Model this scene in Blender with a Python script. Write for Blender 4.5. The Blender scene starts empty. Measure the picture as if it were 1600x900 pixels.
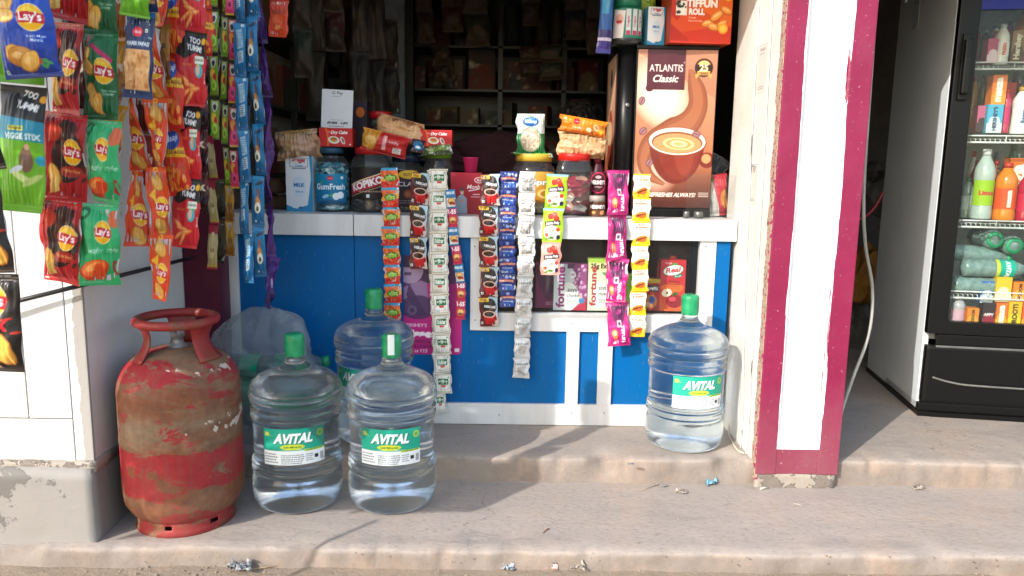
import bpy, bmesh, math, random
import numpy as np
from mathutils import Vector, Matrix, noise as mnoise
R = math.radians
SC = bpy.context.scene
COL = SC.collection
# ------------------------------------------------------------------ camera
FPX, HCAM, PITCH, ROLL, YAW = 1200.0, 1.0, R(9.1), 0.0165, 0.012
_F = Vector((math.sin(YAW)*math.cos(PITCH), math.cos(YAW)*math.cos(PITCH), -math.sin(PITCH)))
_R0 = Vector((math.cos(YAW), -math.sin(YAW), 0)); _U0 = _R0.cross(_F)
_RV = _R0*math.cos(ROLL) + _U0*math.sin(ROLL); _UV = _U0*math.cos(ROLL) - _R0*math.sin(ROLL)
CAMP = Vector((0, 0, HCAM))
cd = bpy.data.cameras.new('camera'); cam = bpy.data.objects.new('camera', cd); COL.objects.link(cam)
cam.matrix_world = Matrix(((_RV.x, _UV.x, -_F.x, 0), (_RV.y, _UV.y, -_F.y, 0), (_RV.z, _UV.z, -_F.z, HCAM), (0, 0, 0, 1)))
cd.sensor_width = 36; cd.lens = 36*FPX/1600; cd.clip_end = 400; cd.clip_start = .02
SC.camera = cam
# ------------------------------------------------------------------ light
SUN_AZ, SUN_EL = R(222), R(30)          # clockwise from +Y: the sun stands to the left and behind the camera
wd = bpy.data.worlds.new('World'); SC.world = wd; wd.use_nodes = True
_n = wd.node_tree.nodes; _n.clear()
_sky = _n.new('ShaderNodeTexSky'); _sky.sky_type = 'NISHITA'; _sky.sun_disc = False
_sky.sun_elevation = SUN_EL; _sky.sun_rotation = SUN_AZ; _sky.dust_density = 1.6; _sky.air_density = 1.3
_bg = _n.new('ShaderNodeBackground'); _bg.inputs[1].default_value = .15
_wo = _n.new('ShaderNodeOutputWorld')
wd.node_tree.links.new(_sky.outputs[0], _bg.inputs[0]); wd.node_tree.links.new(_bg.outputs[0], _wo.inputs[0])
sd = bpy.data.lights.new('sun', 'SUN'); sd.energy = 2.1; sd.angle = R(.5); sd.color = (1, .95, .885)
sun = bpy.data.objects.new('sun', sd); COL.objects.link(sun)
_dir = Vector((-math.sin(SUN_AZ)*math.cos(SUN_EL), -math.cos(SUN_AZ)*math.cos(SUN_EL), -math.sin(SUN_EL)))
sun.rotation_euler = _dir.to_track_quat('-Z', 'Y').to_euler(); sun.location = -_dir*8
vs = SC.view_settings; vs.view_transform = 'Standard'; vs.look = 'None'; vs.gamma = 1; vs.use_curve_mapping = False
vs.exposure = 1.33
SC.cycles.max_bounces = 10; SC.cycles.transparent_max_bounces = 24; SC.cycles.transmission_bounces = 8
SC.cycles.sample_clamp_indirect = 4; SC.cycles.use_denoising = True; SC.cycles.caustics_reflective = False
# ------------------------------------------------------------------ mapping
def ray(px, py):
    return (_F*FPX + _RV*(px-800) - _UV*(py-450)).normalized()
def P(px, py, Y=None, Z=None, X=None):
    d = ray(px, py)
    if Y is not None: t = Y/d.y
    elif Z is not None: t = (Z-HCAM)/d.z
    else: t = X/d.x
    return CAMP + d*t
def span(x0, y0, x1, y1, Y):
    """bottom centre, width, height of an upright thing seen in that rectangle at distance Y"""
    xm, ym = (x0+x1)/2, (y0+y1)/2
    b, t = P(xm, y1, Y=Y), P(xm, y0, Y=Y); l, r = P(x0, ym, Y=Y), P(x1, ym, Y=Y)
    return Vector((b.x, Y, b.z)), (r-l).length, t.z-b.z
# ------------------------------------------------------------------ colour
def lin(c):
    c = np.asarray(c, float)/255.0
    return np.where(c <= .04045, c/12.92, ((c+.055)/1.055)**2.4)
def hexc(c):
    if isinstance(c, str): c = c.lstrip('#'); return tuple(int(c[i:i+2], 16) for i in (0, 2, 4))
    return c
def L4(c):
    l = lin(hexc(c)); return (float(l[0]), float(l[1]), float(l[2]), 1)
# ------------------------------------------------------------------ materials
class NT:
    def __init__(s, name):
        s.m = bpy.data.materials.new(name); s.m.use_nodes = True; s.t = s.m.node_tree; s.t.nodes.clear()
        s.o = s.n('OutputMaterial'); s.tc = s.n('TexCoord')
    def n(s, k, **kw):
        x = s.t.nodes.new('ShaderNode'+k)
        for a, b in kw.items(): setattr(x, a, b)
        return x
    def l(s, a, b): s.t.links.new(a, b)
    def noise(s, scale, detail=4, rough=.55, vec=None, dist=0):
        x = s.n('TexNoise'); x.inputs['Scale'].default_value = scale; x.inputs['Detail'].default_value = detail
        x.inputs['Roughness'].default_value = rough; x.inputs['Distortion'].default_value = dist
        s.l(vec or s.tc.outputs['Object'], x.inputs['Vector']); return x
    def mapv(s, sc=(1, 1, 1), src='Object', loc=(0, 0, 0)):
        x = s.n('Mapping'); x.inputs['Scale'].default_value = sc; x.inputs['Location'].default_value = loc
        s.l(s.tc.outputs[src], x.inputs['Vector']); return x.outputs[0]
    def ramp(s, fac, pts):
        x = s.n('ValToRGB'); e = x.color_ramp.elements
        while len(e) < len(pts): e.new(.5)
        for k, (p, c) in enumerate(pts):
            e[k].position = p; e[k].color = L4(c) if not isinstance(c, float) else (c, c, c, 1)
        s.l(fac, x.inputs[0]); return x.outputs[0]
    def mix(s, f, a, b):
        x = s.n('MixRGB')
        for i, v in enumerate((f, a, b)):
            if isinstance(v, bpy.types.NodeSocket): s.l(v, x.inputs[i])
            elif i == 0: x.inputs[0].default_value = v
            else: x.inputs[i].default_value = L4(v)
        return x.outputs[0]
    def bsdf(s, col=None, rough=.5, metal=0, bump=None, bs=.3, bd=.002, spec=.5, trans=0, ior=1.45, coat=0):
        p = s.n('BsdfPrincipled')
        if isinstance(col, bpy.types.NodeSocket): s.l(col, p.inputs['Base Color'])
        elif col is not None: p.inputs['Base Color'].default_value = L4(col)
        if isinstance(rough, bpy.types.NodeSocket): s.l(rough, p.inputs['Roughness'])
        else: p.inputs['Roughness'].default_value = rough
        p.inputs['Metallic'].default_value = metal; p.inputs['Specular IOR Level'].default_value = spec
        p.inputs['Transmission Weight'].default_value = trans; p.inputs['IOR'].default_value = ior
        p.inputs['Coat Weight'].default_value = coat
        if bump is not None:
            b = s.n('Bump'); b.inputs['Strength'].default_value = bs; b.inputs['Distance'].default_value = bd
            s.l(bump, b.inputs['Height']); s.l(b.outputs[0], p.inputs['Normal'])
        return p
    def out(s, p):
        s.l(p.outputs[0] if not isinstance(p, bpy.types.NodeSocket) else p, s.o.inputs[0]); return s.m
def print_mat(name, rough, metal=0, bs=.25, scale=60, spec=.5, dirt=.12):
    t = NT(name); a = t.n('VertexColor'); a.layer_name = 'Col'
    g = t.noise(9, 5, .6); f = t.ramp(g.outputs['Fac'], [(.35, 0.0), (.8, dirt)])
    c = t.mix(f, a.outputs[0], '8a8073')
    n = t.noise(scale, 3, .6)
    r = t.n('MapRange'); r.inputs['To Min'].default_value = max(.05, rough-.1); r.inputs['To Max'].default_value = rough+.15
    t.l(g.outputs['Fac'], r.inputs[0])
    return t.out(t.bsdf(c, r.outputs[0], metal, n.outputs['Fac'], bs, .003, spec))
def laminate(name, c, dirt, spec=.3):
    t = NT(name); g = t.noise(3, 6, .65, t.mapv((3, 3, .7))); g2 = t.noise(2.2, 5, .7); sc = t.noise(40, 3, .5, t.mapv((14, 14, .6)))
    sx = t.n('SeparateXYZ'); t.l(t.tc.outputs['Object'], sx.inputs[0]); lo = t.n('MapRange'); lo.inputs['From Min'].default_value = .22; lo.inputs['From Max'].default_value = 0; lo.inputs['To Max'].default_value = .35; t.l(sx.outputs['Z'], lo.inputs[0])
    f = t.ramp(g.outputs['Fac'], [(.42, 0.0), (.70, .42)]); ad = t.n('Math'); ad.operation = 'MULTIPLY'; t.l(lo.outputs[0], ad.inputs[0]); t.l(g2.outputs['Fac'], ad.inputs[1])
    col = t.mix(f, c, dirt); col = t.mix(ad.outputs[0], col, dirt); s_ = t.ramp(sc.outputs['Fac'], [(.70, 0.0), (.74, .30)]); col = t.mix(s_, col, 'c8c4bc')
    r = t.n('MapRange'); r.inputs['To Min'].default_value = .25; r.inputs['To Max'].default_value = .55; t.l(g2.outputs['Fac'], r.inputs[0])
    return t.out(t.bsdf(col, r.outputs[0], 0, g2.outputs['Fac'], .12, .006, spec))
def solid(name, c, rough=.5, metal=0, var=.12, scale=12, bs=.1, spec=.5, c2=None, coat=0):
    t = NT(name); g = t.noise(scale, 5, .6)
    h = hexc(c); d = hexc(c2) if c2 else tuple(v*(1-var*2.2) for v in h)
    col = t.ramp(g.outputs['Fac'], [(.3, h), (.75, d)])
    n = t.noise(scale*12, 3)
    return t.out(t.bsdf(col, rough, metal, n.outputs['Fac'], bs, .002, spec, coat=coat))
def clear_mat(name, tint=(255, 255, 255), gloss=.05, film=0.0, filmc='d8dde0', ior=1.45, crinkle=0, cscale=14):
    """thin clear plastic or glass: see-through, with a mirror share that grows at grazing angles, and a little milky film"""
    t = NT(name)
    tr = t.n('BsdfTransparent'); tr.inputs[0].default_value = L4(tint)
    gl = t.n('BsdfGlossy'); gl.inputs['Roughness'].default_value = gloss
    fr = t.n('Fresnel'); ge = t.n('NewGeometry'); io = t.n('MapRange'); io.inputs['To Min'].default_value = ior; io.inputs['To Max'].default_value = 1/ior
    t.l(ge.outputs['Backfacing'], io.inputs[0]); t.l(io.outputs[0], fr.inputs[0])
    if crinkle:
        nn = t.noise(cscale, 4, .6, dist=1.5); b = t.n('Bump'); b.inputs['Strength'].default_value = crinkle; b.inputs['Distance'].default_value = .02
        t.l(nn.outputs['Fac'], b.inputs['Height']); t.l(b.outputs[0], gl.inputs['Normal']); t.l(b.outputs[0], fr.inputs['Normal'])
    m = t.n('MixShader'); t.l(fr.outputs[0], m.inputs[0]); t.l(tr.outputs[0], m.inputs[1]); t.l(gl.outputs[0], m.inputs[2])
    if film:
        d = t.n('BsdfDiffuse'); d.inputs[0].default_value = L4(filmc)
        tl = t.n('BsdfTranslucent'); tl.inputs[0].default_value = L4(filmc)
        a = t.n('MixShader'); a.inputs[0].default_value = .4; t.l(d.outputs[0], a.inputs[1]); t.l(tl.outputs[0], a.inputs[2])
        k = t.n('MixShader'); g = t.noise(6, 5, .65)
        mr = t.n('MapRange'); mr.inputs['From Min'].default_value = .3; mr.inputs['From Max'].default_value = .7
        mr.inputs['To Min'].default_value = film*.5; mr.inputs['To Max'].default_value = film*1.5
        t.l(g.outputs['Fac'], mr.inputs[0]); t.l(mr.outputs[0], k.inputs[0])
        t.l(m.outputs[0], k.inputs[1]); t.l(a.outputs[0], k.inputs[2]); m = k
    return t.out(m)
M = {}
M['film'] = print_mat('printed plastic film', .30, 0, .3, 40, .42)
M['foil'] = print_mat('printed foil', .30, .35, .5, 60, .6)
M['card'] = print_mat('printed card', .55, 0, .08, 60, .4)
M['paper'] = print_mat('paper label', .45, 0, .05, 80, .4, .06)
M['silver'] = print_mat('silver sachet foil', .4, .3, .4, 70, .5, .05)
M['clearjar'] = clear_mat('clear jar plastic', (240, 242, 242), .08, .06)
M['bag'] = clear_mat('clear poly bag', (236, 240, 241), .12, .20, 'e4e9ec', 1.6, 1.0, 22)
M['glasspane'] = clear_mat('cooler door glass', (244, 248, 247), .03, .012, 'c9d2d0', 1.28)
M['acrylic'] = clear_mat('acrylic sheet', (248, 250, 250), .05, .012, 'd0d6d8', 1.3)
# ------------------------------------------------------------------ objects
def tag(o, label=None, cat=None, group=None, kind=None):
    if label: o['label'] = label
    if cat: o['category'] = cat
    if group: o['group'] = group
    if kind: o['kind'] = kind
    return o
def thing(name, label, cat, loc=(0, 0, 0), rz=0, group=None):
    o = bpy.data.objects.new(name, None); COL.objects.link(o); o.empty_display_size = .05
    o.location = loc; o.rotation_euler = (0, 0, rz); return tag(o, label, cat, group)
def link(name, me, parent=None, loc=(0, 0, 0), rot=(0, 0, 0)):
    o = bpy.data.objects.new(name, me); COL.objects.link(o); o.location = loc; o.rotation_euler = rot
    if parent is not None: o.parent = parent
    return o
def copy_tree(o, parent=None):
    c = o.copy(); COL.objects.link(c); c.parent = parent
    for ch in list(o.children): copy_tree(ch, c)
    return c
def mesh(name, V, F, mats, colors=None, smooth=True, idx=None):
    me = bpy.data.meshes.new(name)
    V = np.asarray(V, float)
    me.from_pydata(V.tolist(), [], [tuple(int(i) for i in f) for f in F])
    for m in (mats if isinstance(mats, (list, tuple)) else [mats]): me.materials.append(m)
    if colors is not None:
        ca = me.color_attributes.new('Col', 'FLOAT_COLOR', 'POINT')
        c4 = np.ones((len(V), 4), np.float32); c4[:, :3] = colors; ca.data.foreach_set('color', c4.ravel())
    if smooth: me.polygons.foreach_set('use_smooth', [True]*len(me.polygons))
    if idx is not None: me.polygons.foreach_set('material_index', idx)
    me.update(); return me
def gridf(nx, ny, off=0, flip=False):
    a = np.arange((ny-1)*nx).reshape(ny-1, nx)[:, :-1].ravel()+off
    q = np.stack([a, a+1, a+nx+1, a+nx], 1)
    return q[:, ::-1] if flip else q
class MB:
    """collects boxes, tubes and lathed shapes into one mesh"""
    def __init__(s): s.bm = bmesh.new()
    def box(s, x0, x1, y0, y1, z0, z1, mi=0, bev=0, rot=None, piv=None):
        r = bmesh.ops.create_cube(s.bm, size=1); vs_ = r['verts']
        for v in vs_: v.co = Vector(((x0+x1)/2+v.co.x*(x1-x0), (y0+y1)/2+v.co.y*(y1-y0), (z0+z1)/2+v.co.z*(z1-z0)))
        if rot is not None: bmesh.ops.rotate(s.bm, cent=piv or Vector(((x0+x1)/2, (y0+y1)/2, (z0+z1)/2)), matrix=rot, verts=vs_)
        fs = {f for v in vs_ for f in v.link_faces}
        for f in fs: f.material_index = mi
        if bev:
            es = {e for f in fs for e in f.edges}
            rr = bmesh.ops.bevel(s.bm, geom=list(es), offset=bev, segments=2, profile=.7, affect='EDGES')
            for f in rr['faces']: f.material_index = mi
        return s
    def tube(s, pts, r, seg=10, mi=0, closed=False, taper=None):
        pts = [Vector(p) for p in pts]; n = len(pts); rings = []
        for i, p in enumerate(pts):
            a = pts[(i-1) % n] if (closed or i) else p; b = pts[(i+1) % n] if (closed or i < n-1) else p
            d = (b-a).normalized(); u = d.cross(Vector((0, 0, 1)))
            if u.length < .05: u = d.cross(Vector((0, 1, 0)))
            u.normalize(); w = d.cross(u); rr = r*(taper(i/(n-1)) if taper else 1)
            rings.append([s.bm.verts.new(p+(u*math.cos(t)+w*math.sin(t))*rr) for t in (2*math.pi*k/seg for k in range(seg))])
        m = n if closed else n-1
        for i in range(m):
            A, B = rings[i], rings[(i+1) % n]
            for k in range(seg):
                f = s.bm.faces.new((A[k], A[(k+1) % seg], B[(k+1) % seg], B[k])); f.material_index = mi; f.smooth = True
        if not closed:
            for rg in (rings[0], rings[-1][::-1]):
                try: s.bm.faces.new(rg[::-1]).material_index = mi
                except ValueError: pass
        return s
    def lathe(s, prof, seg=48, mi=0, c=(0, 0, 0), sq=None, fn=None):
        """prof: (r, z) from bottom to top; sq: superellipse power for squarish jars"""
        rings = []
        for r, z in prof:
            if r < 1e-6: rings.append([s.bm.verts.new((c[0], c[1], c[2]+z))]); continue
            rg = []
            for k in range(seg):
                t = 2*math.pi*k/seg; cx, sy = math.cos(t), math.sin(t); q = 1
                if sq: q = (abs(cx)**sq+abs(sy)**sq)**(-1/sq)
                p = Vector((c[0]+r*q*cx, c[1]+r*q*sy, c[2]+z))
                if fn: p = fn(p, t, r, z)
                rg.append(s.bm.verts.new(p))
            rings.append(rg)
        for A, B in zip(rings, rings[1:]):
            for k in range(seg):
                k2 = (k+1) % seg
                if len(A) == 1 and len(B) == 1: continue
                if len(A) == 1: f = s.bm.faces.new((A[0], B[k2], B[k]))
                elif len(B) == 1: f = s.bm.faces.new((A[k], A[k2], B[0]))
                else: f = s.bm.faces.new((A[k], A[k2], B[k2], B[k]))
                f.material_index = mi; f.smooth = True
        return s
    def prism(s, pts, y0, y1, mi=0):
        """outline in x,z extruded from y0 to y1"""
        a = [s.bm.verts.new((x, y0, z)) for x, z in pts]; b = [s.bm.verts.new((x, y1, z)) for x, z in pts]
        s.bm.faces.new(a).material_index = mi; s.bm.faces.new(b[::-1]).material_index = mi
        for i in range(len(pts)):
            j = (i+1) % len(pts); s.bm.faces.new((a[j], a[i], b[i], b[j])).material_index = mi
        return s
    def build(s, name, mats, parent=None, loc=(0, 0, 0), rot=(0, 0, 0), smooth=None):
        bmesh.ops.recalc_face_normals(s.bm, faces=s.bm.faces[:])
        me = bpy.data.meshes.new(name); s.bm.to_mesh(me); s.bm.free()
        for m in (mats if isinstance(mats, (list, tuple)) else [mats]): me.materials.append(m)
        if smooth: me.polygons.foreach_set('use_smooth', [True]*len(me.polygons))
        return link(name, me, parent, loc, rot)
def spline(pts, n=8):
    out = []; pts = [Vector(p) for p in pts]
    for i in range(len(pts)-1):
        p0 = pts[max(i-1, 0)]; p1 = pts[i]; p2 = pts[i+1]; p3 = pts[min(i+2, len(pts)-1)]
        for k in range(n):
            t = k/n
            out.append(.5*((2*p1)+(p2-p0)*t+(2*p0-5*p1+4*p2-p3)*t*t+(3*p1-p0-3*p2+p3)*t**3))
    return out+[pts[-1]]
def sm(prof, n=4):
    """smooth an (r,z) profile"""
    q = spline([(r, 0, z) for r, z in prof], n); return [(max(0, p.x), p.z) for p in q]
# ------------------------------------------------------------------ drawing onto packs: a small painter that colours a fine grid of vertices
_G = {}
def glyphs(s, bold, shear):
    k = (s, bold, shear)
    if k not in _G:
        cu = bpy.data.curves.new('t', 'FONT'); cu.body = s; cu.resolution_u = 3; cu.offset = bold; cu.shear = shear; cu.fill_mode = 'FRONT'
        ob = bpy.data.objects.new('t', cu); COL.objects.link(ob)
        dg = bpy.context.evaluated_depsgraph_get(); ev = ob.evaluated_get(dg); me = ev.to_mesh()
        me.calc_loop_triangles()
        v = np.array([tuple(x.co)[:2] for x in me.vertices]) if len(me.vertices) else np.zeros((3, 2))
        tr = np.array([tuple(x.vertices) for x in me.loop_triangles]) if len(me.loop_triangles) else np.zeros((0, 3), int)
        ev.to_mesh_clear(); bpy.data.objects.remove(ob); bpy.data.curves.remove(cu)
        mn, mx = v.min(0), v.max(0); _G[k] = ((v-(mn+mx)/2), tr, mx-mn)
    return _G[k]
SS = 3
class Art:
    def __init__(s, w, h, bg, step=.0019):
        s.w, s.h = w, h; s.nx = max(6, int(round(w/step))+1); s.ny = max(6, int(round(h/step))+1)
        s.W, s.H = s.nx*SS, s.ny*SS
        s.a = np.empty((s.H, s.W, 3)); s.a[:] = hexc(bg); s.bg = hexc(bg)
        s.k = np.array([s.W, s.H], float)
    def _px(s, p): return np.asarray(p, float)*s.k
    def _box(s, lo, hi):
        x0, y0 = np.floor(lo).astype(int); x1, y1 = np.ceil(hi).astype(int)+1
        x0, y0 = max(0, x0), max(0, y0); x1, y1 = min(s.W, x1), min(s.H, y1)
        if x1 <= x0 or y1 <= y0: return None
        xs, ys = np.meshgrid(np.arange(x0, x1)+.5, np.arange(y0, y1)+.5); return x0, y0, x1, y1, xs, ys
    def _put(s, b, m, c, al=1.0):
        v = s.a[b[1]:b[3], b[0]:b[2]]; v[m] = v[m]*(1-al)+np.array(hexc(c), float)*al
    def rect(s, x0, y0, x1, y1, c, al=1): return s.poly([(x0, y0), (x1, y0), (x1, y1), (x0, y1)], c, al)
    def poly(s, pts, c, al=1):
        p = s._px(pts); b = s._box(p.min(0), p.max(0))
        if b is None: return s
        xs, ys = b[4], b[5]; m = np.zeros(xs.shape, bool)
        for (xa, ya), (xb, yb) in zip(p, np.roll(p, -1, 0)):
            if ya == yb: continue
            m ^= ((ya > ys) != (yb > ys)) & (xs < (xb-xa)*(ys-ya)/(yb-ya)+xa)
        s._put(b, m, c, al); return s
    def ell(s, cx, cy, rx, ry, c, rot=0, al=1, sq=False, wob=0, seed=0):
        """rx, ry in shares of the width"""
        q = s.W; cx, cy = cx*s.W, cy*s.H; rx, ry = rx*q, ry*q; m_ = max(rx, ry)*(1.3 if wob else 1)
        b = s._box((cx-m_, cy-m_), (cx+m_, cy+m_))
        if b is None: return s
        dx, dy = b[4]-cx, b[5]-cy; t = R(rot); u = dx*math.cos(t)+dy*math.sin(t); v = -dx*math.sin(t)+dy*math.cos(t)
        lim = 1.0
        if wob: th = np.arctan2(v, u); lim = 1+wob*(np.sin(3*th+seed)+.7*np.sin(5*th+2*seed)+.5*np.sin(9*th+seed*3))
        s._put(b, (u/rx)**2+(v/ry)**2 <= lim, c, al); return s
    def text(s, t, cx, cy, w, c, h=None, rot=0, bold=.012, shear=0, al=1, out=None, ow=.03):
        """fitted to width w (share of art width); h, if given, is a share of art height"""
        if out: s.text(t, cx, cy, w, out, h, rot, bold+ow, shear, al)
        v, tr, sz = glyphs(t, bold, shear)
        if len(tr) == 0: return s
        k = w*s.W/max(sz[0], 1e-6); kv = k if h is None else h*s.H/max(sz[1], 1e-6)
        p = v*np.array([k, kv]); a = R(rot); ca, sa = math.cos(a), math.sin(a)
        p = np.stack([p[:, 0]*ca-p[:, 1]*sa, p[:, 0]*sa+p[:, 1]*ca], 1)+np.array([cx*s.W, cy*s.H])
        b = s._box(p.min(0), p.max(0))
        if b is None: return s
        m = np.zeros(b[4].shape, bool)
        for i, j, l in tr:
            A, B, C = p[i], p[j], p[l]
            lo = np.minimum(np.minimum(A, B), C); hi = np.maximum(np.maximum(A, B), C)
            x0 = max(0, int(lo[0])-b[0]); x1 = min(m.shape[1], int(hi[0])+2-b[0]); y0 = max(0, int(lo[1])-b[1]); y1 = min(m.shape[0], int(hi[1])+2-b[1])
            if x1 <= x0 or y1 <= y0: continue
            X, Y = b[4][y0:y1, x0:x1], b[5][y0:y1, x0:x1]
            e0 = (B[0]-A[0])*(Y-A[1])-(B[1]-A[1])*(X-A[0]); e1 = (C[0]-B[0])*(Y-B[1])-(C[1]-B[1])*(X-B[0]); e2 = (A[0]-C[0])*(Y-C[1])-(A[1]-C[1])*(X-C[0])
            m[y0:y1, x0:x1] |= ((e0 >= 0) & (e1 >= 0) & (e2 >= 0)) | ((e0 <= 0) & (e1 <= 0) & (e2 <= 0))
        s._put(b, m, c, al); return s
    def fine(s, x0, y0, x1, y1, n, c, seed=1, al=.8):
        rg = random.Random(seed); hh = (y1-y0)/n
        for i in range(n):
            y = y1-(i+.7)*hh; x = x0; xe = x1-rg.random()*.3*(x1-x0)
            while x < xe:
                d = (x1-x0)*rg.uniform(.05, .16); s.rect(x, y, min(x+d, x1), y+hh*.45, c, al); x += d+(x1-x0)*.025
        return s
    def vgrad(s, top, bot, y0=0, y1=1):
        a, b = int(y0*s.H), int(y1*s.H); t = np.linspace(0, 1, max(1, b-a))[:, None, None]
        s.a[a:b] = np.array(hexc(bot), float)*(1-t)+np.array(hexc(top), float)*t; return s
    def speck(s, n, c, r=(.01, .03), box=(0, 0, 1, 1), seed=1, asp=1.6, al=.9):
        rg = random.Random(seed)
        cs = c if isinstance(c, list) else [c]
        for _ in range(n):
            a = rg.uniform(*r); s.ell(rg.uniform(box[0], box[2]), rg.uniform(box[1], box[3]), a, a/asp, rg.choice(cs), rg.uniform(0, 180), al)
        return s
    def cols(s):
        c = s.a.reshape(s.ny, SS, s.nx, SS, 3).mean((1, 3)); return lin(c).reshape(-1, 3)
def vnoise(nx, ny, fx, fy, seed):
    rg = np.random.RandomState(seed); g = rg.rand(fy+3, fx+3)*2-1
    u = np.linspace(0, fx, nx); v = np.linspace(0, fy, ny); iu = u.astype(int); iv = v.astype(int)
    fu = u-iu; fv = v-iv; fu = fu*fu*(3-2*fu); fv = fv*fv*(3-2*fv)
    a = g[iv][:, iu]; b = g[iv][:, iu+1]; c = g[iv+1][:, iu]; d = g[iv+1][:, iu+1]
    return (a*(1-fu)+b*fu)*(1-fv)[:, None]+(c*(1-fu)+d*fu)*fv[:, None]
def packet_mesh(art, depth=.03, seal=.06, wr=.003, seed=0, mat=None, pinch=.02, twist=0, curl=0, sseal=0, back=None, org='top', bend=0):
    """a sealed pillow of film: puffed front and back, flat crimped ends, creases running in from the seals"""
    nx, ny = art.nx, art.ny; u, v = np.meshgrid(np.linspace(0, 1, nx), np.linspace(0, 1, ny))
    x = (u-.5)*art.w; z = v*art.h
    uu = np.clip((u-sseal)/(1-2*sseal), 0, 1); vv = np.clip((v-seal)/(1-2*seal), 0, 1)
    puff = (1-np.abs(2*uu-1)**2.4)**.62*(1-np.abs(2*vv-1)**3.2)**.7
    e = np.minimum(vv, 1-vv)
    rg = np.random.RandomState(seed+7); cre = np.zeros_like(u)
    for k in range(7):
        f = rg.uniform(3, 14); cre += np.sin(u*f*6.28+rg.uniform(0, 6)+vnoise(nx, ny, 3, 4, seed+k)*1.2)*rg.uniform(.3, 1)
    cre = cre/3*np.exp(-e*5)
    big = vnoise(nx, ny, 3, 4, seed+50)*.9+vnoise(nx, ny, 7, 8, seed+60)*.5
    inside = np.clip(puff*2.5, 0, 1)
    fold = np.abs(vnoise(nx, ny, 4, 6, seed+33))**.6*-1+np.abs(vnoise(nx, ny, 9, 7, seed+44))**.6*-.5
    y = puff*depth/2+(cre*wr*1.2+big*wr+fold*wr*.35)*inside
    ribs = ((v < seal) | (v > 1-seal))*np.sin(v*art.h*2500)*.0003
    wob = vnoise(nx, ny, 2, 5, seed+90)*.006*min(1, art.w/.1)
    x = x*(1-pinch*puff.max(1)[:, None])+wob*(np.abs(2*u-1)**2)
    base = vnoise(nx, ny, 2, 3, seed+70)*wr*1.2+bend*(v-.5)**2
    ang = twist*(v-.5)+0*u
    def fin(xx, yy): return xx*np.cos(ang)-yy*np.sin(ang), xx*np.sin(ang)+yy*np.cos(ang)+curl*(2*u-1)**2
    fx, fy = fin(x, -y+base+ribs); bx, by = fin(x, y*.8+base+.0004)
    if org == 'top': z = z-art.h
    elif org == 'mid': z = z-art.h/2
    V = np.concatenate([np.stack([fx, fy, z], -1).reshape(-1, 3), np.stack([bx, by, z], -1).reshape(-1, 3)])
    N = nx*ny; F = np.concatenate([gridf(nx, ny), gridf(nx, ny, N, True)])
    bc = np.tile(lin(hexc(back or (188, 186, 190))), (N, 1))
    return mesh('packet', V, F, mat or M['film'], np.concatenate([art.cols(), bc]))
def box_mesh(w, h, d, front, side=None, top=None, mat=None, lean=0, sideart=None, bulge=.0):
    """carton: printed front (art), plain or printed left side, origin at the bottom centre"""
    nx, ny = front.nx, front.ny; u, v = np.meshgrid(np.linspace(0, 1, nx), np.linspace(0, 1, ny))
    y0 = -d/2-bulge*np.sin(u*np.pi)*np.sin(v*np.pi)
    V = [np.stack([(u-.5)*w, y0, v*h], -1).reshape(-1, 3)]; F = [gridf(nx, ny)]; C = [front.cols()]; n = nx*ny
    side = hexc(side or front.bg); top = hexc(top or side)
    def quad(ps, c):
        nonlocal n
        V.append(np.array(ps, float)); F.append(np.array([[n, n+1, n+2, n+3]])); C.append(np.tile(lin(c), (4, 1))); n += 4
    a, b, y, Y = -w/2, w/2, -d/2, d/2
    if sideart is None: quad([(a, Y, 0), (a, y, 0), (a, y, h), (a, Y, h)], side)
    else:
        sx, sy = sideart.nx, sideart.ny; uu, vv2 = np.meshgrid(np.linspace(0, 1, sx), np.linspace(0, 1, sy))
        V.append(np.stack([np.full_like(uu, a), Y-uu*d, vv2*h], -1).reshape(-1, 3)); F.append(gridf(sx, sy, n)); C.append(sideart.cols()); n += sx*sy
    quad([(b, y, 0), (b, Y, 0), (b, Y, h), (b, y, h)], side)
    quad([(b, Y, 0), (a, Y, 0), (a, Y, h), (b, Y, h)], side)
    quad([(a, y, h), (b, y, h), (b, Y, h), (a, Y, h)], top); quad([(a, Y, 0), (b, Y, 0), (b, y, 0), (a, y, 0)], side)
    return mesh('carton', np.concatenate(V), np.concatenate(F), mat or M['card'], np.concatenate(C), smooth=False)
def wrap_mesh(art, r, z0, a0=None, mat=None, sq=None, rfn=None, wave=0):
    """a label bent round a vertical bottle; its middle faces -Y (turn the object to aim it)"""
    nx, ny = art.nx, art.ny; ang = art.w/r; t = np.linspace(-ang/2, ang/2, nx)-math.pi/2
    q = np.ones(nx) if not sq else (np.abs(np.cos(t))**sq+np.abs(np.sin(t))**sq)**(-1/sq)
    V = np.zeros((ny, nx, 3)); zz = np.linspace(0, art.h, ny)
    for j, z in enumerate(zz):
        rr = r if rfn is None else rfn(z0+z)
        V[j, :, 0] = rr*q*np.cos(t); V[j, :, 1] = rr*q*np.sin(t); V[j, :, 2] = z0+z+wave*np.sin(t*2)
    V = V.reshape(-1, 3); N = len(V); Vb = V.copy(); Vb[:, :2] *= (1-.0004/r)
    return mesh('label', V, gridf(nx, ny), mat or M['paper'], art.cols())
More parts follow.
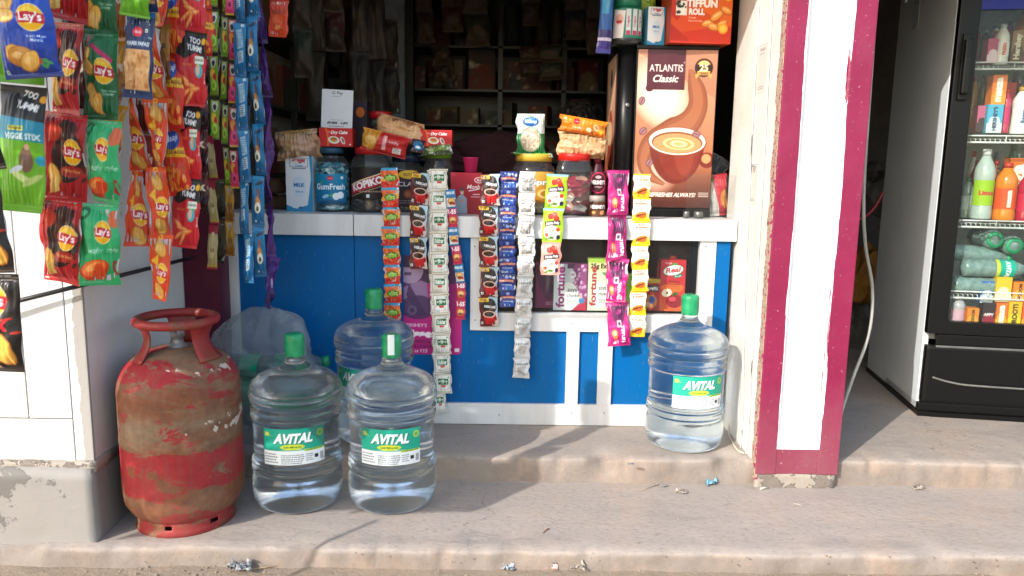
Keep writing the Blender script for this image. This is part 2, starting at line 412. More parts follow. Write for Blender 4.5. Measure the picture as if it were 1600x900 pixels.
# =================================================================== SETTING
def concrete(name, a, b, c, dark='6b6660', edge=False, scale=1.0, bs=.5, z0=0.0):
    t = NT(name); v = t.mapv((scale, scale*1.6, scale))
    g1 = t.noise(1.6, 6, .62, v, .1); g2 = t.noise(4.5, 8, .74, v, 0); g3 = t.noise(60, 4, .6, v)
    base = t.ramp(g1.outputs['Fac'], [(.25, a), (.5, b), (.75, c)])
    st = t.ramp(g2.outputs['Fac'], [(.40, 0.0), (.60, .8), (.8, .3)])
    base = t.mix(st, base, b)
    vs_ = t.mapv((.8, 2.0, 1), loc=(3, 1, 0)); g4 = t.noise(2.6, 7, .72, vs_, .2)     # dragged dark wet-looking stains
    d = t.ramp(g4.outputs['Fac'], [(.54, 0.0), (.68, .5)]); base = t.mix(d, base, dark)
    vo = t.n('TexVoronoi'); vo.feature = 'DISTANCE_TO_EDGE'; vo.inputs['Scale'].default_value = 1.7
    wv = t.noise(4, 4, .6); mx = t.mix(.32, 'ffffff', 'ffffff')
    m2 = t.n('MixRGB'); m2.inputs[0].default_value = .3; t.l(t.tc.outputs['Object'], m2.inputs[1]); t.l(wv.outputs['Color'], m2.inputs[2]); t.l(m2.outputs[0], vo.inputs['Vector'])
    cr = t.ramp(vo.outputs['Distance'], [(.0, .55), (.0035, 0.0)]); pick = t.noise(.9, 2); pk = t.ramp(pick.outputs['Fac'], [(.47, 0.0), (.52, 1.0)])
    mm = t.n('Math'); mm.operation = 'MULTIPLY'; t.l(cr, mm.inputs[0]); t.l(pk, mm.inputs[1]); base = t.mix(mm.outputs[0], base, '5c554d')
    sp = t.ramp(g3.outputs['Fac'], [(.3, .5), (.47, 0.0)]); base = t.mix(sp, base, '7a7168')
    sz = t.n('SeparateXYZ'); t.l(t.tc.outputs['Object'], sz.inputs[0]); rz_ = t.n('MapRange'); rz_.inputs['From Min'].default_value = z0+.001; rz_.inputs['From Max'].default_value = z0-.012; rz_.inputs['To Max'].default_value = .97; t.l(sz.outputs['Z'], rz_.inputs[0]); rn = t.n('Math'); rn.operation = 'MULTIPLY'; t.l(rz_.outputs[0], rn.inputs[0]); rq = t.ramp(g2.outputs['Fac'], [(.3, .5), (.6, 1.0)]); t.l(rq, rn.inputs[1]); base = t.mix(rn.outputs[0], base, '7c7169')  # riser below the edge coloured darker and browner to offset the sun on it
    g5 = t.noise(3.1, 6, .7, t.mapv((1.2, .8, 1), loc=(9, 4, 0))); og = t.ramp(g5.outputs['Fac'], [(.5, 0.0), (.7, .35)]); base = t.mix(og, base, 'b59a84'); g6 = t.noise(17, 7, .75, v); pt = t.ramp(g6.outputs['Fac'], [(.60, 0.0), (.68, .45)]); base = t.mix(pt, base, '6f6862')
    ad = t.n('Math'); ad.operation = 'ADD'; t.l(g2.outputs['Fac'], ad.inputs[0])
    h = t.n('Math'); h.operation = 'MULTIPLY'; h.inputs[1].default_value = .25; t.l(g3.outputs['Fac'], h.inputs[0]); t.l(h.outputs[0], ad.inputs[1])
    return t.out(t.bsdf(base, .82, 0, ad.outputs[0], bs, .012, .25))
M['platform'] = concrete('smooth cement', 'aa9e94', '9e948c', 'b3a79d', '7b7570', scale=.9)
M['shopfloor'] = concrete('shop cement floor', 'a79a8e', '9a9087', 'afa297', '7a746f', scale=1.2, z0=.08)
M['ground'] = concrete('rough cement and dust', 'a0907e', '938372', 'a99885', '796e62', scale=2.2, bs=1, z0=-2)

def slab(name, mat, x0, x1, yf, yb, z, h, seed, chip=.006, top_n=8):
    """cement step: uneven worn front edge, chips and a slightly leaning riser"""
    rg = random.Random(seed); n = int((x1-x0)/.012); bm = bmesh.new(); rows = []
    rowsdef = [(0.0, -h, .004), (.001, -h*.6, .004), (-.001, -h*.25, .004), (.0015, -.004, .004), (.008, 0, .003), (.05, 0, .0012), (.15, 0, .0006), (.3, 0, .0006), ((yb-yf)*.6, 0, 0), (yb-yf, 0, 0)]
    for k, (dy, dz, am) in enumerate(rowsdef):
        row = []
        for i in range(n+1):
            x = x0+(x1-x0)*i/n
            w = mnoise.fractal(Vector((x*2.2, seed, 0)), .8, 2, 4)*.012; q = mnoise.fractal(Vector((x*14, seed*3+k*.35, 0)), .7, 2, 4)
            c = (max(0, mnoise.noise(Vector((x*7.5, seed*5.1, 0)))-.2)*chip*8+max(0, mnoise.noise(Vector((x*24, seed*2.1, 0)))-.15)*chip*3) if k in (2, 3, 4) else 0
            yy = yf+dy+(w if k < 7 else 0)+q*am+c; zz = z+dz-(c*.5 if k in (3, 4) else 0)+(q*am*.5 if 2 < k < 8 else 0)
            row.append(bm.verts.new((x, yy, zz)))
        rows.append(row)
    for a, b in zip(rows, rows[1:]):
        for i in range(n): bm.faces.new((a[i], a[i+1], b[i+1], b[i])).smooth = True
    me = bpy.data.meshes.new(name); bm.to_mesh(me); bm.free(); me.materials.append(mat)
    return tag(link(name, me), kind='structure')
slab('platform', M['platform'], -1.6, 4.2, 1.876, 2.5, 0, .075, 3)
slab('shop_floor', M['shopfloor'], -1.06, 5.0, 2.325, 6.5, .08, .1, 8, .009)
# the ground outside, slightly lumpy near the step
n = 150; u = np.linspace(-1, 1, n); gx = np.sign(u)*np.abs(u)**3*120; gy = np.linspace(-1, 1, n); gy = np.sign(gy)*np.abs(gy)**3*120
GX, GY = np.meshgrid(gx, gy+.9)
GZ = np.array([[mnoise.fractal(Vector((a*3, b*3, 0)), .8, 2, 4)*.005 if abs(a) < 4 and abs(b) < 4 else 0 for a, b in zip(r1, r2)] for r1, r2 in zip(GX, GY)])-.052
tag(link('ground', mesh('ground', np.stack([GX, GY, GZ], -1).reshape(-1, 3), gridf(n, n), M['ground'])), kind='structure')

# ---------------------------------------------------------------- paint and plaster
def plaster(name, paint, bare, thr=.62, bs=.35, scale=3.2, dirt='a59a8c', zdirt=None, rough=.6):
    t = NT(name); g = t.noise(scale, 7, .66); f = t.ramp(g.outputs['Fac'], [(thr, 0.0), (thr+.015, 1.0)])
    g2 = t.noise(1.4, 5, .6); dd = t.ramp(g2.outputs['Fac'], [(.4, 0.0), (.7, .6)])
    c = t.mix(dd, paint, dirt); c = t.mix(f, c, bare)
    if zdirt:
        sx = t.n('SeparateXYZ'); t.l(t.tc.outputs['Object'], sx.inputs[0])
        mr = t.n('MapRange'); mr.inputs['From Min'].default_value = zdirt; mr.inputs['From Max'].default_value = zdirt-.15
        t.l(sx.outputs['Z'], mr.inputs[0]); mu = t.n('Math'); mu.operation = 'MULTIPLY'; t.l(mr.outputs[0], mu.inputs[0]); t.l(g.outputs['Fac'], mu.inputs[1]); c = t.mix(mu.outputs[0], c, bare)
    n = t.noise(30, 5, .6); ad = t.n('Math'); ad.operation = 'ADD'; t.l(n.outputs['Fac'], ad.inputs[0]); t.l(f, ad.inputs[1])
    return t.out(t.bsdf(c, rough, 0, ad.outputs[0], bs, .004, .35))
M['whitewash'] = plaster('white painted plaster', 'd6d8da', 'a8a6a4', .66)
M['cement'] = plaster('bare cement plaster', 'a9a39d', '8f8a85', .6, .5, 2.5, 'cfcac4')
M['roughcement'] = plaster('broken cement', '8d8378', '756c64', .5, 1.0, 14, 'a39a90')
M['plinthcement'] = plaster('smooth grey plinth', '918d89', '6b6764', .58, .4, 2.6, '7d7975')
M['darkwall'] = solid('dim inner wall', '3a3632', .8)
M['maroon'] = solid('maroon enamel', '5c1230', .4, 0, .06, 5, .15, .4, '4c0e28')
M['steel'] = solid('dull steel', '8d8c8a', .4, .8)
M['black'] = solid('black plastic', '0c0c0d', .36, 0, .05, 12, .1, .3)
M['blackpipe'] = solid('black pipe', '2a2a2c', .45)
M['white'] = laminate('white laminate', 'd8d8d8', '97928a', .4)
M['blue'] = laminate('blue laminate', '005a9a', '24587a', .14)
M['whiteplastic'] = solid('white plastic', 'e4e4e0', .35)

# ---- left partition wall: white face with scored panel lines on a cement plinth
WX, WY = -1.065, 1.925
tw = thing('partition_wall', 'white painted partition wall on a grey cement plinth behind the chip packets', 'wall', (-1.9, 2.2, 0))
def loc_box(t, x0, x1, y0, y1, z0, z1, nm, m, bev=0):
    o = t.location; return MB().box(x0-o.x, x1-o.x, y0-o.y, y1-o.y, z0-o.z, z1-o.z, 0, bev).build(nm, m, t)
zl = P(110, 722, Y=1.92).z
b = MB(); o = tw.location
grooves = []
# face made of raised panels with thin recessed scored lines between them
gx1 = P(100, 500, Y=1.92).x; gx0 = P(30, 500, Y=1.92).x; gz = P(100, 655, Y=1.92).z
body = loc_box(tw, -3.2, WX, WY+.012, 4.6, zl, 2.5, 'inner_wall', M['whitewash'])
f = MB()
zt, zb = 2.3, zl; ze = P(60, 655, Y=1.92).z
zmid = P(60, 655, Y=1.92).z
xs = [-3.2, gx0-.26, gx0, gx1]
for a, c in zip(xs, xs[1:]): f.box(a+.0016-o.x, c-.0016-o.x, WY-o.y, WY+.014-o.y, zmid+.0016-o.z, zt-o.z, 0, .002)
f.box(-3.2-o.x, gx1-.0016-o.x, WY-o.y, WY+.014-o.y, zb-o.z, zmid-.0016-o.z, 0, .002)
f.build('white_panel_face', M['whitewash'], tw)
# bare cement edge band, ragged where the white paint ends
t = NT('paint edge'); sx = t.n('SeparateXYZ'); t.l(t.tc.outputs['Object'], sx.inputs[0]); g = t.noise(7, 8, .7)
mr = t.n('MapRange'); mr.inputs['From Min'].default_value = gx1-o.x+.004; mr.inputs['From Max'].default_value = WX-o.x+.02; t.l(sx.outputs['X'], mr.inputs[0])
ad = t.n('Math'); ad.operation = 'ADD'; t.l(mr.outputs[0], ad.inputs[0]); t.l(g.outputs['Fac'], ad.inputs[1])
fc = t.ramp(ad.outputs[0], [(.72, 0.0), (.74, 1.0)]); cc = t.mix(fc, 'd8dadc', '9c9894'); nn = t.noise(35, 4)
M['paintedge'] = t.out(t.bsdf(cc, .7, 0, nn.outputs['Fac'], .5, .004))
f = MB(); f.box(gx1+.0-o.x, WX-o.x, WY+.002-o.y, WY+.012-o.y, zb-o.z, zt-o.z, 0, .003); f.build('bare_plaster_edge', M['paintedge'], tw)
# plinth with a rough broken top ledge
def rough_box(t, x0, x1, y0, y1, z0, z1, nm, m, amp=.006, dens=.03, seed=1):
    o = t.location; bm = bmesh.new()
    bmesh.ops.create_cube(bm, size=1)
    for v in bm.verts: v.co = Vector(((x0+x1)/2+v.co.x*(x1-x0), (y0+y1)/2+v.co.y*(y1-y0), (z0+z1)/2+v.co.z*(z1-z0)))
    mxl = max(x1-x0, y1-y0, z1-z0)
    for _ in range(7):
        es = [e for e in bm.edges if e.calc_length() > dens*1.5]
        if not es or len(bm.verts) > 60000: break
        bmesh.ops.subdivide_edges(bm, edges=es, cuts=1, use_grid_fill=True)
    for v in bm.verts:
        p = v.co*9; q = mnoise.noise_vector(p+Vector((seed, 0, 0)))*amp+mnoise.noise_vector(p*4.5)*amp*.45
        v.co = v.co+q
        v.co -= o
    for fa in bm.faces: fa.smooth = True
    bmesh.ops.triangulate(bm, faces=bm.faces[:])
    me = bpy.data.meshes.new(nm); bm.to_mesh(me); bm.free(); me.materials.append(m)
    return link(nm, me, t)
rough_box(tw, -2.6, WX+.004, WY-.022, WY+.5, -.07, zl-.012, 'plinth', M['plinthcement'], .003, .03, 2)
rough_box(tw, -2.6, WX+.006, WY-.012, WY+.4, zl-.025, zl+.003, 'broken_ledge', M['roughcement'], .004, .016, 5)
# inner face below the wall line
loc_box(tw, -1.3, WX-.003, WY+.3, 4.6, -.05, zl+.002, 'lower_wall', M['whitewash'])

# ---- maroon door post between the wall and the counter
pp = P(321, 440, Y=2.58)
tp = thing('door_post', 'dark maroon door post standing behind the red gas cylinder', 'post', (pp.x, 2.58, .08))
xl, xr = P(297, 440, Y=2.56).x, P(347, 440, Y=2.56).x
loc_box(tp, WX+.002, xr, 2.54, 2.632, .08, 2.3, 'post_shaft', M['maroon'], .004)
loc_box(tp, WX+.002, xr-.02, 2.525, 2.54, .08, .16, 'skirting_block', M['maroon'], .003)

# ---- right pillar: maroon frame round a white recessed panel, plastered side
PX0, PX1, PY = .808, 1.069, 2.30
t = NT('pillar paint'); sx = t.n('SeparateXYZ'); t.l(t.tc.outputs['Object'], sx.inputs[0])
v = t.mapv((26, 26, 2.2)); g = t.noise(1, 6, .6, v, .5); gf = t.noise(5, 6, .6)
def edge(x, sgn):
    a = t.n('Math'); a.operation = 'MULTIPLY_ADD'; t.l(sx.outputs['X'], a.inputs[0]); a.inputs[1].default_value = sgn*120; a.inputs[2].default_value = -sgn*120*x
    b_ = t.n('Math'); b_.operation = 'MULTIPLY_ADD'; t.l(g.outputs['Fac'], b_.inputs[0]); b_.inputs[1].default_value = 3.4; t.l(a.outputs[0], b_.inputs[2])
    c_ = t.n('Math'); c_.operation = 'GREATER_THAN'; t.l(b_.outputs[0], c_.inputs[0]); c_.inputs[1].default_value = 1.7; return c_.outputs[0]
pc = (PX0+PX1)/2
e1, e2 = edge(.868-pc, 1), edge(1.004-pc, -1)
zz = t.n('Math'); zz.operation = 'GREATER_THAN'; t.l(sx.outputs['Z'], zz.inputs[0]); zz.inputs[1].default_value = .083
m1 = t.n('Math'); m1.operation = 'MULTIPLY'; t.l(e1, m1.inputs[0]); t.l(e2, m1.inputs[1]); m2 = t.n('Math'); m2.operation = 'MULTIPLY'; t.l(m1.outputs[0], m2.inputs[0]); t.l(zz.outputs[0], m2.inputs[1])
mar = t.ramp(gf.outputs['Fac'], [(.3, '741238'), (.62, '801a42'), (.8, '661234')]); wh = t.ramp(gf.outputs['Fac'], [(.3, 'eeeef0'), (.7, 'e2e1e2'), (.82, 'b9b5b2')])
gs = t.noise(90, 3); sp = t.ramp(gs.outputs['Fac'], [(.30, .6), (.34, 0.0)]); mar = t.mix(sp, mar, 'b8889a'); gd = t.noise(3.5, 7, .75, t.mapv((1, 1, .6))); dm = t.ramp(gd.outputs['Fac'], [(.48, 0.0), (.68, .2)]); mar = t.mix(dm, mar, '7a5660'); zl_ = t.n('MapRange'); zl_.inputs['From Min'].default_value = .30; zl_.inputs['From Max'].default_value = 0; zl_.inputs['To Max'].default_value = .55; t.l(sx.outputs['Z'], zl_.inputs[0]); zm = t.n('Math'); zm.operation = 'MULTIPLY'; t.l(zl_.outputs[0], zm.inputs[0]); t.l(gd.outputs['Fac'], zm.inputs[1]); mar = t.mix(zm.outputs[0], mar, '8a6a68')
cc = t.mix(m2.outputs[0], mar, wh); nb = t.noise(9, 6, .6)
M['pillar'] = t.out(t.bsdf(cc, .42, 0, nb.outputs['Fac'], .35, .008))
t = NT('flaking plaster side'); sx = t.n('SeparateXYZ'); t.l(t.tc.outputs['Object'], sx.inputs[0]); g = t.noise(16, 8, .7); g2 = t.noise(60, 5, .7); gb = t.noise(3, 5, .6)
mr = t.n('MapRange'); mr.inputs['From Min'].default_value = -.13; mr.inputs['From Max'].default_value = -.185; t.l(sx.outputs['Y'], mr.inputs[0])
a1 = t.n('Math'); a1.operation = 'ADD'; t.l(mr.outputs[0], a1.inputs[0]); t.l(g.outputs['Fac'], a1.inputs[1])
fb = t.ramp(a1.outputs[0], [(.98, 0.0), (1.02, 1.0)])
basew = t.ramp(gb.outputs['Fac'], [(.35, 'd6d4d0'), (.6, 'c9c5be'), (.8, 'b2aca2')]); bare = t.ramp(g2.outputs['Fac'], [(.35, '7a6a58'), (.5, 'a89a86'), (.62, 'd0c8ba')])
fk = t.ramp(g2.outputs['Fac'], [(.53, 0.0), (.55, 1.0)]); bare = t.mix(fk, bare, '8a1c42')
c = t.mix(fb, basew, bare)
M['flaking'] = t.out(t.bsdf(c, .7, 0, g2.outputs['Fac'], .6, .005))
tpl = thing('brick_pillar', 'maroon edged pillar with a white recessed panel beside the drinks cooler', 'pillar', (pc, 2.5, .046))
o = tpl.location
xi0, xi1, zi = .872, 1.002, P(1250, 700, Y=2.3).z
f = MB(); w = .0
f.box(PX0-o.x, xi0-o.x, PY-o.y, PY+.05-o.y, 0, 2.2, 0, .004); f.box(xi1-o.x, PX1-o.x, PY-o.y, PY+.05-o.y, 0, 2.2, 0, .004)
f.box(xi0-.001-o.x, xi1+.001-o.x, PY+.002-o.y, PY+.05-o.y, .001, zi-o.z, 0, .003)
fr = f.build('maroon_frame', M['pillar'], tpl)
MB().box(xi0-.002-o.x, xi1+.002-o.x, PY+.018-o.y, PY+.049-o.y, zi-.003-o.z, 2.199, 0).build('white_infill', M['pillar'], tpl)
MB().box(PX0+.002-o.x, PX1-.004-o.x, PY+.05-o.y, 2.78-o.y, -.03, 2.2).build('plaster_side', M['flaking'], tpl)
rough_box(tpl, PX0+.002, PX1-.006, PY+.004, 2.5, -.01, .047, 'cement_foot', M['roughcement'], .005, .014, 9)
MB().box(PX0-.0018-o.x, PX0+.008-o.x, PY+.005-o.y, 2.779-o.y, -.02, 2.19, 0, .002).build('flaking_side', M['flaking'], tpl)
# thin cables and clips on the side face
cb = MB()
def side(px, py): p = P(px, py, X=PX0); return Vector((PX0-.006, p.y, p.z))
cb.tube(spline([side(1189, 0), side(1176, 250), side(1166, 480), side(1163, 640), side(1160, 700)], 6), .0028, 6)
cb.tube(spline([side(1210, 0), side(1192, 330), side(1178, 560), side(1170, 700), side(1158, 708)], 6), .0026, 6)
q = cb.build('wall_cables', M['whiteplastic']); tag(q, 'pair of thin white cables clipped down the inner side of the pillar', 'cable')
cb = MB()
cb.tube(spline([P(1140, 604, Y=2.62), P(1146, 640, Y=2.6), P(1138, 672, Y=2.58), P(1150, 700, Z=.086), P(1162, 708, Z=.086)], 8), .0026, 6)
tag(cb.build('loose_wire', solid('cream wire', 'd9cfb8', .5)), 'cream wire loop lying behind the lone bottle by the pillar foot', 'wire')

# ---- header beam, ceiling and inner walls
tag(MB().box(-3.2, 5.2, 2.311, 2.623, 1.752, 2.297).build('header_beam', M['whitewash']), 'white beam over the shop front', 'beam')
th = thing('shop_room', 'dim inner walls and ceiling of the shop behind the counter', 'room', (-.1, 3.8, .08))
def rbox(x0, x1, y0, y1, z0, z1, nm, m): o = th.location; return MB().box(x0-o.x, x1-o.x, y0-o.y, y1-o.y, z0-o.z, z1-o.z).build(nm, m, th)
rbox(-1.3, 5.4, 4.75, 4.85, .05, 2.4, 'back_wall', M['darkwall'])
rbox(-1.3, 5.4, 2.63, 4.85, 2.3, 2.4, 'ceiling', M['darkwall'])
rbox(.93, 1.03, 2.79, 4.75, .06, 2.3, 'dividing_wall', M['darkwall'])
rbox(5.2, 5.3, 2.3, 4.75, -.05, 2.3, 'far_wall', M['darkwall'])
# =================================================================== COUNTER
CY = 2.64
def cX(px, py=520): return P(px, py, Y=CY).x
def cZ(py, px=880): return P(px, py, Y=CY).z
ZC = .824
tc = thing('shop_counter', 'blue and white laminate counter with a glazed display niche', 'counter', (0, CY+.25, .08))
o = tc.location
def cbx(nm, m, boxes, bev=.002):
    f = MB()
    for x0, x1, y0, y1, z0, z1 in boxes: f.box(x0-o.x, x1-o.x, y0-o.y, y1-o.y, z0-o.z, z1-o.z, 0, bev)
    return f.build(nm, m, tc)
XL, XR = cX(349, 430), cX(1140, 420)
zr1, zr0 = cZ(490), cZ(518); zb1 = cZ(632); xv = cX(735, 430), cX(751, 430); xrp = cX(1092, 430), cX(1117, 430)
zs = .752
cbx('counter_top', M['white'], [(XL-.02, cX(553, 350)-.0015, CY-.012, CY+.5, zs, ZC), (cX(553, 350)+.0015, .802, CY-.012, CY+.5, zs, ZC)])
x1 = cX(740, 560)
cbx('white_rail', M['white'], [
    (XL, cX(372, 430), CY, CY+.03, .08, zs),
    (xv[0], xv[1], CY, CY+.03, zr1, zs), (xrp[0], xrp[1], CY, CY+.03, zr1, zs),
    (xv[0], xrp[1], CY-.001, CY+.03, zr0, zr1),
    (cX(884, 580), cX(904, 580), CY, CY+.03, zb1, zr0), (cX(934, 580), cX(956, 580), CY, CY+.03, zb1, zr0),
    (xrp[0], xrp[1], CY, CY+.03, zb1, zr0),
    (cX(372, 430), xrp[1], CY-.001, CY+.03, .082, zb1)])
cbx('blue_panel', M['blue'], [
    (cX(372, 430), cX(553, 430)-.001, CY+.012, CY+.028, zb1, zs), (cX(553, 430)+.001, xv[0], CY+.012, CY+.028, zb1, zs),
    (xv[0], xrp[0]+.002, CY+.012, CY+.028, zb1, zr0), (xrp[1], XR, CY+.004, CY+.5, .082, zs)], .001)
cbx('niche_board', solid('dark veneer', '4a2e22', .6), [
    (xv[0], XR-.004, CY+.36, CY+.38, zr0, zs), (xv[0]-.3, xv[0]-.285, CY+.03, CY+.36, zr0, zs), (xv[0]-.3, xrp[1], CY+.03, CY+.36, zr0, zr0+.016)], .001)
cbx('niche_glass', M['acrylic'], [(xv[1], xrp[0], CY+.014, CY+.018, zr1, zs)], 0)
# screws on rails
f = MB()
for px, py in ((742, 500), (893, 505), (1103, 505), (742, 385), (1103, 385), (893, 645), (944, 645), (1050, 648), (780, 648)):
    p = P(px, py, Y=CY); f.lathe([(0, 0), (.003, 0), (.0025, .001), (0, .0012)], 8, 0, (0, 0, 0))
    bmesh.ops.rotate(f.bm, cent=(0, 0, 0), matrix=Matrix.Rotation(R(90), 3, 'X'), verts=[v for v in f.bm.verts if v.co.length < .01])
    for v in f.bm.verts:
        if v.co.length < .01: v.co += Vector((p.x, CY-.0005, p.z))-o
f.build('screw_head', M['steel'], tc)
# =================================================================== PRINTED DESIGNS
def chips(a, cx, cy, s, rot=0, n=1):
    cols = ['d99a3c', 'e8b050', 'c98530', 'eec070']
    for k in range(n):
        a.ell(cx+k*s*.25, cy-k*.01, s, s*.72, 'b8742a', rot+k*25, wob=.05, seed=k); a.ell(cx+k*s*.25, cy+.004-k*.01, s*.92, s*.62, cols[(k+1) % 4], rot+k*25, wob=.05, seed=k)
        a.ell(cx+k*s*.25-s*.2, cy+.012-k*.01, s*.4, s*.25, 'f2cc84', rot+k*25, .7)
def logo(a, cx, cy, s):
    a.ell(cx, cy, s*1.06, s*1.12, 'f6e6b0', 0); a.ell(cx, cy, s, s*1.05, 'f2b61c'); a.ell(cx-s*.1, cy+s*.15*a.w/a.h, s*.7, s*.7, 'f9cf3a')
    hh = s*a.w/a.h
    a.poly([(cx-s*1.05, cy+hh*.42), (cx-s*.2, cy+hh*.5), (cx+s*1.08, cy+hh*.22), (cx+s*.98, cy-hh*.55), (cx, cy-hh*.42), (cx-s*.98, cy-hh*.4)], 'c4162c')
    a.text("Lay's", cx, cy-hh*.02, s*1.75, 'ffffff', rot=-5, bold=.03)
def lays(bg, kind, w=.125, h=.19):
    a = Art(w, h, bg)
    if kind == 'blue':
        a.vgrad('1c4fc0', '0d2f86'); a.ell(.12, .93, .13, .1, 'e0307a'); a.text('5', .12, .93, .06, 'ffffff')
        chips(a, .25, .82, .17, 10, 1); chips(a, .25, .70, .17, -10, 1); logo(a, .68, .66, .2)
        a.text('India\u2019s Magic', .72, .45, .3, 'e8ecf8', rot=-4); a.text('Masala', .72, .41, .2, 'e8ecf8', rot=-4)
        chips(a, .36, .25, .23, -30, 2); chips(a, .55, .18, .2, 40, 1); a.speck(8, ['d8322c', '4aa04a'], (.03, .06), (.72, .12, .92, .2), 3)
        a.rect(.06, .06, .12, .1, 'ffffff'); a.rect(.075, .07, .105, .09, '2a8a3a'); a.rect(0, 0, 1, .035, '0b2468')
    if kind == 'red':
        a.ell(.62, .52, .36, .45, '2a0d10', wob=.05, seed=2); a.ell(.56, .8, .28, .17, '3a1010', 20, wob=.1, seed=4)
        a.speck(30, ['3a0c0c', '5c1410'], (.02, .07), (.35, .25, .95, .9), 6); a.ell(.3, .78, .15, .15, 'cf3a20', wob=.06)
        a.ell(.2, .93, .12, .07, '701020', 20); logo(a, .72, .57, .2); a.ell(.68, .35, .24, .1, 'a01c14'); a.text('Sizzlin Hot', .68, .36, .36, 'f4c060', rot=-6)
        chips(a, .3, .3, .2, -60, 1); a.poly([(.26, .22), (.4, .3), (.42, .12), (.3, .1)], 'e8c870'); a.poly([(.2, .2), (.28, .24), (.34, .1), (.24, .09)], 'd8a850'); a.rect(.05, .03, .16, .05, 'f0d0c0')
    if kind == 'green':
        a.vgrad('1a7040', '0f5832'); a.ell(.22, .9, .1, .09, 'd01c50'); a.text('10', .22, .9, .1, 'ffffff')
        a.poly([(.36, .84), (.5, .88), (.95, .7), (.93, .65), (.5, .82)], 'c81e60'); chips(a, .28, .74, .2, 10, 1); chips(a, .32, .61, .2, -15, 1)
        logo(a, .74, .56, .2); chips(a, .35, .27, .26, -55, 1); chips(a, .5, .19, .22, 40, 1); a.poly([(.52, .22), (.66, .2), (.6, .06), (.46, .07)], 'e0b060')
        a.text('Chile Limon', .8, .34, .3, 'd8f0dc'); a.text('Chutney', .8, .3, .22, 'd8f0dc')
    if kind == 'wafer':
        a.vgrad('35b878', '24a05e'); a.ell(.18, .88, .17, .1, '157040', 25); a.ell(.17, .88, .1, .05, '4cc88a', 25); a.poly([(0, .55), (.05, .7), (.3, .4), (.12, .36)], '118a4a')
        a.ell(.9, .82, .16, .15, 'd86a40', 60); logo(a, .62, .66, .19); a.text('wafer', .45, .44, .36, 'd6f5e2', shear=.4, bold=0); a.text('style', .82, .44, .26, 'd6f5e2', shear=.4, bold=0)
        a.ell(.68, .42, .22, .05, '1d9050', al=.4); a.ell(.4, .2, .35, .19, 'c83c14', 12, wob=.05); a.ell(.38, .22, .3, .15, 'e86a2c', 12, wob=.06); a.ell(.36, .24, .18, .07, 'f6a050', 20)
        a.ell(.52, .18, .12, .17, 'd4481c', 30); a.ell(.92, .22, .07, .15, 'a8182c', 20); a.ell(.94, .22, .035, .1, '2aa865', 20); a.rect(0, 0, 1, .03, '1d9a58')
    if kind == 'max':
        a.vgrad('141012', '1c1214'); a.speck(14, ['b01418', 'd8301c'], (.04, .12), (0, .1, 1, .5), 4, 3); logo(a, .58, .74, .24)
        a.text('MAXX', .55, .5, .62, 'e0202c', shear=.1, bold=.05); a.poly([(.2, .5), (.9, .58), (.92, .56), (.2, .47)], 'b01014')
        chips(a, .7, .26, .3, -60, 1); chips(a, .3, .14, .28, -20, 1)
        for k in range(6): a.poly([(.45+k*.08, .34), (.48+k*.08, .34), (.5+k*.08, .16), (.47+k*.08, .16)], 'd8a040')
    if kind == 'orange':
        a.vgrad('e2511c', 'd83c14'); logo(a, .6, .42, .3); chips(a, .5, .78, .32, -60, 1); chips(a, .5, .14, .34, -40, 1); a.text('P', .5, .93, .2, 'f0c040')
        a.poly([(.1, .6), (.4, .7), (.35, .5)], 'f2c030')
    if kind != 'orange': a.fine(.1, .035, .6, .06, 1, 'd8d4d0', 3, .6); a.rect(0, .965, 1, .972, '000000', .25); a.fine(.08, .955, .9, .99, 1, 'e8e0e0', 4, .5)
    return a
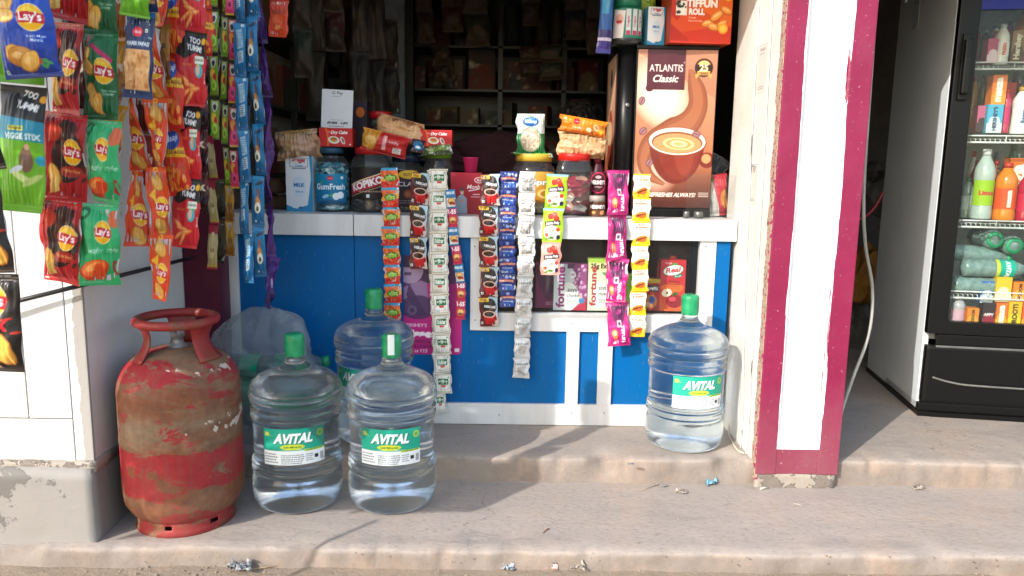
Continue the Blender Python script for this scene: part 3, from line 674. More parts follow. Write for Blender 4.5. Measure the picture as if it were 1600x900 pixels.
def yumm(kind, w=.11, h=.165):
    if kind == 'red':
        a = Art(w, h, 'c8202c'); a.poly([(0, 1), (1, 1), (1, .66), (.62, .72), (.3, .63), (0, .7)], '17141a'); a.text('TOO', .62, .88, .36, 'f4f4f4', rot=-6, bold=.05); a.text('YUMM!', .6, .78, .5, 'f4f4f4', rot=-6, bold=.05)
        a.ell(.9, .88, .08, .07, 'f0b428'); a.rect(.62, .58, .9, .68, 'e8efe0'); a.text('KARARE', .76, .63, .24, '2a3a20'); a.rect(.66, .55, .86, .58, '52a83a')
        a.ell(.75, .48, .13, .13, '3fb4c0'); a.ell(.72, .5, .06, .12, 'e8b898')
        for i in range(5): a.ell(.35+.12*(i % 3), .34-.05*i, .2, .05, 'e8843c', 20*i-30); a.ell(.35+.12*(i % 3), .345-.05*i, .15, .02, 'f8b070', 20*i-30)
        a.text('flavour', .95, .4, .22, 'f0e0d8', rot=90); a.text('MUNCHY', .4, .56, .3, 'f0a030')
    elif kind == 'veg':
        a = Art(w, h*1.35, '6cae22'); a.poly([(0, 1), (1, 1), (1, .72), (0, .76)], '1b1c20'); a.text('TOO', .68, .93, .3, 'f0f0f0', rot=-8, bold=.05); a.text('YUMM!', .66, .84, .5, 'f0f0f0', rot=-8, bold=.05); a.ell(.95, .9, .06, .06, 'f0a428')
        a.poly([(0, .76), (1, .72), (1, .56), (0, .58)], '1c8aa8'); a.rect(.3, .645, .66, .68, 'e8d840'); a.text('Multigrain', .48, .662, .3, '304010'); a.text('VEGGIE STIX', .6, .6, .72, 'f4f6e8', bold=.04)
        a.ell(.7, .42, .12, .2, '7a5a48'); a.ell(.72, .52, .05, .05, 'd8a888'); a.ell(.5, .34, .16, .05, 'c8d0d8', 20); a.ell(.6, .28, .2, .06, 'ccd890', -20); a.ell(.78, .26, .2, .05, 'b8c870', 30); a.ell(.94, .42, .09, .08, '2a9ab0')
        a.vgrad('6cae22', '5a9a1c', 0, .1)
    elif kind == 'mask':
        a = Art(w, h, 'd8321c'); a.vgrad('e04818', 'c81e20'); a.rect(0, .58, 1, .72, 'eab01c'); a.text('SPECIAL MASALA', .5, .65, .86, '5a2010'); a.ell(.4, .82, .3, .2, '2848a0'); a.text('Balaji', .42, .84, .4, 'ffffff', rot=10)
        for i in range(6): a.ell(.3+.16*(i % 3), .4-.06*i, .2, .06, 'e07a24', 35*i)
        a.speck(12, ['f2a040', 'b84a14'], (.04, .1), (.1, .1, .9, .5), 2)
    return a
def papad():
    a = Art(.135, .235, '14305c'); a.rect(.08, .1, .94, .56, 'd6a36c'); a.speck(60, ['c8905a', 'e2b682', 'b87c48'], (.02, .07), (.1, .12, .92, .54), 4, 1.3)
    for i in range(12): a.poly([(.1+.07*i, .12), (.115+.07*i, .12), (.16+.07*i-.05*(i % 3), .54), (.15+.07*i-.05*(i % 3), .54)], 'a8703c', .5)
    a.rect(0, .93, 1, 1, '2a6aa0'); a.ell(.52, .76, .16, .1, 'c81830'); a.ell(.52, .76, .14, .085, 'd82a40', 0); a.text('Haldi', .52, .76, .18, 'ffffff'); a.text('PUNJABI PAPAD', .52, .62, .8, 'e8eef4', bold=.03)
    a.rect(.76, .76, .84, .8, 'e8e8e8'); a.rect(.78, .77, .82, .79, '2a8a3a'); a.text('200g', .9, .7, .1, 'ffffff'); a.speck(14, 'dfe8f0', (.01, .02), (.1, .85, .9, .92), 2)
    return a
def candy(kind):
    a = Art(.052, .125, {'g': '7ba428', 'p': 'd83460', 'w': 'a89660'}[kind], .0017)
    if kind == 'w':
        a.rect(0, .8, 1, 1, '9a1830'); a.text('Milk', .5, .45, .6, '8a1c28', rot=90, bold=.03); a.rect(0, 0, 1, .06, '9a1830'); a.ell(.5, .55, .36, .7, 'c8b688'); a.text('Stick', .52, .45, .42, '6a3018', h=.1, rot=0); a.rect(0, .06, 1, .12, 'b8a040'); return a
    a.rect(0, .9, 1, 1, '2a2410'); a.text('Sweet', .5, .87, .7, 'f0e8a0'); a.ell(.5, .76, .32, .28, 'e9e3d6', wob=.12); a.ell(.5, .74, .2, .16, '3a3430', wob=.15)
    a.ell(.4, .5, .28, .3, 'f0c83c' if kind == 'g' else 'f2a83c', 20, wob=.1); a.ell(.62, .42, .2, .25, 'cf2c2c', 0); a.ell(.5, .26, .32, .3, 'b6e04a' if kind == 'g' else 'e8508a', 0); a.ell(.5, .24, .16, .14, '88b020' if kind == 'g' else '80163a'); a.rect(0, 0, 1, .05, '5a6a10' if kind == 'g' else 'c8a020'); return a
def shampoo_blue(lab=True):
    a = Art(.058, .17, '1078ac', .0019); a.vgrad('127cb0', '0a5c8c', 0, 1)
    if lab:
        a.poly([(.2, .86), (.7, .9), (.78, .56), (.3, .5)], '9cb8c8'); a.fine(.26, .56, .72, .84, 7, '3a7a9a', 3); a.poly([(.28, .46), (.74, .5), (.76, .28), (.34, .24)], 'a8bcc8'); a.fine(.34, .28, .72, .46, 5, '4a5a6a', 5); a.rect(.6, .93, .84, .98, 'cfdfe8')
        a.ell(.4, .12, .3, .06, '145c84', 20)
    else:
        a.ell(.5, .48, .2, .34, 'c9803a', 12); a.ell(.5, .38, .24, .3, 'e8dcc0'); a.ell(.5, .36, .1, .14, '3a4a50'); a.rect(.44, .58, .6, .74, 'a8542a'); a.ell(.6, .86, .34, .1, '14344c', 20); a.rect(.3, .1, .42, .14, 'dfe8ee')
    a.rect(0, .0, 1, .02, '0b5c8c'); return a
def purple():
    a = Art(.06, .2, '3a1064', .002); a.vgrad('44147a', '2c0c50'); a.text('CADBURY', .5, .5, .62, 'e2d8f0', h=None, rot=90, bold=.03); a.speck(20, ['6428a0', '200840', '7c3cb4'], (.03, .09), (0, 0, 1, 1), 5); return a
def eno():
    a = Art(.07, .14, 'c83a1c', .0019); a.vgrad('b82c18', 'd8481e'); a.text('ENO', .5, .66, .6, '2a1008', bold=.0, out='e88a50', ow=.02); a.ell(.5, .45, .3, .3, 'e0682c', al=.6); a.ell(.5, .26, .18, .12, 'e8905a', 20); a.text('dur', .5, .9, .3, 'f4d8c8'); return a
# ---- small sachets hung on the counter
def milan():
    a = Art(.068, .062, 'e2682a', .0016); a.rect(0, 0, 1, .45, 'cc2418'); a.poly([(0, .5), (.5, .62), (1, .74), (1, .45), (0, .3)], 'e8a030'); a.rect(0, .86, 1, 1, '2a94c4'); a.rect(.88, .88, .96, .98, 'e0eef4')
    a.text('Nature', .45, .74, .3, 'a82c10'); a.ell(.52, .5, .36, .16, '2f6a24', 0, wob=.05); a.text('\u092e\u093f\u0932\u0928', .52, .5, .56, 'b8d860', bold=.04); a.text('Special', .5, .22, .2, 'f4d060'); a.speck(8, 'f0c040', (.015, .03), (.1, .08, .9, .3), 1); return a
def nescafe():
    a = Art(.074, .108, '5e1420', .0015); a.poly([(.5, 1), (1, 1), (1, .3), (.8, .55), (.4, .9)], 'a9c4d0'); a.poly([(.75, .6), (1, .3), (1, .02), (.85, .02)], 'c9b4aa')
    a.ell(.5, .7, .4, .36, '120c0e'); a.ell(.55, .64, .38, .3, '1c1214'); a.rect(0, .84, .5, .96, 'e8b820'); a.text('\u20b910/-', .25, .9, .34, '3a2408', bold=.03)
    a.text('NESCAF\u00c9', .58, .68, .62, 'f2f2f2', rot=-8, bold=.05); a.text('CLASSIC', .66, .59, .3, 'd8a088', rot=-8)
    a.poly([(.2, .42), (.86, .4), (.76, .1), (.36, .08)], 'c0181e'); a.ell(.86, .3, .12, .13, 'c0181e', 0); a.ell(.86, .3, .06, .07, '5e1420', 0); a.ell(.52, .43, .35, .16, 'e0b8a4', -3); a.ell(.52, .43, .28, .115, '1c0c08', -3); a.ell(.44, .46, .1, .03, '5a3420')
    a.rect(.08, .1, .2, .18, 'f0f0f0'); a.rect(.11, .12, .17, .16, '2a8a3a'); a.rect(.7, .04, .95, .07, 'd8c8c0'); return a
def shikhar(dev):
    a = Art(.072, .074, 'd8d4c8', .0014); a.rect(.06, .06, .94, .94, '8a7a50'); a.rect(.085, .085, .915, .915, 'e2e0d8')
    a.rect(.2, .44, .8, .74, '1c6a3c'); a.text('\u0936\u093f\u0916\u0930' if dev else 'Shikhar', .5, .59, .54, 'f2f4ee', h=.22, bold=.04, shear=0); a.poly([(.36, .42), (.68, .42), (.62, .32), (.4, .32)], 'c83838'); a.rect(.78, .78, .86, .86, '4a9a5a'); a.rect(.2, .18, .8, .2, 'c0bcb0'); return a
def cookie(k):
    a = Art(.052, .085, ['b8204c', '1c6a9c'][k], .0017); a.rect(.06, .1, .94, .56, 'c02850' if k == 0 else 'd8d2cc'); a.ell(.5, .38, .36, .3, 'c07a30', wob=.08); a.ell(.5, .42, .26, .18, 'e8ba70'); a.ell(.5, .3, .2, .12, '7a3a18'); a.ell(.78, .26, .14, .12, 'c03028')
    a.rect(0, .66, 1, 1, ['b0184c', '2478a8'][k]); a.text(['1-55', 'BIG-55'][k], .5, .82, .78, 'f4eef0', bold=.05); return a
def bluesach():
    a = Art(.072, .078, '142c78', .0016); a.poly([(.2, .3), (.9, .36), (.8, .08), (.3, .05)], '2454a8'); a.poly([(.06, .62), (.5, .72), (.95, .62), (.92, .5), (.5, .56), (.08, .5)], 'b05038'); a.text('KAMLA PASAND', .5, .6, .78, 'f0dcc8', h=.09); a.ell(.5, .82, .12, .09, '8aa0d8'); a.text('PREMIUM', .5, .36, .56, 'dfe4f0', h=.06, bold=.03); a.speck(10, '3a62c0', (.02, .06), (.1, .05, .9, .3), 2); a.rect(0, .0, 1, .05, '0c1c50'); return a
def leidos():
    a = Art(.068, .086, 'c2c2c2', .0015); a.rect(0, .0, 1, .06, 'aeaeae'); a.rect(.08, .12, .92, .9, 'cfcfcf'); a.text('LEIDOS', .5, .7, .8, '3c4c54', h=.1, bold=.02); a.poly([(.25, .6), (.8, .6), (.7, .2), (.3, .2)], 'b2b0ae'); return a
def leidos2():
    a = Art(.068, .086, 'd6d6d6', .0015); a.rect(0, .0, 1, .06, 'b8b8b8'); a.text('SEIDOS', .52, .66, .8, '5a5e60', h=.1, bold=.0); a.poly([(.2, .55), (.85, .55), (.8, .12), (.2, .15)], '9a9894'); a.speck(12, ['8a8886', 'c8c6c4'], (.05, .12), (.25, .15, .8, .5), 3); return a
def jojoba(g):
    bg = '98c41c' if g else 'e8a294'; a = Art(.098, .125, bg, .0017); a.rect(0, .93, 1, 1, '8ac0d0' if g else 'e0988c'); a.poly([(.3, .93), (.5, .93), (.2, .6), (.1, .7)], 'b8d848' if g else 'f0b8a8')
    a.ell(.42, .76, .14, .11, 'c0281c'); a.ell(.62, .8, .15, .12, 'd0301e'); a.ell(.7, .7, .14, .11, 'b82418'); a.ell(.6, .82, .05, .03, 'f08060'); a.poly([(.14, .6), (.86, .66), (.88, .52), (.16, .46)], '2a1c34')
    a.text('Jojoba Poly', .52, .56, .64, 'f2f0ee', rot=4, bold=.05); a.ell(.48, .28, .4, .28, 'ece6d8', wob=.03); a.text('Grey', .5, .34, .3, '4a3a34', rot=8, shear=.3); a.ell(.78, .38, .09, .08, 'c84028'); a.ell(.24, .22, .09, .07, 'd8604a'); a.ell(.8, .16, .09, .09, '2a2848'); a.ell(.5, .14, .12, .05, '5a8a30'); a.ell(.3, .1, .1, .04, '6a9a38', 20); return a
def tiffun_strip():
    a = Art(.088, .145, 'b81c74', .0018); a.vgrad('b01870', 'c4207c'); a.poly([(.2, .92), (.9, .92), (.72, .5), (.5, .62), (.3, .55)], '5c2452'); a.ell(.5, .78, .14, .1, '9a3078', 30); a.rect(.42, .44, .62, .58, 'e8e4e8'); a.rect(.46, .47, .58, .55, '5a4a5a')
    a.text('TIFFUN', .66, .28, .62, 'f4f0f4', h=None, rot=-90, bold=.06); a.ell(.3, .28, .13, .2, 'e0844a', 10, wob=.1); a.ell(.3, .3, .08, .1, 'f2b890', 10); a.rect(.25, .06, .36, .1, 'e8d0e0'); a.rect(0, 0, 1, .06, 'a01464'); return a
def hotdog():
    a = Art(.066, .096, 'e9e4d4', .0015); a.rect(0, .0, 1, .22, 'e8bc18'); a.poly([(0, .22), (1, .22), (1, .36), (0, .28)], 'f0d050'); a.rect(0, .93, 1, 1, 'f0c828'); a.text('FRUIT', .5, .86, .36, 'c83a20', bold=.03); a.text('BURGERS', .5, .76, .66, 'b8401c', bold=.05, h=.07); a.fine(.3, .56, .7, .7, 3, 'a8a094', 2)
    a.ell(.5, .3, .33, .17, 'a8481c', 18); a.ell(.48, .34, .3, .1, 'd8843a', 18); a.ell(.5, .3, .27, .05, '6a2410', 18); a.ell(.62, .22, .2, .1, 'c06828', 18); return a
# ---- cartons and labels
def drycake():
    a = Art(.115, .063, 'c21c20', .0013); a.ell(.1, .3, .2, .5, 'dc6a18'); a.ell(.08, .3, .16, .45, 'c21c20'); a.text('Dry Cake', .6, .74, .5, 'f6f2ee', bold=.05, shear=.25); a.ell(.28, .78, .07, .05, 'e84a30'); a.text('Britannia', .28, .78, .12, 'f4e0d8')
    a.ell(.44, .36, .17, .11, 'ece4dc', -8); a.ell(.44, .38, .11, .07, 'd8963c', -8); a.ell(.44, .42, .09, .035, 'b86820', -8); a.ell(.7, .34, .06, .12, 'e8e0dc', 25); a.ell(.71, .34, .03, .08, '9a5a3a', 25); a.rect(.9, .1, .94, .16, 'f0e8e0'); return a
def tiffun_box():
    a = Art(.235, .17, 'd84a1a', .0016); a.poly([(0, 1), (.55, 1), (.1, .4), (0, .5)], 'c22c18'); a.poly([(0, .0), (.4, .0), (.0, .35)], 'b8281a'); a.poly([(.2, .2), (1, .35), (1, 0), (.35, 0)], 'cc3018'); a.poly([(.5, 1), (1, 1), (1, .3), (.5, .6)], 'e8641c')
    a.rect(.08, .5, .26, .76, 'ece8dc'); a.speck(14, '2a2620', (.012, .03), (.1, .54, .24, .74), 5); a.text('TIFFUN', .5, .72, .5, 'f6efe6', bold=.06, h=.15); a.text('ROLL', .42, .57, .26, 'f6efe6', bold=.06, h=.12); a.text('Orange', .35, .46, .12, 'f0d8c8', h=.04); a.text('flavoured cake', .4, .41, .22, 'f0d8c8', h=.035)
    a.ell(.92, .9, .09, .09, 'f0c020'); a.text('10/-', .92, .9, .09, '402008', bold=.04)
    for (x, y, s_, r_) in ((.6, .36, .1, 10), (.75, .5, .12, 30), (.9, .6, .1, -20), (.7, .3, .1, -10), (.84, .36, .09, 20)):
        a.ell(x, y, s_, s_*.5, 'b85a18', r_); a.ell(x, y+.01, s_*.9, s_*.4, 'f0983c', r_); a.ell(x, y+.02, s_*.6, s_*.15, 'f8c078', r_)
    a.ell(.86, .28, .08, .07, 'f4a020'); a.ell(.86, .28, .055, .045, 'f8c84a'); return a
def amul(w=.085, h=.175):
    a = Art(w, h, 'e6eaee', .0015); a.poly([(1, 0), (1, 1), (.88, 1), (.94, .6), (.8, .12), (.4, .05), (0, .12), (0, 0)], '2a8fc0'); a.rect(.16, .8, .84, .96, '8a8c96'); a.rect(.18, .81, .82, .95, 'e6eaee'); a.text('\u0905\u092e\u0942\u0932', .5, .9, .5, 'c0182c', h=.075, bold=.05); a.text('Taaza', .5, .83, .28, '3a8ac0')
    a.rect(.24, .765, .76, .785, '6a7a8a'); a.ell(.5, .45, .25, .4, 'd4e4f0'); a.text('MILK', .5, .48, .4, '2a6aa8', bold=.04); a.text('500 ml', .5, .36, .26, '5a7a98'); a.ell(.3, .08, .08, .04, 'e8f0f4'); a.ell(.55, .07, .1, .04, '1c6a98'); return a
def manb():
    a = Art(.125, .155, 'a0182c', .0015); a.vgrad('ac1c30', '8e1426'); a.ell(.92, .82, .16, .09, 'e8dcdc'); a.ell(.92, .82, .13, .065, 'b81c2c'); a.text('Brit', .92, .82, .14, 'f4eeee', bold=.03); a.text('Monb', .74, .66, .42, 'f4eaea', bold=.02, shear=.2, h=.1); a.poly([(.56, .57), (.92, .62), (.92, .6), (.6, .55)], 'f0e4e4'); a.rect(.72, .47, .94, .49, 'e8c8c8'); a.rect(.66, .41, .94, .43, 'e0b8b8')
    a.poly([(.16, .02), (.18, .36), (.28, .46), (.42, .46), (.52, .38), (.54, .02)], '92a2b0'); a.ell(.37, .54, .065, .085, 'c09080'); a.ell(.37, .6, .07, .05, '4a4440'); a.ell(.37, .5, .04, .04, 'c8c0b8'); a.ell(.35, .32, .07, .05, 'c09080', 30); return a
def machine_front():
    a = Art(.292, .588, 'e8a070', .0022); a.vgrad('c39478', 'a06242', .3, 1); a.vgrad('a06242', '3e100c', .0, .3); a.poly([(0, .98), (1, .7), (1, 1), (0, 1)], '96543c', .4)
    for k in range(14): a.ell(.3, .72, .36-.02*k, .5-.03*k, (226, 194+3*k, 170+4*k), 30, .22)
    for k in range(10): a.ell(.28, .22, .3-.02*k, .3-.02*k, (226, 180+2*k, 150+4*k), 0, .14)
    # the rising swirl
    L, Rr = [], []
    ctr = [(.66, .88), (.74, .78), (.78, .68), (.74, .6), (.62, .53), (.42, .48), (.22, .42), (.13, .34), (.14, .26), (.22, .2), (.4, .15)]
    wd_ = [.02, .10, .12, .14, .17, .15, .12, .09, .08, .06, .02]
    cp = spline([(x, y, 0) for x, y in ctr], 10); wp = spline([(w_, 0, 0) for w_ in wd_], 10)
    for sc_, c in ((1.0, '7c4228'), (.8, '8a4c30'), (.5, '9a5c3e')):
        L, Rr = [], []
        for i, p in enumerate(cp):
            q = cp[min(i+1, len(cp)-1)]-cp[max(i-1, 0)]; nrm = Vector((-q.y*2, q.x*.5, 0)).normalized(); ww = wp[i].x*sc_
            L.append((p.x+nrm.x*ww, p.y+nrm.y*ww*.55)); Rr.append((p.x-nrm.x*ww, p.y-nrm.y*ww*.55))
        a.poly(L+Rr[::-1], c)
    a.rect(.12, .75, .6, 1.0, '4a1024'); a.ell(.16, .76, .05, .045, '4a1024'); a.text('ATLANTIS', .36, .885, .42, 'f4ece4', h=.045, bold=.005); a.text('Classic', .36, .82, .32, 'f4ece4', h=.045, bold=.02, shear=.3); a.text('\u00ae', .585, .92, .02, 'f4ece4')
    a.ell(.83, .89, .115, .115, '3a1c10'); a.ell(.83, .89, .09, .09, 'd8b070'); a.rect(.72, .87, .94, .91, '2a120c'); a.text('25', .83, .89, .11, 'f0d8a8', bold=.04); a.rect(.75, .845, .91, .866, 'c89850'); a.text('YEARS', .83, .856, .12, '2a120c'); a.poly([(.72, .85), (.78, .85), (.74, .82)], 'c89850'); a.poly([(.88, .85), (.94, .85), (.92, .82)], 'c89850')
    # cup
    pass
    bowl = [(.54+.35*math.cos(t_), .425+.27*math.sin(t_)) for t_ in (math.pi*(1+k/24) for k in range(25))]; a.poly(bowl, '6a1c12'); a.poly([(.54+(x-.54)*.8+.03, .425+(y-.425)*.9) for x, y in bowl], '762418'); a.poly([(.54+(x-.54)*.4+.1, .425+(y-.425)*.8) for x, y in bowl], '843022')
    a.ell(.93, .31, .1, .1, '6a1c14', 30); a.ell(.92, .32, .06, .06, 'd88a5c', 30)
    a.ell(.54, .425, .375, .185, '7a3018', -2); a.ell(.54, .428, .36, .172, 'f2e6da', -2); a.ell(.54, .42, .325, .14, '7c4826', -2); a.ell(.54, .415, .305, .125, 'bd8858', -2)
    for rr, c in ((.2, 'e8bc84'), (.16, 'cf8c4c'), (.11, 'f0cc9c'), (.06, 'd89a58')): a.ell(.56, .412, rr, rr*.38, c, -4)
    for x, y, r_ in ((.07, .68, 70), (.1, .49, 45), (.78, .475, -15), (.2, .29, 60)):
        a.ell(x, y, .055, .042, '5a3440', r_); a.ell(x, y, .045, .032, '9a6a70', r_); a.ell(x, y, .045, .006, '4a2430', r_)
    a.text('REFRESHES ALWAYS!', .5, .085, .62, 'f0e4dc', h=.028, shear=.3, bold=.03)
    for k in range(3): a.rect(.02, .075+k*.011, .16, .079+k*.011, 'e0c8bc'); a.rect(.84, .075+k*.011, .97, .079+k*.011, 'e0c8bc')
    return a
def machine_side():
    a = Art(.30, .588, 'c87850', .004); a.vgrad('e8c0a0', '9a3a20'); a.ell(.5, .8, .3, .3, 'f0d8c0', al=.5); a.ell(.5, .45, .3, .4, '9a3c20'); a.ell(.5, .5, .26, .16, 'e8c090'); a.ell(.5, .87, .12, .12, '3a1c10'); a.ell(.2, .6, .2, .5, 'f0d0b0', al=.5); return a
def avital(s_=1.0):
    a = Art(.15*s_, .085*s_, 'dfe6ea', .0011); a.rect(0, .4, 1, 1, '12a088'); a.poly([(.0, .4), (.5, .44), (1, .4), (1, .34), (.5, .38), (0, .34)], 'e9eef0'); a.rect(0, .4, 1, .42, '0f9078')
    a.text('AVITAL', .5, .72, .62, '06584c', h=.28, bold=.05, shear=.3); a.text('AVITAL', .488, .735, .62, 'f4f8f6', h=.28, bold=.05, shear=.3); a.text('20', .07, .85, .08, 'e8e030', bold=.05); a.text('Ltr', .13, .82, .04, 'e8e030')
    a.ell(.92, .82, .055, .055, 'b8c83c'); a.ell(.92, .82, .035, .035, '5ab060'); a.ell(.48, .5, .19, .045, 'c8d43a'); a.text('with Minerals', .48, .5, .28, '1c5a30', h=.05); a.rect(.66, .36, .98, .42, 'b0cc3a'); a.text('PACKAGED DRINKING WATER', .82, .39, .28, '1a4020', h=.03)
    a.fine(.02, .04, .27, .34, 4, '5a6270', 2); a.fine(.3, .02, .66, .3, 5, '4a5260', 7); a.fine(.68, .08, .8, .3, 4, '5a6270', 4); a.rect(.82, .14, .88, .24, '20242a'); a.rect(.91, .06, .98, .28, 'f4f6f8')
    for k in range(7): a.rect(.915+k*.009, .07, .919+k*.009, .27, '20242a')
    return a
def gumfresh():
    a = Art(.125, .105, '0e7ba6', .0012); a.vgrad('0f86b0', '0a6a98'); a.ell(.5, .86, .09, .06, 'c81c30'); a.text('Loutte', .5, .86, .13, 'f4f0f0'); a.text('GumFresh', .5, .58, .86, 'f2f6f8', h=.2, bold=.03); a.poly([(.18, .68), (.3, .8), (.24, .66)], '5ac04a'); a.rect(.8, .83, .88, .92, 'e8eef0')
    a.ell(.66, .26, .1, .1, 'e8f0f4'); a.ell(.79, .3, .1, .1, 'f2f6f8'); a.ell(.36, .26, .1, .05, '9ac8e0', 20); a.ell(.52, .3, .07, .03, '4aa860', 30); a.poly([(0, .05), (.5, .14), (1, .05), (1, 0), (0, 0)], '084e78'); return a
def kopiko():
    a = Art(.14, .11, '1c1412', .0012); a.poly([(0, .42), (1, .86), (1, .52), (0, .12)], 'a81c30'); a.poly([(0, .46), (1, .9), (1, .86), (0, .42)], 'e0c8a0'); a.text('KOPIKO', .5, .5, .86, 'f0ece8', rot=16, bold=.05); a.poly([(0, .08), (1, .48), (1, .46), (0, .06)], 'c8a878'); a.rect(.5, .06, .58, .16, 'e8e8e8'); a.fine(.3, .2, .9, .3, 1, 'b8a090', 3); return a
def eclairs():
    a = Art(.13, .13, '1e1620', .0013); a.ell(.58, .88, .3, .12, 'c8a028'); a.text('ROYAL', .58, .88, .3, '3a2408'); a.text('ECLAIRS', .55, .62, .78, 'd0c8cc', h=.12); a.ell(.55, .35, .14, .13, '6a3420'); a.ell(.55, .35, .09, .08, '9a5a38'); a.fine(.25, .08, .8, .2, 2, '8a8084', 2); return a
def ring():
    a = Art(.12, .11, 'c8862c', .0013); a.vgrad('d8a040', 'b07420'); a.text('Spring', .6, .64, .9, 'f2ece0', h=.22, bold=.04, out='2a5a78', ow=.04); a.ell(.6, .3, .26, .14, 'e8c070'); a.ell(.6, .3, .16, .08, 'b07420'); return a
def pouch():
    a = Art(.105, .145, 'cfd6cc', .0013); a.rect(0, 0, 1, .52, '1c6a3c'); a.ell(.5, .8, .28, .16, '1c5c98'); a.ell(.5, .82, .24, .1, '3a86c0'); a.text('Miltop', .5, .8, .4, 'f0f4f8', bold=.03); a.ell(.5, .36, .38, .43, '2a7a48'); a.ell(.5, .37, .35, .4, 'b8a890'); a.rect(.38, .93, .62, .95, '4a9a50')
    rg = random.Random(4)
    for _ in range(60):
        t_, r_ = rg.uniform(0, 6.28), rg.uniform(0, .29); x, y = .5+r_*math.cos(t_), .37+r_*math.sin(t_)*.95; a.ell(x, y, .06, .035, 'd8c8b0', rg.uniform(0, 180)); a.ell(x, y+.005, .045, .02, 'efe4d2', rg.uniform(0, 180))
    return a
def biscuit():
    a = Art(.17, .055, 'e07a12', .0013); a.vgrad('ec8a1c', 'd86c0c'); a.ell(.34, .7, .065, .065, 'b01828'); a.text('Sunfeast', .34, .7, .11, 'f4e8e8'); a.text('Vanilla', .36, .34, .2, 'f4ece0', h=.13); a.text('with jeera & nuts', .36, .2, .24, 'f4e0c8', h=.07); a.rect(.1, .72, .14, .86, 'f0f0e8'); a.poly([(.18, .5), (.22, .62), (.24, .46)], 'a84c10')
    a.ell(.7, .3, .08, .055, 'a8682c', 20); a.ell(.78, .5, .08, .05, 'e8c898', -30); a.ell(.78, .5, .05, .02, 'b87840', -30); a.ell(.9, .35, .07, .05, 'f0a830', 10); a.ell(.62, .3, .05, .05, 'e8c898', 20); a.rect(0, 0, .06, 1, 'c86a10'); return a
def syrup():
    a = Art(.07, .075, '4a1424', .0011); a.ell(.5, .5, .44, .52, 'd8285c'); a.ell(.5, .5, .39, .47, '40101c'); a.text("HERSHEY'S", .5, .52, .74, 'f0eaea', h=.2, bold=.05); a.ell(.5, .76, .16, .08, 'c8a0a8'); a.text('SYRUP', .5, .3, .4, 'e8d0d4', h=.08); return a
def spread():
    a = Art(.075, .045, '5a3420', .0011); a.rect(.08, .45, .92, .95, '3a1c14'); a.text("HERSHEY'S", .5, .7, .76, 'f0eaea', h=.3, bold=.05); a.ell(.3, .26, .1, .06, 'd89850'); a.ell(.72, .26, .13, .1, 'c89060', 20); return a
def fortune(k):
    a = Art(.125 if k else .13, .165 if k else .152, 'c8ccce' if not k else 'd6d8c0', .0014)
    if k:
        a.rect(0, .92, 1, 1, 'a8c848'); a.rect(0, .76, .9, .92, 'e8dca0'); a.text('25g Extra', .52, .845, .86, '18181c', h=.12, bold=.04); a.poly([(.5, .74), (1, .74), (1, .3), (.9, .4), (.8, .6)], '4a9a3a'); a.poly([(.6, .74), (1, .6), (1, .7), (.8, .76)], '86c060')
    else:
        a.poly([(.55, 1), (1, 1), (1, .2), (.85, .3), (.6, .7)], '8a3a70'); a.poly([(.25, 0), (1, 0), (1, .3), (.7, .1)], 'b82040'); a.rect(.4, .9, .6, 1, '5a2a58')
        rg = random.Random(7)
        for _ in range(26): x, y = rg.uniform(.62, .98), rg.uniform(.3, .95); a.ell(x, y, .07, .06, '9a4a88', rg.uniform(0, 90)); a.ell(x-.01, y+.01, .045, .035, 'd8a8c8', rg.uniform(0, 90))
        a.ell(.85, .22, .09, .08, '3a80b8'); a.ell(.82, .3, .05, .05, 'd8b0a0'); a.ell(.56, .77, .09, .09, 'f0e8ec'); a.text('15X', .56, .77, .13, '3a1c3a')
    a.ell(.45, .3, .3, .36, 'e8e8e2'); a.text('fortune', .2, .47 if k else .5, 1.02 if not k else 1.0, ['8a1c6a', 'a82c2c'][k], rot=90, bold=.035)
    a.text('soya', .56, .42, .28, '3a3c40', bold=.01); a.text('chunks', .58, .33, .34, '3a3c40', bold=.01); a.fine(.42, .14, .7, .24, 3, '70747a', 3); return a
def juice():
    a = Art(.075, .168, 'c81c2c', .0012); a.vgrad('c01a2c', 'c01a2c', .6, 1); a.vgrad('c01a2c', 'e0642c', .0, .6); a.ell(.5, .46, .44, .22, 'e8862c', al=.6); a.ell(.5, .8, .42, .24, '2a5a34', 12); a.ell(.5, .8, .39, .21, 'f0ece4', 12); a.text('Real', .5, .805, .62, 'b01824', h=.1, rot=8, bold=.03, shear=.2); a.ell(.7, .69, .2, .07, '2a6a58', 18); a.text('Fruit', .7, .69, .24, 'e8f0e8', rot=14); a.ell(.55, .92, .1, .05, '3a9a3c')
    a.text('Apple', .55, .58, .44, '4a1810', h=.055); a.rect(.2, .52, .84, .545, '8a2a10'); a.rect(.25, .485, .8, .5, '8a4a20'); a.text('Pingti', .3, .93, .26, 'f0e0e0'); a.ell(.28, .36, .2, .17, 'efe0c4', 20); a.ell(.3, .36, .05, .05, '6a4018'); a.ell(.6, .2, .33, .3, '8e1024'); a.ell(.52, .24, .14, .1, 'd84050'); a.ell(.62, .34, .14, .06, '2a6a30', 30); a.rect(.57, .32, .6, .38, '3a2010'); return a
def gpay():
    a = Art(.108, .145, 'dcdfe2', .0013); a.text('G Pay', .5, .9, .34, '4a4c50', bold=.01); a.fine(.32, .8, .68, .84, 1, '9a9ca0', 2); a.text('BHIM', .36, .14, .34, '3c3e44', h=.06, shear=.3, bold=.04); a.text('UPI', .74, .14, .24, '3c3e44', h=.06, shear=.3, bold=.04); a.fine(.25, .03, .85, .07, 1, '6a6c70', 5); a.rect(.3, .21, .7, .225, 'b0b2b6'); return a
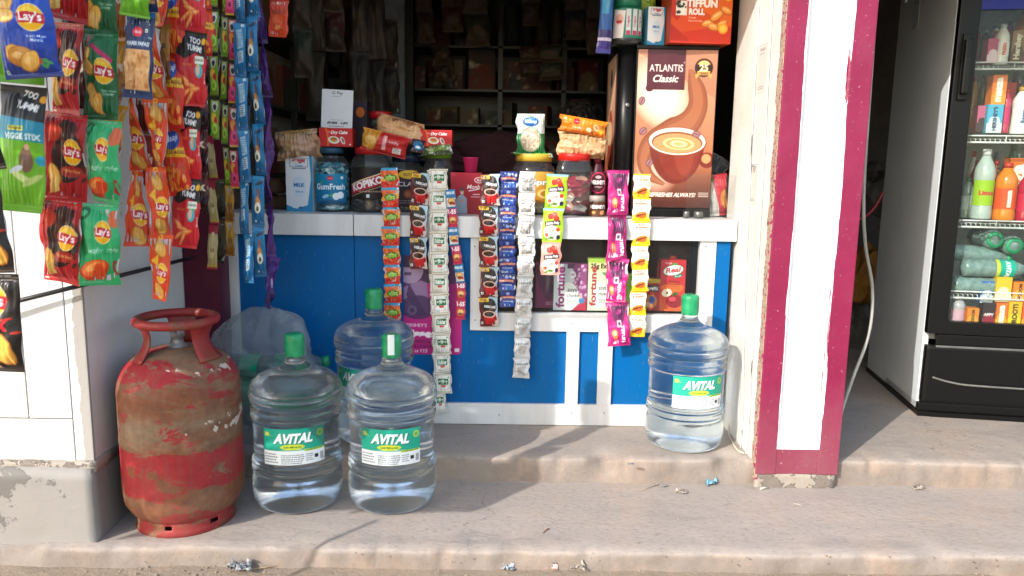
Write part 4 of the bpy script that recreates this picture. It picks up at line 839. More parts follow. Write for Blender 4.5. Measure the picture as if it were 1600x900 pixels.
def poster():
    a = Art(.235, .39, 'b81878', .0022); a.rect(0, .4, 1, 1, '58305c'); a.poly([(0, 1), (.6, 1), (.75, .8), (.5, .6), (.2, .75), (0, .8)], '402044'); a.ell(.12, .85, .22, .22, 'a088a8'); a.ell(.1, .95, .26, .12, '3a1c40'); a.rect(.02, .8, .14, .83, '5a3c60'); a.poly([(0, .68), (.3, .75), (.7, .66), (.8, .42), (0, .42)], '8a6c94'); a.poly([(.1, .72), (.4, .4), (.25, .4), (.05, .6)], '4a2c58')
    a.poly([(.4, .72), (.9, .72), (.95, .4), (.45, .4)], 'b0207c'); a.ell(.6, .55, .14, .1, '3c1c68'); a.text('KISSES', .6, .55, .2, 'e8dcf0'); a.ell(.15, .45, .08, .08, 'e0d8e4'); a.ell(.15, .45, .04, .04, '3a2c50'); a.ell(.25, .48, .3, .2, '3c2450', 0, .8)
    a.text("HERSHEY'S", .2, .3, .4, 'f4e4f0', h=.035); a.text('kisses', .3, .215, .56, 'f6eef4', h=.085, bold=.06); a.text('CHOCOLATE', .38, .135, .46, '5a1450', h=.03, bold=.04); a.text('& COOKIES', .38, .085, .42, '5a1450', h=.03, bold=.04); a.text('at \u20b915', .3, .04, .22, 'f4e4f0', h=.035); a.rect(.88, .03, .96, .07, 'e8dce4'); return a
def magbox():
    a = Art(.11, .2, '8a1c58', .002); a.ell(.5, .6, .4, .8, '5c1c48', 20); a.poly([(.2, .9), (.4, 1), (.9, .4), (.7, .3)], '3a1c38'); a.poly([(.6, 1), (.9, .9), (.6, .3), (.5, .4)], '4a3440'); a.text('BEST', .7, .1, .36, 'd89ab8'); return a
def smallred(w=.075, h=.09):
    a = Art(w, h, 'a82424', .0014); a.rect(0, .86, 1, 1, 'b8a030'); a.rect(.05, .6, .95, .8, '3a2c34'); a.text('Bourvita', .5, .7, .8, 'e0d8d8', h=.12, bold=.04); a.ell(.55, .3, .32, .25, 'c87838'); a.ell(.6, .35, .16, .14, '3a58a0'); a.ell(.4, .2, .14, .1, 'e0b080'); return a
def plain(w, h, c, txt=None, tc='f0f0f0', c2=None, step=.003, rot=0, tw=.7, seed=1):
    a = Art(w, h, c, step)
    if c2: a.rect(0, 0, 1, .35, c2); a.ell(.5, .4, .35, .35, c2, 20)
    if txt: a.text(txt, .5, .6 if rot == 0 else .5, tw if rot == 0 else tw*h/w*.95, tc, rot=rot, bold=.05)
    return a
# =================================================================== HANGING PACKETS
def strip(name, label, cat, path, Y, w_px, meshes, gap=1.0, group=None, part='sachet', sway=.05, seed=1, dy=0, hang=False, rotz=0, squeeze=1.0):
    """a strip of joined packs; path = pixel points down its middle, meshes = list of (mesh, design height)"""
    rg = random.Random(seed)
    pts = [P(x, y, Y=Y+k*dy) for k, (x, y) in enumerate(path)]
    root = thing(name, label, cat, pts[0], 0, group)
    L = [0]
    for a, b in zip(pts, pts[1:]): L.append(L[-1]+(b-a).length)
    def at(s_):
        s_ = min(max(s_, 0), L[-1]-1e-6)
        for i in range(len(pts)-1):
            if s_ <= L[i+1]: return pts[i].lerp(pts[i+1], (s_-L[i])/(L[i+1]-L[i])), (pts[i+1]-pts[i]).normalized()
    for k in range(len(pts)): pts[k] = pts[k]+(Vector((rg.uniform(-.003, .003), 0, 0)) if k else Vector((0, 0, 0)))
    n = len(meshes); hs = [h for _, h in meshes]; k = L[-1]/sum(hs); s_ = 0
    W = (P(path[0][0]+w_px, path[0][1], Y=Y)-P(path[0][0], path[0][1], Y=Y)).length
    for me, h in meshes:
        p, d = at(s_); p2, d2 = at(s_+h*k); v = (p2-p).normalized()
        dim = max(x.co.x for x in me.vertices)-min(x.co.x for x in me.vertices)
        o = link(part, me, root, p-pts[0]+Vector((rg.uniform(-.0016, .0016), rg.uniform(-.004, .001), 0)), (rg.uniform(-.09, .09)+math.atan2(v.y, -v.z)*-1, math.atan2(-v.x, -v.z)+rg.uniform(-.03, .03), rotz+rg.uniform(-sway, sway)*3.6))
        o.scale = (W/dim*squeeze*rg.uniform(.97, 1.03), rg.uniform(.8, 1.3), k*rg.uniform(.985, 1.02))
        s_ += h*k
    if hang:
        top = pts[0]; f = MB(); f.tube([Vector((0, .004, -.01)), Vector((0, .004, .03))], .0012, 5); f.build('hang_tape', M['whiteplastic'], root)
    return root
def pk(art, **kw): return packet_mesh(art, **kw), art.h
def pkv(art, n=3, **kw):
    sd_ = kw.pop('seed', 1); return [(packet_mesh(art, seed=sd_+k*17, twist=(-.14, .16, .05)[k % 3], **kw), art.h) for k in range(n)]
A = {}
for k, bg in (('blue', '1440a0'), ('red', 'b01820'), ('green', '146038'), ('wafer', '2aa868'), ('max', '161214')):
    A[k] = lays(bg, k)
A['blue'] = lays('1440a0', 'blue', .135, .2)
m_red = [pk(A['red'], depth=.036, seed=k, wr=.007, twist=.25*(-1)**k) for k in (1, 2)]
m_wafer = [pk(A['wafer'], depth=.032, seed=k, wr=.007, twist=-.2*(-1)**k) for k in (3, 4)]
m_green = [pk(A['green'], depth=.036, seed=k, wr=.006) for k in (5, 6)]
m_max = [pk(A['max'], depth=.04, seed=k, wr=.004) for k in (7, 8)]
m_blue = pk(A['blue'], depth=.045, seed=9, wr=.004)
ar = yumm('red'); m_yr = [pk(ar, depth=.026, seed=k) for k in (10, 11)]
av = yumm('veg'); m_yv = [pk(av, depth=.03, seed=k, wr=.004) for k in (12, 13)]
am = yumm('mask'); m_msk = [pk(am, depth=.03, seed=k) for k in (14, 15)]
ao = lays('dc4a1a', 'orange', .07, .16); m_or = [pk(ao, depth=.02, seed=k, wr=.006, twist=.8*(-1)**k) for k in (16, 17)]
m_pap = pk(papad(), depth=.022, seed=18, wr=.004, seal=.05)
GL = 'packet strips hanging at the left of the shop front'
s = strip('packet_strip', 'blue potato chip packet hanging uppermost at the left edge', 'chip packet', [(18, -160), (30, -6), (52, 122)], 1.66, 92, [m_blue, m_blue], group=GL, part='packet', seed=2)
s = strip('packet_strip', 'black chip packets with red lettering hanging nearest the camera at the left edge', 'chip packets', [(-92, -70), (-78, 130), (-38, 285), (-18, 430), (-4, 580)], 1.28, 98, [m_max[0], m_max[1], m_max[0], m_max[1]], group=GL, part='packet', seed=3, sway=.1)
s = strip('packet_strip', 'green and black multigrain snack packets hanging left of the red chip packets', 'snack packets', [(34, -70), (40, 112), (38, 328)], 1.74, 80, [m_yv[0], m_yv[1]], group=GL, part='packet', seed=4)
s = strip('packet_strip', 'strip of red and black spicy chip packets with a white back edge showing', 'chip packets', [(106, -110), (102, 42), (100, 180), (94, 312), (90, 443)], 1.84, 76, [m_red[0], m_red[1], m_red[0], m_red[1]], group=GL, part='packet', seed=5, sway=.12)
s = strip('packet_strip', 'strip of green chip packets, dark green above and pale green below', 'chip packets', [(152, -88), (152, 42), (158, 180), (155, 312), (157, 445)], 1.86, 67, [m_green[0], m_green[1], m_wafer[0], m_wafer[1]], group=GL, part='packet', seed=6, sway=.1)
s = strip('packet_strip', 'blue topped papad packet with a clear window hanging beside the green chip packets', 'papad packet', [(222, -120), (222, 30), (221, 152)], 1.84, 56, [m_pap, m_pap], group=GL, part='packet', seed=7)
s = strip('packet_strip', 'twisted red snack packets ending in mid-air left of the long orange strip', 'snack packets', [(204, 20), (206, 150), (210, 262), (208, 384)], 1.98, 40, [pk(lays('c01c24', 'orange', .09, .16), depth=.02, seed=31, wr=.008, twist=1.2), m_or[1], m_or[0]], group=GL, part='packet', seed=8, sway=.3)
s = strip('packet_strip', 'long narrow orange chip strip reaching lowest in front of the black pipe', 'chip packets', [(250, -70), (246, 40), (244, 160), (246, 262), (252, 370), (251, 468)], 1.96, 36, [m_or[0], m_or[1], m_or[0], m_or[1], m_or[0]], group=GL, part='packet', seed=9, sway=.22)
s = strip('packet_strip', 'yellow banded orange masala packets hanging behind the narrow orange strip', 'snack packets', [(272, -20), (270, 90), (273, 200), (276, 306)], 2.03, 42, [m_msk[0], m_msk[1], m_msk[0]], group=GL, part='packet', seed=10)
s = strip('packet_strip', 'red snack packets with black tops hanging in front of the maroon post', 'snack packets', [(304, -70), (298, 112), (295, 205), (292, 298), (288, 388)], 2.04, 47, [m_yr[0], m_yr[1], m_yr[0], m_yr[1]], group=GL, part='packet', seed=11, sway=.1)
s = strip('packet_strip', 'noodle snack packet with a clear brown window hanging behind the papad packet', 'snack packet', [(240, -50), (246, 30), (250, 124)], 2.0, 42, [pk(plain(.1, .15, '8a5a20', 'MIX', 'e8e0d0', '5a3414', .002), depth=.02, seed=33), pk(plain(.1, .15, '9a6a28', 'NOODLE', '20242c', '6a4018', .002), depth=.02, seed=34)], group=GL, part='packet', seed=12)
s = strip('packet_strip', 'bright red and yellow snack packet at the top beside the candy strips', 'snack packet', [(320, -60), (316, 10), (314, 88)], 2.16, 36, [m_msk[1], m_msk[0]], group=GL, part='packet', seed=13)
s = strip('packet_strip', 'lime green packet showing below the top edge above the papad packet', 'snack packet', [(214, -60), (206, 26)], 1.8, 50, [pk(plain(.1, .14, '7cb428', 'Chunks', 'f4f0e0', '5a9a1c', .002), depth=.02, seed=35)], group=GL, part='packet', seed=14)
# candy, shampoo and chocolate strips
mg, mp, mw = [pk(candy(c), depth=.008, wr=.001, seed=20+i, seal=.07) for i, c in enumerate('gpw')]
GC = 'candy strips hanging before the shop opening'
for x, lab, m_, y0, y1, n_, Y_ in ((336, 'strip of green candy sachets hanging nearest the maroon post', mg, -60, 218, 4, 2.3), (351, 'darker green candy strip squeezed between the outer green and the pink strips', mg, -50, 290, 5, 2.34), (363, 'strip of pink candy sachets beside the blue strips', mp, -46, 295, 5, 2.3)):
    strip('candy_strip', lab, 'candy strip', [(x-1, y0), (x, (y0+y1)/2), (x+1, y1)], Y_, 15 if x != 351 else 11, [m_]*n_, group=GC, sway=.1, seed=x)
strip('candy_strip', 'cream and red wafer stick packets hanging below the green candy strip', 'wafer strip', [(325, 212), (329, 280), (334, 345), (336, 420)], 2.28, 17, [mw]*3, group=GC, sway=.12, seed=71)
strip('candy_strip', 'mustard yellow sachets hanging below the pink candy strip', 'wafer strip', [(358, 290), (360, 345), (361, 400)], 2.34, 14, [pk(plain(.05, .12, 'b8861c', None, c2='8a5a14', step=.002), depth=.01, seed=37)]*2, group=GC, sway=.1, seed=72)
ml, mn = pk(shampoo_blue(True), depth=.014, seed=41, wr=.003), pk(shampoo_blue(False), depth=.014, seed=42, wr=.003)
strip('sachet_strip', 'long strip of bright blue sachets showing white printed backs', 'sachet strip', [(373, -50), (377, 120), (383, 290), (390, 380), (393, 442)], 2.28, 20, [ml]*6, group=GC, sway=.12, seed=73)
strip('sachet_strip', 'long strip of bright blue sachets with brown bottles, right of the white backed strip', 'sachet strip', [(388, -60), (396, 60), (404, 220), (405, 330), (407, 432)], 2.3, 21, [mn]*6, group=GC, sway=.12, seed=74)
mpu = pk(purple(), depth=.016, seed=43, wr=.006, twist=1.0, back=(74, 34, 112)); mpu2 = pk(purple(), depth=.016, seed=44, wr=.006, twist=-1.1, back=(74, 34, 112))
strip('chocolate_strip', 'twisted glossy purple chocolate strip at the right of the hanging strips', 'chocolate strip', [(398, -20), (412, 60), (418, 190), (422, 300), (424, 400), (420, 480)], 2.36, 20, [mpu, mpu2]*3, group=GC, sway=.5, seed=75)
me_ = pk(eno(), depth=.008, seed=45, wr=.002)
strip('sachet_strip', 'pair of red antacid sachets hanging from the top before the dark shop', 'sachet strip', [(438, -60), (437, 58)], 2.5, 33, [me_]*2, group=GC, seed=76)
# more strips crowding behind the front ones
dkp = lambda c, c2, tx, sd_, w=.09, h=.15: pk(plain(w, h, c, tx, 'e8dcc8', c2, .0022), depth=.022, seed=sd_, wr=.006, twist=.3*(-1)**sd_)
for x, y0, y1, n_, Y_, wp_x, c, c2, tx, lb in ((184, -40, 262, 3, 1.95, 34, 'c8941c', '9a5a18', 'Moong', 'mustard yellow snack packets showing as a sliver right of the green chip strip'),
        (228, 120, 300, 2, 2.05, 34, '8a1620', '5a1018', 'Puffs', 'dark red packets hanging between the narrow orange strips'),
        (122, -60, 170, 2, 1.95, 60, '7a141c', '3a0c10', 'Hot', 'dark red packets hanging behind the red and green chip strips'),
        (264, -60, 240, 3, 2.12, 40, 'b04418', '6a2410', 'Tikha', 'rust orange packets hanging behind the masala packets'),
        (312, 60, 330, 4, 2.2, 30, '5a1a20', '2c1014', 'Mix', 'dim maroon packets hanging right before the post'),
        (330, -60, 215, 4, 2.42, 24, '3c4420', '20260f', None, 'dark olive sachets hanging behind the green candy strip'),
        (346, 280, 410, 2, 2.42, 20, '4a4428', '2a2414', None, 'dark khaki sachets hanging low beside the wafer sticks'),
        (382, -60, 300, 5, 2.42, 22, '123c5c', '0c2438', None, 'dark blue sachets hanging behind the bright blue strips')):
    strip('packet_strip', lb, 'packet strip', [(x, y0), (x+1, (y0+y1)/2), (x, y1)], Y_, wp_x, [dkp(c, c2, tx, 300+x)]*n_, group='packet strips crowded behind the front ones', part='packet', seed=x, sway=.12)
# rails they hang from, above the frame
f = MB(); f.tube([(-2.9, 1.3, 1.52), (-.8, 1.3, 1.52)], .008, 8); f.tube([(-2.4, 1.75, 1.66), (-.75, 1.9, 1.66)], .008, 8); f.tube([(-1.1, 2.03, 1.68), (-.62, 2.36, 1.70)], .006, 8)
tag(f.build('hanging_rail', M['steel']), 'steel rails under the beam that carry the packet strips', 'rail')
# black pipe crossing the wall
f = MB(); a_, b_ = P(-60, 492, Y=1.88), P(302, 402, Y=2.50)
f.tube([a_, P(136, 443.5, Y=1.90), b_], .0058, 10)
tag(f.build('black_pipe', M['blackpipe']), 'thin black pipe slanting from the left edge to the maroon post', 'pipe')
# unseen strips added at the left, placed to shade the counter and hanging packets
GO = 'packet strips added outside the frame for their shade'
for k, (x, zb_, zt_) in enumerate(((-1.80, .73, 2.5), (-1.69, .81, 2.5), (-1.58, .86, 2.5), (-1.47, .86, 2.06), (-1.37, .86, 1.9), (-1.345, .9, 1.75), (-1.2, .86, 1.10), (-1.92, 1.76, 2.5), (-2.04, 1.74, 2.5), (-2.16, 1.78, 2.5), (-2.28, 1.75, 2.5), (-2.40, 1.76, 2.5))):
    n_ = max(1, int(round((zt_-zb_)/.19))); root = thing('packet_strip', 'chip packet strip added out of view to cast shade on the shop front', 'chip packets', (x, 1.0, zt_), 0, GO)
    for j in range(n_):
        o_ = link('packet', (m_red+m_green)[(j+k) % 4][0], root, (0, 0, -j*(zt_-zb_)/n_), (0, 0, .1*(-1)**j)); o_.scale = (1.32 if x == -1.2 else 1.02, 1, (zt_-zb_)/n_/.19)

# =================================================================== SACHET STRIPS ON THE COUNTER
YS = 2.612; GS = 'sachet strips hanging down the counter front'
ms = pkv(milan(), depth=.006, wr=.002, seal=.1, seed=51)
strip('sachet_strip', 'strip of orange and red mouth freshener sachets with blue tops', 'sachet strip', [(609, 262), (611, 380), (614, 502)], YS, 29, [ms[k % 3] for k in (0, 1, 2, 1, 0, 2, 1, 0)], group=GS, sway=.05, seed=81)
mn1, mn2, mn3 = pkv(nescafe(), depth=.013, wr=.0025, seal=.05, seed=52)
strip('sachet_strip', 'shorter strip of three coffee sachets left of the silver hair dye strip', 'sachet strip', [(658, 270), (655, 345), (653, 420)], YS, 31, [mn3, mn2, mn1], group=GS, sway=.08, seed=82)
S1, S2 = [pkv(shikhar(d), depth=.006, wr=.002, seal=.08, seed=54+d) for d in (0, 1)]
strip('sachet_strip', 'longest strip of cream and green mouth freshener sachets reaching the floor rail', 'sachet strip', [(686, 264), (686, 400), (690, 530), (694, 614)], YS-.006, 29, [(S2, S1)[k % 2][(k*5) % 3] for k in range(11)], group=GS, sway=.04, seed=83)
strip('sachet_strip', 'cream sachet strip hanging just behind the longest cream strip', 'sachet strip', [(678, 266), (678, 400), (682, 530), (689, 642)], YS+.006, 20, [(S1, S2)[k % 2][(k*7) % 3] for k in range(12)], group=GS, sway=.08, seed=84)
c1, c2 = [pk(cookie(k), depth=.008, wr=.001, seal=.06, seed=56+k) for k in (0, 1)]
strip('sachet_strip', 'slanting strip of pink and blue cookie packs beside the cream sachets', 'biscuit strip', [(703, 296), (711, 380), (720, 440), (722, 498)], YS+.003, 17, [c2, c1]*3+[c1], group=GS, sway=.1, seed=85)
strip('sachet_strip', 'longer strip of five coffee sachets on the white post', 'sachet strip', [(765, 272), (763, 400), (765, 510)], YS, 32, [mn1, mn2, mn3, mn1, mn2], group=GS, sway=.06, seed=86)
mb_ = pkv(bluesach(), depth=.008, wr=.003, seal=.08, seed=58)
strip('sachet_strip', 'strip of dark blue pan masala sachets beside the coffee sachets', 'sachet strip', [(795, 268), (793, 370), (794, 480)], YS+.002, 29, [mb_[(k*5) % 3] for k in range(8)], group=GS, sway=.05, seed=87)
l1 = pkv(leidos(), depth=.014, wr=.003, seal=.09, seed=59, mat=M['silver']); l2 = pkv(leidos2(), depth=.014, wr=.003, seal=.09, seed=60, mat=M['silver'])
strip('sachet_strip', 'long strip of silver sachets with dark lettering', 'sachet strip', [(824, 268), (822, 400), (818, 500), (814, 590)], YS-.004, 28, [l2[0], l2[1], l2[2], l2[1], l1[0], l1[1], l1[2], l1[0], l1[2], l1[1]], group=GS, sway=.05, seed=88)
j1, j2 = pk(jojoba(1), depth=.012, wr=.0015, seal=.06, seed=61), pk(jojoba(0), depth=.012, wr=.0015, seal=.06, seed=62)
strip('sachet_strip', 'two lime green fruit candy packs with a pink one below', 'candy strip', [(869, 272), (864, 345), (857, 430)], YS, 34, [j1, j1, j2], group=GS, sway=.04, seed=89)
t1, t2, t3 = pkv(tiffun_strip(), depth=.022, wr=.006, seal=.06, seed=63)
strip('sachet_strip', 'strip of magenta cake packs hanging over the display niche', 'cake strip', [(966, 266), (964, 350), (966, 430), (964, 538)], YS-.006, 38, [t1, t2, t3, t1], group=GS, sway=.12, seed=90)
h1 = pkv(hotdog(), depth=.007, wr=.002, seal=.06, seed=65)
strip('sachet_strip', 'narrow strip of yellow and white burger jelly packs', 'candy strip', [(1004, 272), (1001, 400), (996, 526)], YS-.002, 29, [h1[(k*2) % 3] for k in range(7)], group=GS, sway=.04, seed=91)

# =================================================================== THINGS ON THE COUNTER
def lid_mesh(f, r, z, h, mi=0, ribs=60, seg=96):
    f.lathe([(0, z), (r, z), (r, z+h*.86), (r*.97, z+h), (r*.9, z+h), (r*.88, z+h*.93), (0, z+h*.93)], seg, mi, fn=lambda p, t_, r_, z_: Vector((p.x*(1+.01*math.cos(ribs*t_)), p.y*(1+.01*math.cos(ribs*t_)), p.z)))
def wrapcol(name, cols, scale=55, rough=.3, metal=.2):
    t = NT(name); vo = t.n('TexVoronoi'); vo.inputs['Scale'].default_value = scale; t.l(t.mapv((1, 1, 1.6)), vo.inputs['Vector'])
    w = t.n('TexWhiteNoise'); t.l(vo.outputs['Color'], w.inputs['Vector']); n_ = len(cols)
    c = t.ramp(w.outputs['Value'], [(i/n_, c_) for i, c_ in enumerate(cols)])
    c_r = [x for x in t.t.nodes if x.bl_idname == 'ShaderNodeValToRGB'][-1]; c_r.color_ramp.interpolation = 'CONSTANT'
    return t.out(t.bsdf(c, rough, metal, vo.outputs['Distance'], 1.0, .012, .6))
def jar(name, label, rect, Y, lidc, fill, fillz=.8, art=None, lz=.2, lh=None, sq=None, rz=0, lidw=.72, lidh=.022, cat='jar', group=None, round_=.14, fillpush=0):
    loc, w, h = span(*rect, Y); r = w/2; loc.z = max(loc.z, ZC+.001) if abs(loc.z-ZC) < .03 else loc.z
    t = thing(name, label, cat, loc, rz, group); hb = h-lidh
    prof = sm([(.0, .001), (r*.8, .001), (r*.95, .006), (r, r*.2), (r*.985, hb*.22), (r*.985, hb*.72), (r, hb*.78), (r*.97, hb*.85), (r*lidw*1.02, hb*.955), (r*lidw*.96, hb)], 3)
    prof = [(0, .001)]+prof[1:]
    MB().lathe(prof, 64, sq=sq).build('jar_body', M['clearjar'], t)
    if fill is not None:
        rg = random.Random(len(label)); ph = rg.uniform(0, 9)
        def fn(p, th_, r_, z_):
            q = mnoise.noise_vector(Vector((p.x*45+ph, p.y*45, p.z*45)))*.0045; return p*1.0+Vector((q.x, q.y, q.z if z_ > .01 else 0))
        fz = hb*fillz; fp = [(0, .006)]+[(r*.8*.93, .006), (r*.9, .012)]+[(r*.93, .02+(fz-.03)*k/14) for k in range(15)]+[(r*.8, fz), (r*.5, fz+.006), (r*.25, fz+.003), (0, fz+.004)]
        MB().lathe(fp, 72, sq=sq, fn=fn).build('contents', fill, t, smooth=True)
    if art: link('label', wrap_mesh(art, r*1.006, lz*h, sq=sq), t)
    if lidc:
        f = MB(); lid_mesh(f, r*lidw*1.04, hb-.004, lidh+.004); f.build('lid', solid('lid '+name+lidc, lidc, .38, 0, .05), t)
    return t
F_teal = wrapcol('teal wrapped gum', ['0f6f86', '1a93a8', '8fd0d8', '0a5668', 'cfe8ea'])
F_dark = wrapcol('dark wrapped coffee sweets', ['1c1210', '2c1c18', '4a3428', '120c0c', '7a6a60'])
F_pink = wrapcol('mixed red packs', ['7a1428', 'a02840', 'c89a88', '5a3a30', 'b8b0a8'], 30)
F_grey = wrapcol('clear brown sweets', ['3a2c24', '5a4a3c', '2a201c', '8a7c6c'], 40)
F_red = wrapcol('red wrapped sweets', ['8c1420', 'b01c2c', '5a0c18', '2c2830'], 50)
F_gold = wrapcol('toffee sweets', ['6a5030', '8a744c', '4a3a28', 'a89870'], 36)
YK = 2.80
# milk carton with bread on top
loc, w, h = span(447, 243, 490, 330, 2.74)
t = thing('milk_carton', 'white and blue milk carton at the left end of the counter', 'carton', (loc.x, 2.78, ZC+.0005), R(-6)); a = amul(w, h)
link('carton_body', box_mesh(w, h, .055, a, 'c8d4dc', '8ab4cc'), t)
jar('candy_jar', 'teal gum jar with blue label right of the milk carton', (492, 234, 548, 330), 2.79, None, F_teal, .86, gumfresh(), .13, None, rz=R(6))
t = [o_ for o_ in COL.objects if o_.name == 'candy_jar'][0]
MB().lathe([(0, .0), (.042, 0), (.042, .02), (0, .02)], 40, 0, (0, 0, .205)).build('lid', solid('dark lid', '24506c', .4), t)
jar('candy_jar', 'dark coffee candy jar with red lid and slanted red banner', (549, 230, 612, 330), 2.79, 'b01c1c', F_dark, .72, kopiko(), .2, None, rz=R(-4), lidw=.74)
jar('candy_jar', 'eclairs jar with black label half hidden behind the orange sachets', (606, 246, 664, 334), 2.84, '1c2848', F_dark, .8, eclairs(), .1, None, lidw=.7, rz=R(8))
jar('candy_jar', 'clear ribbed jar with lime green lid behind the cream sachets', (662, 236, 708, 330), 2.84, '6c9a28', F_grey, .55, None, lidw=.84)
jar('candy_jar', 'red lidded jar standing back behind the bread packets', (574, 175, 612, 236), 3.05, 'c01c20', F_red, .7, None, lidw=.95)
jar('candy_jar', 'wide round jar with yellow lid under the nut pouch', (799, 243, 866, 336), 2.82, 'd8b03c', F_gold, .6, ring(), .2, None, lidw=.8, rz=R(22))
jar('candy_jar', 'square jar with bright red lid and mixed red packs', (867, 243, 922, 338), 2.80, 'd02018', F_pink, .68, None, sq=5, lidw=.86)
# ---- cartons
def carton(name, label, cat, rect, Y, art, d, side=None, top=None, rz=0, z=None, mat=None, sideart=None, tilt=0):
    loc, w, h = span(*rect, Y); a = art(w, h) if callable(art) else art
    t = thing(name, label, cat, (loc.x, Y+d/2, loc.z if z is None else z), rz)
    o_ = link('carton_body', box_mesh(w, h, d, a, side, top, mat, sideart=sideart), t); o_.rotation_euler.y = tilt; return t
zj = span(499, 200, 550, 228, 2.76)[0].z
carton('cake_box', 'small red dry cake box on the gum jar holding the payment card', 'cake box', (499, 200, 551, 229), 2.76, drycake(), .07, 'a81c1c', 'b82020')
carton('cake_box', 'small red dry cake box behind the bread, on the green lidded jar', 'cake box', (655, 203, 706, 229), 2.8, drycake(), .07, 'a81c1c', 'b82020')
loc, w, h = span(500, 139, 549, 200, 2.775)
t = thing('payment_card', 'white payment card standing on the left red cake box', 'card', (loc.x, 2.79, loc.z)); a = gpay(); me = box_mesh(w, h, .003, a, 'c8ccd0', mat=M['card']); link('card_sheet', me, t, (0, 0, 0), (R(-4), R(2.2), 0))
carton('biscuit_box', 'dark box with a small orange mark behind the payment card', 'box', (548, 158, 574, 228), 2.95, plain(.09, .2, '2a1c2c', None, c2=None).ell(.6, .75, .25, .25, 'c8641c'), .1, '1c1420')
carton('cookie_box', 'crimson cookie box with a printed figure in pale blue', 'cookie box', (704, 268, 752, 333), 2.74, manb(), .06, '84121f', 'b82838', z=ZC+.0005)
# pink cup
loc, w, h = span(723, 246, 748, 269, 2.76)
t = thing('paper_cup', 'bright pink cup standing on the crimson cookie box', 'cup', loc)
MB().lathe([(0, 0), (w*.36, 0), (w*.47, h*.94), (w*.5, h*.95), (w*.5, h), (w*.45, h), (w*.34, .003), (0, .003)], 40).build('cup_body', solid('pink plastic', 'd4306c', .4, 0, .04), t)
# ---- soft packs
def soft(name, label, cat, rect, Y, art, depth, rot=0, z=None, rz=0, mat=None, seed=1, lean=0, seal=.06, wr=.004, part='packet', **kw):
    x0, y0, x1, y1 = rect; c = P((x0+x1)/2, (y0+y1)/2, Y=Y)
    me = packet_mesh(art, depth=depth, seed=seed, org='mid', seal=seal, wr=wr, mat=mat, **kw)
    t = thing(name, label, cat, c, rz); o_ = link(part, me, t, (0, 0, 0), (lean, R(rot), 0)); return t
a = pouch(); soft('nut_pouch', 'white and green cashew pouch standing on the yellow lidded jar', 'nut pouch', (806, 178, 852, 242), 2.82, a, .035, 0, seal=.03, seed=5)
a = Art(.15, .05, '5a9a38', .0016).poly([(0, 0), (1, .2), (1, 0)], 'a8c060').text('Fresh', .5, .6, .3, 'f0f0e0')
soft('green_packet', 'flat green packet lying between the nut pouch and the yellow lid', 'packet', (803, 236, 862, 246), 2.80, a, .006, 2, lean=R(-80))
a = biscuit(); soft('biscuit_packet', 'orange biscuit packet tilted on top of the rusk pack', 'biscuit packet', (872, 180, 951, 214), 2.78, a, .045, 9, seal=.03)
def rusk_art():
    a = Art(.175, .085, 'c89a70', .0018); a.speck(90, ['b88658', 'd8b088', 'a87448', 'e0c09c'], (.02, .06), (0, 0, 1, 1), 8, 2.2); 
    for k in range(5): a.rect(0, .18*k+.08, 1, .18*k+.1, '9a6a40', .6)
    return a
soft('rusk_pack', 'clear wrapped pack of brown rusks on the square jar', 'rusk pack', (868, 206, 950, 248), 2.80, rusk_art(), .07, 5, wr=.007, seal=.03, seed=8)
a = Art(.165, .075, 'b81c20', .0016); a.poly([(0, .2), (.28, 0), (.4, 1), (0, 1)], 'c8882c'); a.ell(.2, .5, .12, .1, 'e0b060'); a.rect(.46, .2, .54, .85, 'e8a8a8'); a.text('Crunchy', .66, .6, .3, 'f0dcdc', rot=0); a.rect(.7, .15, .88, .4, 'e8e4e0'); a.fine(.71, .17, .87, .38, 4, '2a2020', 2)
soft('chip_packet', 'red chip packet lying slanted on the jar lids', 'chip packet', (558, 205, 645, 243), 2.74, a, .05, 13, seal=.05, seed=12)
a = Art(.165, .08, 'a87850', .002); a.speck(60, ['c08a5c', 'd8a878', '946040', '7c4c30'], (.04, .1), (0, 0, 1, 1), 3, 1.6); a.ell(.18, .55, .18, .2, 'c89468'); a.ell(.5, .5, .18, .2, 'd0a070'); a.ell(.82, .45, .17, .2, 'd8ac80')
soft('bread_pack', 'clear wrapped buns lying slanted behind the red chip packet', 'bread pack', (588, 182, 662, 224), 2.80, a, .07, 14, seal=.03, wr=.008, seed=14)
soft('chocolate_sachet', 'small dark blue chocolate sachet leaning by the right cake box', 'sachet', (642, 216, 665, 240), 2.72, Art(.045, .045, '3a1420', .0016).ell(.5, .5, .4, .35, '1c6c9c').ell(.5, .4, .2, .1, 'dce8f0'), .016, 10)
a = Art(.12, .05, '3a4428', .0016); a.poly([(0, 0), (1, .5), (1, 1), (.4, .8)], '5c7a34'); a.speck(10, ['c8d0b0', '8a9a50'], (.03, .07), (.2, .2, .9, .8), 5)
soft('green_packet', 'crumpled dark green packet lying on the lime green lid', 'packet', (655, 226, 708, 244), 2.78, a, .02, -8, lean=R(-50), wr=.006)
def bread_art():
    a = Art(.155, .1, 'a88868', .002); a.speck(60, ['c09a78', 'b08660', 'd0b090', '90705a'], (.05, .12), (0, 0, 1, 1), 9, 1.3); a.ell(.35, .6, .2, .2, 'c8a078'); a.ell(.7, .5, .2, .2, 'bc9880'); a.rect(.2, .9, .8, .97, 'b88c30'); return a
soft('bread_bag', 'crinkled clear bag of buns resting on the milk carton', 'bread bag', (428, 204, 504, 248), 2.76, bread_art(), .09, -6, wr=.01, seal=.03, seed=17)
loc, w, h = span(404, 262, 446, 330, 2.86)
t = thing('round_loaves', 'brown round buns in the shadow left of the milk carton', 'buns', (loc.x, 2.9, ZC))
